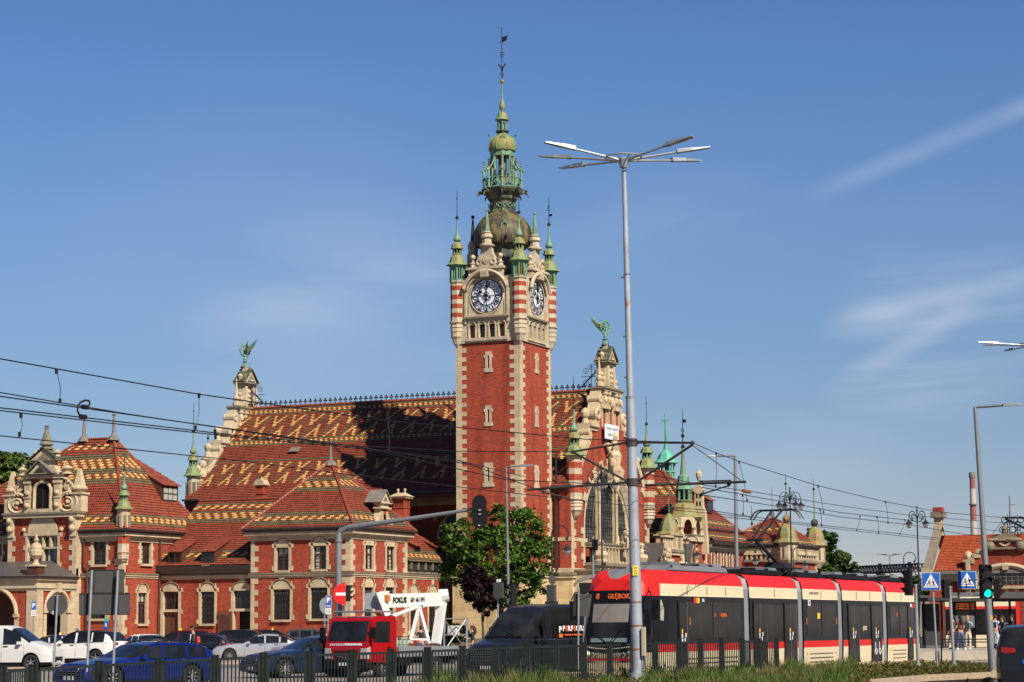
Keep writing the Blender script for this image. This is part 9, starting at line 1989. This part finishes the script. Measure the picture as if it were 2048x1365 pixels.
s=MB(); a=P3(1147,1187,61.1); b=P3(1184,1189,61.1); c=P3(1178,1234,61.1); d=P3(1146,1232,61.1); s.hexa([d,c,c+f0*.03,d+f0*.03,a,b,b+f0*.03,a+f0*.03],'sign_back'); a2=P3(1154,1187,61.08); d2=P3(1153,1232,61.08); s.hexa([d-f0*.03,d2-f0*.03,d2,d,a-f0*.03,a2-f0*.03,a2,a],'sign_back_dark'); part(s,'sign_board',t)
t=thing('sign_cabinet','grey flat signal cabinet on a short post left of the thin lamp pole','cabinet',P3(997,1310,89)); s=MB(); c=P3(997,1180,89); s.box(c.x-.19,c.x+.19,c.y-.08,c.y+.08,c.z-.32,c.z+.28,'sign_back'); part(s,'cabinet_box',t); s=MB(); s.cyl(P3(996,1320,89.1),P3(996,1170,89.1),.035,.035,'galvanised',8); part(s,'post',t); s=MB(); s.box(c.x-.08,c.x+.1,c.y-.02,c.y+.02,c.z+.3,c.z+.42,'sign_white'); part(s,'number_plate',t)
t=thing('parking_meter_sign','small navy and green parking notice on a thin post near the bay window','sign',P3(212,1290,140)); s=MB(); s.cyl(P3(210,1300,140),P3(211,1200,140),.035,.035,'galvanised',7); part(s,'post',t); s=MB(); c=P3(212.5,1250,139.8); s.box(c.x-.16,c.x+.16,c.y-.04,c.y,c.z-.3,c.z+.2,'sign_blue_dark') if 0 else s.box(c.x-.16,c.x+.16,c.y-.04,c.y,c.z-.3,c.z+.2,'sign_blue'); s.box(c.x-.17,c.x+.17,c.y-.05,c.y+.01,c.z+.2,c.z+.36,'teal'); s.box(c.x-.06,c.x+.06,c.y-.05,c.y-.04,c.z-.12,c.z+.1,'sign_white'); part(s,'notice',t)
# grey info pillar
t=thing('info_pillar','dark grey pillar with a round sign back on top, in front of the sandstone base','pillar',P3(1104,1310,110)); s=MB(); c=P3(1104,1300,110); z1=P3(1104,1170,110).z; s.box(c.x-.2,c.x+.2,c.y-.15,c.y+.15,0,z1,'sign_back'); s.box(c.x-.27,c.x+.27,c.y-.2,c.y+.2,P3(1104,1205,110).z-.1,P3(1104,1203,110).z,'sign_back_dark'); part(s,'pillar_body',t); s=MB(); q=P3(1104.5,1160,109.9); s.loft([[q+r0*.19*math.cos(2*PI*k/18)+uz*.24*math.sin(2*PI*k/18)+f0*o_ for k in range(18)] for o_ in (0,.03)],'sign_back'); part(s,'round_sign',t)
# ---- ornate lamps
M('lamp_iron',(.03,.034,.04),.45,.5,.2,4); 
m,nt,b=base('frosted_glass',.25,0,.5); b.inputs['Base Color'].default_value=(.45,.40,.38,1); b.inputs['Transmission Weight'].default_value=.6; b.inputs['Alpha'].default_value=.75
def bell(s,g,c,k):
    k=k*.74
    s.lathe(c.x,c.y,[(.05*k,c.z+.42*k),(.1*k,c.z+.36*k),(.13*k,c.z+.2*k),(.3*k,c.z+.08*k),(.42*k,c.z-.02*k),(.42*k,c.z-.06*k),(.28*k,c.z-.06*k)],'lamp_iron',12); g.lathe(c.x,c.y,[(.29*k,c.z-.06*k),(.3*k,c.z-.25*k),(.24*k,c.z-.42*k),(.1*k,c.z-.52*k),(.02*k,c.z-.54*k)],'frosted_glass',12)
def ornate(label,px,ytop,ybot,d,spread,n=4,a0=20,group='ornate lamps of the station square'):
    T=P3(px,ytop,d); B=P3(px+1,ybot,d); B.z=0; t=thing('ornate_lamp',label,'street lamp',B,0,group); k=spread/1.9; s=MB()
    s.cyl(B,Vector((T.x,T.y,T.z*.35)),.13*k,.1*k,'lamp_iron',10); s.cyl(Vector((T.x,T.y,T.z*.35)),Vector((T.x,T.y,T.z-.3*k)),.075*k,.045*k,'lamp_iron',10); s.lathe(T.x,T.y,[(.05*k,T.z-.4*k),(.09*k,T.z-.3*k),(.04*k,T.z-.15*k),(.08*k,T.z-.05*k),(.01,T.z+.1*k)],'lamp_iron',8); s.ball((T.x,T.y,T.z*.45),.13*k,'lamp_iron',8); s.lathe(T.x,T.y,[(.24*k,0),(.2*k,.5*k),(.14*k,.9*k),(.18*k,1.0*k),(.1*k,1.2*k)],'lamp_iron',10); part(s,'post',t)
    for i in range(n):
        a=R(a0)+2*PI*i/n; u=r0*math.cos(a)+f0*math.sin(a); c0=Vector((T.x,T.y,T.z-.75*k)); s=MB(); g_=MB(); hw=.95*k
        s.tube([c0-uz*.6*k,c0+u*.12*k+uz*.0,c0+u*.3*k+uz*.32*k,c0+u*.55*k+uz*.42*k,c0+u*.8*k+uz*.3*k,c0+u*.93*k,c0+u*hw-uz*.3*k],(.026*k),'lamp_iron',6)
        s.ring(c0+u*.42*k-uz*.05*k,u,uz,.2*k,.022*k,'lamp_iron',12,4); s.ring(c0+u*.6*k-uz*.2*k,u,uz,.1*k,.02*k,'lamp_iron',8,4); s.tube([c0+u*.1*k-uz*.5*k,c0+u*.45*k-uz*.38*k,c0+u*.75*k-uz*.25*k,c0+u*.9*k+uz*.05*k],.02*k,'lamp_iron',4)
        o_=part(s,'bracket',t); s=MB(); bell(s,g_,c0+u*hw-uz*.6*k,k); o=part(s,'lamp_shade',t); part(g_,'glass_globe',t,under=o)
    return t
ornate('ornate iron lamp rising beside the pantograph in front of the end pavilion',1579.5,976,1290,150,1.62)
ornate('ornate iron lamp with four bell lamps left of the factory chimney',1833.5,1014,1290,160,1.66,4,35)
ornate('ornate iron lamp in front of the great arched window',1202,930,1290,112,1.35,4,12)
def hook(label,px,ytop,ybot,d,side,k=1.0):
    T=P3(px,ytop,d); B=Vector((T.x,T.y,0)); t=thing('hook_lamp',label,'street lamp',B,0,'hooked iron lamps'); s=MB(); g_=MB(); u=r0*side; r_=.42*k; c=T+u*r_-uz*.0
    s.cyl(B,Vector((T.x,T.y,T.z*.4)),.09*k,.07*k,'lamp_iron',8); s.cyl(Vector((T.x,T.y,T.z*.4)),Vector((T.x,T.y,T.z-.42*k)),.05*k,.035*k,'lamp_iron',8); part(s,'post',t)
    s=MB(); c=Vector((T.x,T.y,T.z-.42*k))+u*r_; s.tube([c+u*(-r_)*math.cos(a)+uz*r_*math.sin(a) for a in [PI*1.25*i/14 for i in range(15)]],.03*k,'lamp_iron',6); part(s,'hook',t)
    e=c+u*(-r_)*math.cos(PI*1.2)+uz*(r_*math.sin(PI*1.2)-.5*k); s=MB(); s.ball(e+uz*.52*k,.09*k,'lamp_iron',8); bell(s,g_,e,k*.8); o=part(s,'lamp_shade',t); part(g_,'glass_globe',t,under=o); return t
hook('hooked iron lamp beside the right edge of the maple crown',1103,1052,1300,112,1,1.0)
hook('hooked iron lamp in front of the open stone arcade turret',1370,1073,1200,165,1,1.15)
hook('hooked iron lamp on the left corner of the end pavilion',1486,1084,1200,170,1,1.2)
hook('hooked iron lamp low beside the ornate lamp and pantograph',1586,1094,1200,175,1,1.2)
hook('hooked iron lamp above the tail of the tram',1807,1105,1250,150,1,.95)
# silver pole with a small sign back left of the great window
s=MB(); s.cyl(P3(1187,1340,75),P3(1186,1072,75),.035,.035,'galvanised',8); t=tag(s.build('signal_pole'),'thin silver pole with a small dark box, left of the ornate arch lamp','pole'); s=MB(); c=P3(1190,1090,74.9); s.box(c.x-.08,c.x+.08,c.y-.06,c.y+.06,c.z-.18,c.z+.18,'plastic_black'); o=s.build('signal_box'); o.parent=t
t=thing('entrance_canopy','grey curved entrance canopy with dark glass behind the tram front','canopy',P3(1180,1290,150)); s=MB(); a=P3(1152,1165,150); b=P3(1205,1150,146)
pr=[P3(1150,1166,150),P3(1160,1156,150),P3(1178,1150,150),P3(1200,1148,150),P3(1260,1150,150)]; s.loft([[p_+f0*o_ for p_ in pr]+[p_+f0*o_-uz*.25 for p_ in pr[::-1]] for o_ in (0,3)],'lead'); part(s,'canopy_roof',t); s=MB(); s.hexa([P3(1158,1300,151),P3(1262,1300,151),P3(1262,1300,152),P3(1158,1300,152),P3(1158,1166,151),P3(1262,1166,151),P3(1262,1166,152),P3(1158,1166,152)],'glass'); part(s,'glass_wall',t)
# ================================================================ tram stop
pd=[onZ(x,y,.45) for x,y in ((1838,1302),(2090,1296),(2090,1288),(1838,1290))]
p0_,p1_=P3(1838,1300,108),P3(2100,1300,112); q1_,q0_=P3(2100,1300,128),P3(1838,1300,124)
sheet('tram_platform',[p0_,p1_,q1_,q0_],.45,'concrete',.45)
t=thing('tram_shelter','dark glass tram shelter with a flat roof and orange display at the right','shelter',P3(1950,1290,122)); L0=P3(1858,1290,121); L1=P3(2090,1290,122); d=(L1-L0); d.z=0; Ls=d.length; d.normalize(); nn=Vector((-d.y,d.x,0)); L0.z=.45
def sb(s,u0,u1,v0,v1,z0,z1,m): s.hexa([L0+d*u0+nn*v0+uz*z0,L0+d*u1+nn*v0+uz*z0,L0+d*u1+nn*v1+uz*z0,L0+d*u0+nn*v1+uz*z0,L0+d*u0+nn*v0+uz*z1,L0+d*u1+nn*v0+uz*z1,L0+d*u1+nn*v1+uz*z1,L0+d*u0+nn*v1+uz*z1],m)
s=MB(); sb(s,-.2,1.6,-.6,1.6,2.55,2.72,'sign_back_dark'); sb(s,1.0,Ls,-.6,1.6,2.5,2.68,'sign_back_dark'); sb(s,3.6,Ls,-1.2,-.5,2.65,3.0,'sign_back'); part(s,'shelter_roof',t)
for u in (.1,1.1,1.75,2.95,4.0,5.0,6.0): s=MB(); sb(s,u-.05,u+.05,.9,1.0,0,2.55,'plastic_black'); part(s,'shelter_post',t)
s=MB(); sb(s,0,1.0,1.0,1.03,.15,2.4,'sign_back_dark'); sb(s,1.75,2.95,.88,.95,.1,.9,'sign_back_dark'); part(s,'shelter_panel',t)
s=MB(); sb(s,1.7,3.0,.7,.85,2.0,2.5,'plastic_black'); 
M('led_off',(.16,.035,.008),.5); sb(s,1.78,2.93,.68,.7,2.03,2.45,'led_off'); df=lambda a,b,c: L0+d*(2.35+a)+nn*(.675-c)+uz*(2.24+b)
for k in range(3):
    for a_,b_ in ((-.5,-.42),(-.36,-.02),(.03,.2),(.4,.48)): s.hexa([df(q_,.11-.12*k+z_,o_) for z_ in (0,.05) for q_,o_ in ((a_,0),(b_,0),(b_,.006),(a_,.006))],'led_orange')
part(s,'display_board',t)
s=MB(); sb(s,1.85,2.9,.8,.86,1.1,1.75,'sign_white'); part(s,'timetable_board',t)
s=MB(); sb(s,1.55,2.7,.6,.66,2.62,2.72,'sign_white'); tf=lambda a,b,c: L0+d*(2.15+a)+nn*(.595-c)+uz*(2.67+b); text_mesh(s,'Dworzec Główny',.08,'plastic_grey',tf,.1,0,0); part(s,'stop_name_plate',t)
for y0 in (1277,1283):
    pass
t=thing('platform_railing','dark tubular railing along the kerb in front of the waiting people','railing',P3(1882,1330,80)); s=MB()
for px in (1883,1980): s.cyl(P3(px,1331,80),P3(px+0,1272,80),.03,.03,'plastic_black',6)
for y in (1279,1284.5): s.cyl(P3(1883,y,80),P3(1985,y,80),.022,.022,'plastic_black',6)
part(s,'rails',t)
s=MB(); c=P3(1985,1236,64); s.box(c.x-.03,c.x+.03,c.y-.12,c.y-.1,c.z-.06,c.z+.06,'sign_yellow'); tag(s.build('yellow_push_button'),'small yellow crossing button box on the tall lamp post','push button')
# bicycle racks and railings by the station wall
t=thing('bicycle_rack','row of turquoise hire scooters and dark railings behind the lift truck','bicycle rack',P3(825,1300,118)); s=MB()
for px in (793,803,812): q=P3(px,1296,118); s.cyl(Vector((q.x,q.y,.12)),Vector((q.x+.02,q.y,1.25)),.045,.035,'teal',7); s.cyl(Vector((q.x-.22,q.y,1.25)),Vector((q.x+.22,q.y,1.27)),.02,.02,'plastic_black',5); s.box(q.x-.1,q.x+.5,q.y-.07,q.y+.07,.2,.27,'teal'); s.cyl((q.x-.12,q.y-.03,.22),(q.x-.12,q.y+.03,.22),.1,.1,'rubber',10); s.cyl((q.x+.55,q.y-.03,.22),(q.x+.55,q.y+.03,.22),.1,.1,'rubber',10)
part(s,'scooters',t)
s=MB()
for i in range(14): q=P3(790+i*8,1290,124); s.cyl(Vector((q.x,q.y,.1)),Vector((q.x,q.y,1.1)),.02,.02,'plastic_black',5)
s.cyl(P3(790,1290,124)*1+uz*0,P3(894,1290,124),.02,.02,'plastic_black',5); a=P3(790,1290,124); b=P3(894,1290,124); s.cyl((a.x,a.y,1.1),(b.x,b.y,1.1),.025,.025,'plastic_black',5); part(s,'railing',t)
# low background so the horizon is not bare: far treeline and roofs
M('far_green',(.05,.075,.03),.95,0,.5,.05); M('far_wall',(.20,.15,.12),.9,0,.2,.05)
rn=random.Random(3)
for i,(px,w_,y) in enumerate(((1690,60,1168),(1745,70,1160),(1800,60,1163),(1845,40,1166))):
    b=P3(px,1290,330+i*6); tree('background_tree','low treeline tree number '+['one','two','three','four'][i],b.x,b.y,0,[blob(px+dx,y+10+rn.uniform(-4,6),w_*.35,20,0,330+i*6,b.x,b.y) for dx in (-w_*.35,0,w_*.35)],.45,2200,['leaf_far','leaf_c'],.3,None,'tree','low trees under the lattice gantry',40+i)
LBL=['low tree directly behind the right end of the low bushy tree','low tree under the left half of the lattice gantry','low tree under the right half of the lattice gantry','low tree against the left gable of the orange roofed building']
for o in [o for o in bpy.data.objects if o.get('group')=='low trees under the lattice gantry']:
    o['label']=LBL[['one','two','three','four'].index(o['label'].split()[-1])]
s=MB(); a=P3(1655,1290,300); b=P3(1860,1290,300); s.box(min(a.x,b.x),max(a.x,b.x),a.y,a.y+8,0,5.2,'far_wall'); s.box(min(a.x,b.x)-.4,max(a.x,b.x)+.4,a.y-.4,a.y+8.4,5.2,5.6,'slate')
for i in range(10): x=min(a.x,b.x)+1+i*(abs(b.x-a.x)-2)/9; s.box(x-.5,x+.5,a.y-.03,a.y,1.5,3.8,'glass')
tag(s.build('low_building'),'long low dark building beyond the railway under the gantry','building')
# ================================================================ people
for n_,c_ in (('skin',(.42,.22,.15)),('suit_dark',(.018,.018,.022)),('shirt_blue',(.40,.48,.60)),('denim',(.045,.085,.17)),('denim_light',(.30,.38,.48)),('trousers_cream',(.62,.52,.38)),('hair_dark',(.02,.012,.008)),('hair_fair',(.30,.16,.07)),('cloth_black',(.012,.012,.013)),('cloth_brown',(.10,.03,.018)),('cloth_pink',(.55,.35,.42)),('cap_grey',(.10,.105,.12)),('cloth_blue',(.02,.06,.22)),('red_bag',(.42,.03,.02))): M(n_,c_,.8,0,.15,8)
def skinned(name,root,V,E,m,parent=None):
    me=bpy.data.meshes.new(name); me.from_pydata([tuple(v[0]) for v in V],E,[]); me.materials.append(MATS[m]); o=bpy.data.objects.new(name,me); col.objects.link(o); o.parent=parent or root
    md=o.modifiers.new('skin','SKIN'); md.use_smooth_shade=True; md.use_x_symmetry=False
    for i,v in enumerate(V):
        sv=me.skin_vertices[0].data[i]; sv.radius=v[1] if isinstance(v[1],tuple) else (v[1],v[1])
    me.skin_vertices[0].data[0].use_root=True; md.branch_smoothing=.4
    sb_=o.modifiers.new('sub','SUBSURF'); sb_.levels=1; sb_.render_levels=1; return o
def person(label,px,d,ang,h=1.75,z=0,top='suit_dark',legs='suit_dark',hair='hair_dark',long=False,stride=.12,arms=((.18,.05,.0),(.18,.05,.0)),shirt=None,bag=None,cap=None,tl='long',lean=0,glasses=False,turn=0,shoes='cloth_black'):
    """ang = way they face in camera terms; arms = (forward swing of the elbow, of the hand above the hip, raise)"""
    o_=P3(px,1300,d); t=thing('person',label,'person',(o_.x,o_.y,z)); F=fdir(ang); t.rotation_euler=(0,0,math.atan2(-F.x,F.y)); k=h/1.75
    # local: +y forward, +x right
    J=lambda x,y,zz: Vector((x*k,(y+lean*max(0,zz-.9))*k,zz*k))
    st=stride
    V=[(J(0,0,.95),(.13*k,.10*k)),(J(0,0,1.12),(.125*k,.09*k)),(J(0,0,1.32),(.145*k,.10*k)),(J(0,-.01,1.43),(.10*k,.08*k)),(J(0,0,1.50),.052*k),(J(0,.02,1.57),.062*k),(J(0,.025,1.65),(.078*k,.092*k)),(J(0,.01,1.71),(.06*k,.07*k))]
    E=[(i,i+1) for i in range(7)]; hands=[]
    def limb(parent,pts):
        i=parent
        for p_,r_ in pts: V.append((p_,r_)); E.append((i,len(V)-1)); i=len(V)-1
        return i
    for sg,fw in ((-1,st),(1,-st)):
        kn=J(sg*.10,fw*.55+.03,.50); an=J(sg*.10,fw*1.1-.02,.09)
        limb(0,[(J(sg*.09,0,.88),.088*k),(J(sg*.10,fw*.3,.70),.078*k),(kn,.058*k),(kn*.5+an*.5+Vector((0,-.015*k,0)),.052*k),(an,.036*k),(an+J(0,.06,-.05)-J(0,0,0)*0 if 0 else Vector((an.x,an.y+.07*k,.035*k)),.036*k),(Vector((an.x,an.y+.17*k,.03*k)),.03*k)])
    AR=[]
    for sg,(el,hd,up) in ((-1,arms[0]),(1,arms[1])):
        sh=J(sg*.17,-.01,1.40); e_=J(sg*(.23),-.03+el*.4,1.13+up*.15); w_=J(sg*(.22-.10*min(1,up*2)),el+.02,.90+up*.5)
        dr=(w_-e_).normalized(); wi=limb(3,[(sh,.052*k),(e_,.040*k),(w_,.027*k),(w_+dr*.05*k,(.036*k,.018*k))]); AR.append((sh,e_,w_)); pm=w_+dr*.05*k
        sd=dr.cross(Vector((sg,0,0))).normalized()
        for q,ln in ((-.03,.075),(-.01,.085),(.01,.08),(.03,.065)):
            b0=pm+sd*q*k+dr*.03*k; limb(wi,[(b0,.009*k),(b0+dr*ln*.55*k,.0085*k),(b0+dr*ln*k-Vector((sg*.02*k,0,0)),.007*k)])
        limb(wi,[(pm+sd*.035*k-dr*.01*k,.011*k),(pm+sd*.065*k+dr*.03*k,.009*k)])
    bo=skinned('body',t,V,E,'skin')
    # face
    s=MB(); L=lambda x,y,zz: J(x,y,zz)
    fb=MB(); fb.ball(L(0,.118,1.635),.014*k,'skin',6,1.4); fb.ball(L(-.08,.02,1.64),.02*k,'skin',6,1.4); fb.ball(L(.08,.02,1.64),.02*k,'skin',6,1.4)
    for q in (-.03,.03): fb.ball(L(q,.105,1.662),.010*k,'cloth_black' if glasses else 'hair_dark',6)
    if glasses: fb.box(*[v for v in (L(-.065,0,0).x,L(.065,0,0).x,L(0,.108,1.66).y-.0,L(0,.118,1.66).y,L(0,0,1.645).z,L(0,0,1.675).z)],'cloth_black')
    fb.box(L(-.022,0,0).x,L(.022,0,0).x,L(0,.1,1.6).y,L(0,.108,1.6).y,1.594*k,1.6*k,'red_bag'); f=fb.build('face'); f.parent=t
    hb_=MB(); c=L(0,-.005,1.685); 
    hb_.loft([[Vector((c.x+r_*math.cos(2*PI*i/12)*k,c.y+r_*1.12*math.sin(2*PI*i/12)*k-(.02*k if zz<0 else 0),c.z+zz*k)) for i in range(12)] for r_,zz in ((.06,-.09),(.088,-.05),(.097,.0),(.092,.045),(.06,.08),(.01,.095))],cap or hair,False,True)
    if long: hb_.tube([L(0,-.06,1.70),L(0,-.11,1.6),L(0,-.12,1.45),L(0,-.10,1.30)],[.08*k,.09*k,.09*k,.05*k],hair,8)
    if cap: hb_.hexa([L(-.07,.07,1.70),L(.07,.07,1.70),L(.06,.17,1.69),L(-.06,.17,1.69),L(-.07,.07,1.715),L(.07,.07,1.715),L(.06,.17,1.70),L(-.06,.17,1.70)],cap)
    q=hb_.build('cap' if cap else 'hair',None,True,None,60); q.parent=t
    # clothes as their own skins
    V2=[(J(0,0,.93),(.145*k,.115*k)),(J(0,0,1.12),(.14*k,.105*k)),(J(0,0,1.30),(.16*k,.115*k)),(J(0,-.01,1.43),(.11*k,.085*k)),(J(0,-.005,1.47),.07*k)]; E2=[(0,1),(1,2),(2,3),(3,4)]
    if tl=='coat': V2.append((J(0,0,.70),(.17*k,.13*k))); E2.append((0,5))
    for sh,e_,w_ in AR:
        n=len(V2); V2.append((sh,.066*k)); V2.append((e_ if tl!='short' else sh+(e_-sh)*.6,.055*k)); E2+=[(3,n),(n,n+1)]
        if tl!='short': V2.append((w_-(w_-e_)*.06,.042*k)); E2.append((n+1,n+2))
    skinned('jacket' if tl!='short' else 'top',t,V2,E2,top)
    V3=[(J(0,0,.98),(.135*k,.105*k)),(J(0,0,.90),(.13*k,.11*k))]; E3=[(0,1)]
    for sg,fw in ((-1,st),(1,-st)):
        kn=J(sg*.10,fw*.55+.03,.50); an=J(sg*.10,fw*1.1-.02,.09); n=len(V3); V3+=[(J(sg*.10,0,.84),.105*k),(J(sg*.105,fw*.3,.70),.092*k),(kn,.074*k),(an+Vector((0,0,.02*k)),.06*k)]; E3+=[(1,n),(n,n+1),(n+1,n+2),(n+2,n+3)]
    skinned('trousers',t,V3,E3,legs)
    s=MB()
    for sg,fw in ((-1,st),(1,-st)): an=J(sg*.10,fw*1.1-.02,.09); s.loft([[Vector((an.x+a*.05*k,an.y+b*k,zz*k)) for a,b in ((-1,-.06),(1,-.06),(1.1,.1),(.6,.2),(-.6,.2),(-1.1,.1))] for zz in (.0,.045)]+[[Vector((an.x+a*.04*k,an.y+b*k,.085*k)) for a,b in ((-1,-.05),(1,-.05),(1,.02),(.6,.06),(-.6,.06),(-1,.02))]],shoes)
    q=s.build('shoes'); q.parent=t
    if shirt: s=MB(); s.hexa([L(-.035,.098,1.08),L(.035,.098,1.08),L(.03,.125,1.08),L(-.03,.125,1.08),L(-.06,.07,1.45),L(.06,.07,1.45),L(.055,.105,1.45),L(-.055,.105,1.45)],shirt); q=s.build('shirt_front'); q.parent=t
    if bag: s=MB(); s.tube([L(.14,-.05,1.45),L(.17,.10,1.25),L(.17,.1,1.05)],.025*k,bag,6); s.hexa([L(-.12,-.13,1.05),L(.12,-.13,1.05),L(.1,-.25,1.07),L(-.1,-.25,1.07),L(-.11,-.12,1.38),L(.11,-.12,1.38),L(.09,-.22,1.36),L(-.09,-.22,1.36)],bag); q=s.build('backpack'); q.parent=t
    return t
person('man in a dark suit and sunglasses walking among the cars, red strap on his shoulder',386,82,195,1.82,.04,'suit_dark','suit_dark','hair_dark',stride=.18,arms=((.12,.1,.0),(.28,.1,.45)),shirt='shirt_blue',bag='red_bag',glasses=True)
person('person in a flat cap beside the bay wall behind the parked cars',154,150,170,1.72,.12,'cap_grey','denim','hair_dark',cap='cap_grey',stride=.05)
person('woman in black clothes standing behind the lift platform',945,108,185,1.68,.12,'cloth_black','cloth_black','hair_dark',True,stride=.05,arms=((.1,.1,0),(.25,.1,.6)),tl='coat')
person('person in a black top and jeans behind the lift frame',842,112,100,1.7,.12,'cloth_black','denim','hair_dark',stride=.1,tl='short')
person('person in a pink shirt between the charcoal van and the tram',1184,118,200,1.7,.12,'cloth_pink','denim','hair_fair',stride=.1,tl='short')
person('woman in cream trousers and pale denim jacket reading the stop timetable',1937,117,75,1.72,.45,'denim_light','trousers_cream','hair_fair',True,stride=.08,arms=((.1,.1,0),(.3,.1,.5)),bag='cloth_black',shoes='sign_white')
person('woman in blue jeans and dark brown top with white shoes on the platform',1922,114.5,110,1.72,.45,'cloth_brown','denim','hair_dark',True,stride=.2,tl='short',shoes='sign_white')
person('person in dark clothes waiting left of the two women on the platform',1908,118,160,1.74,.45,'cloth_brown','cloth_black','hair_dark',stride=.06)
person('person in pale top and jeans partly behind the tall lamp post',1992,114,60,1.75,.45,'shirt_blue','denim_light','hair_dark',stride=.08,bag='cloth_black')
person('person in a black sleeveless top with bare arms near the dark off-road car',2006,112,200,1.68,.45,'cloth_black','cloth_black','hair_dark',True,stride=.05,tl='short',arms=((.1,.1,0),(.3,.1,.4)))
person('person in black standing under the shelter roof at the right edge',2026,118,180,1.75,.45,'cloth_black','cloth_black','hair_dark',stride=.05)
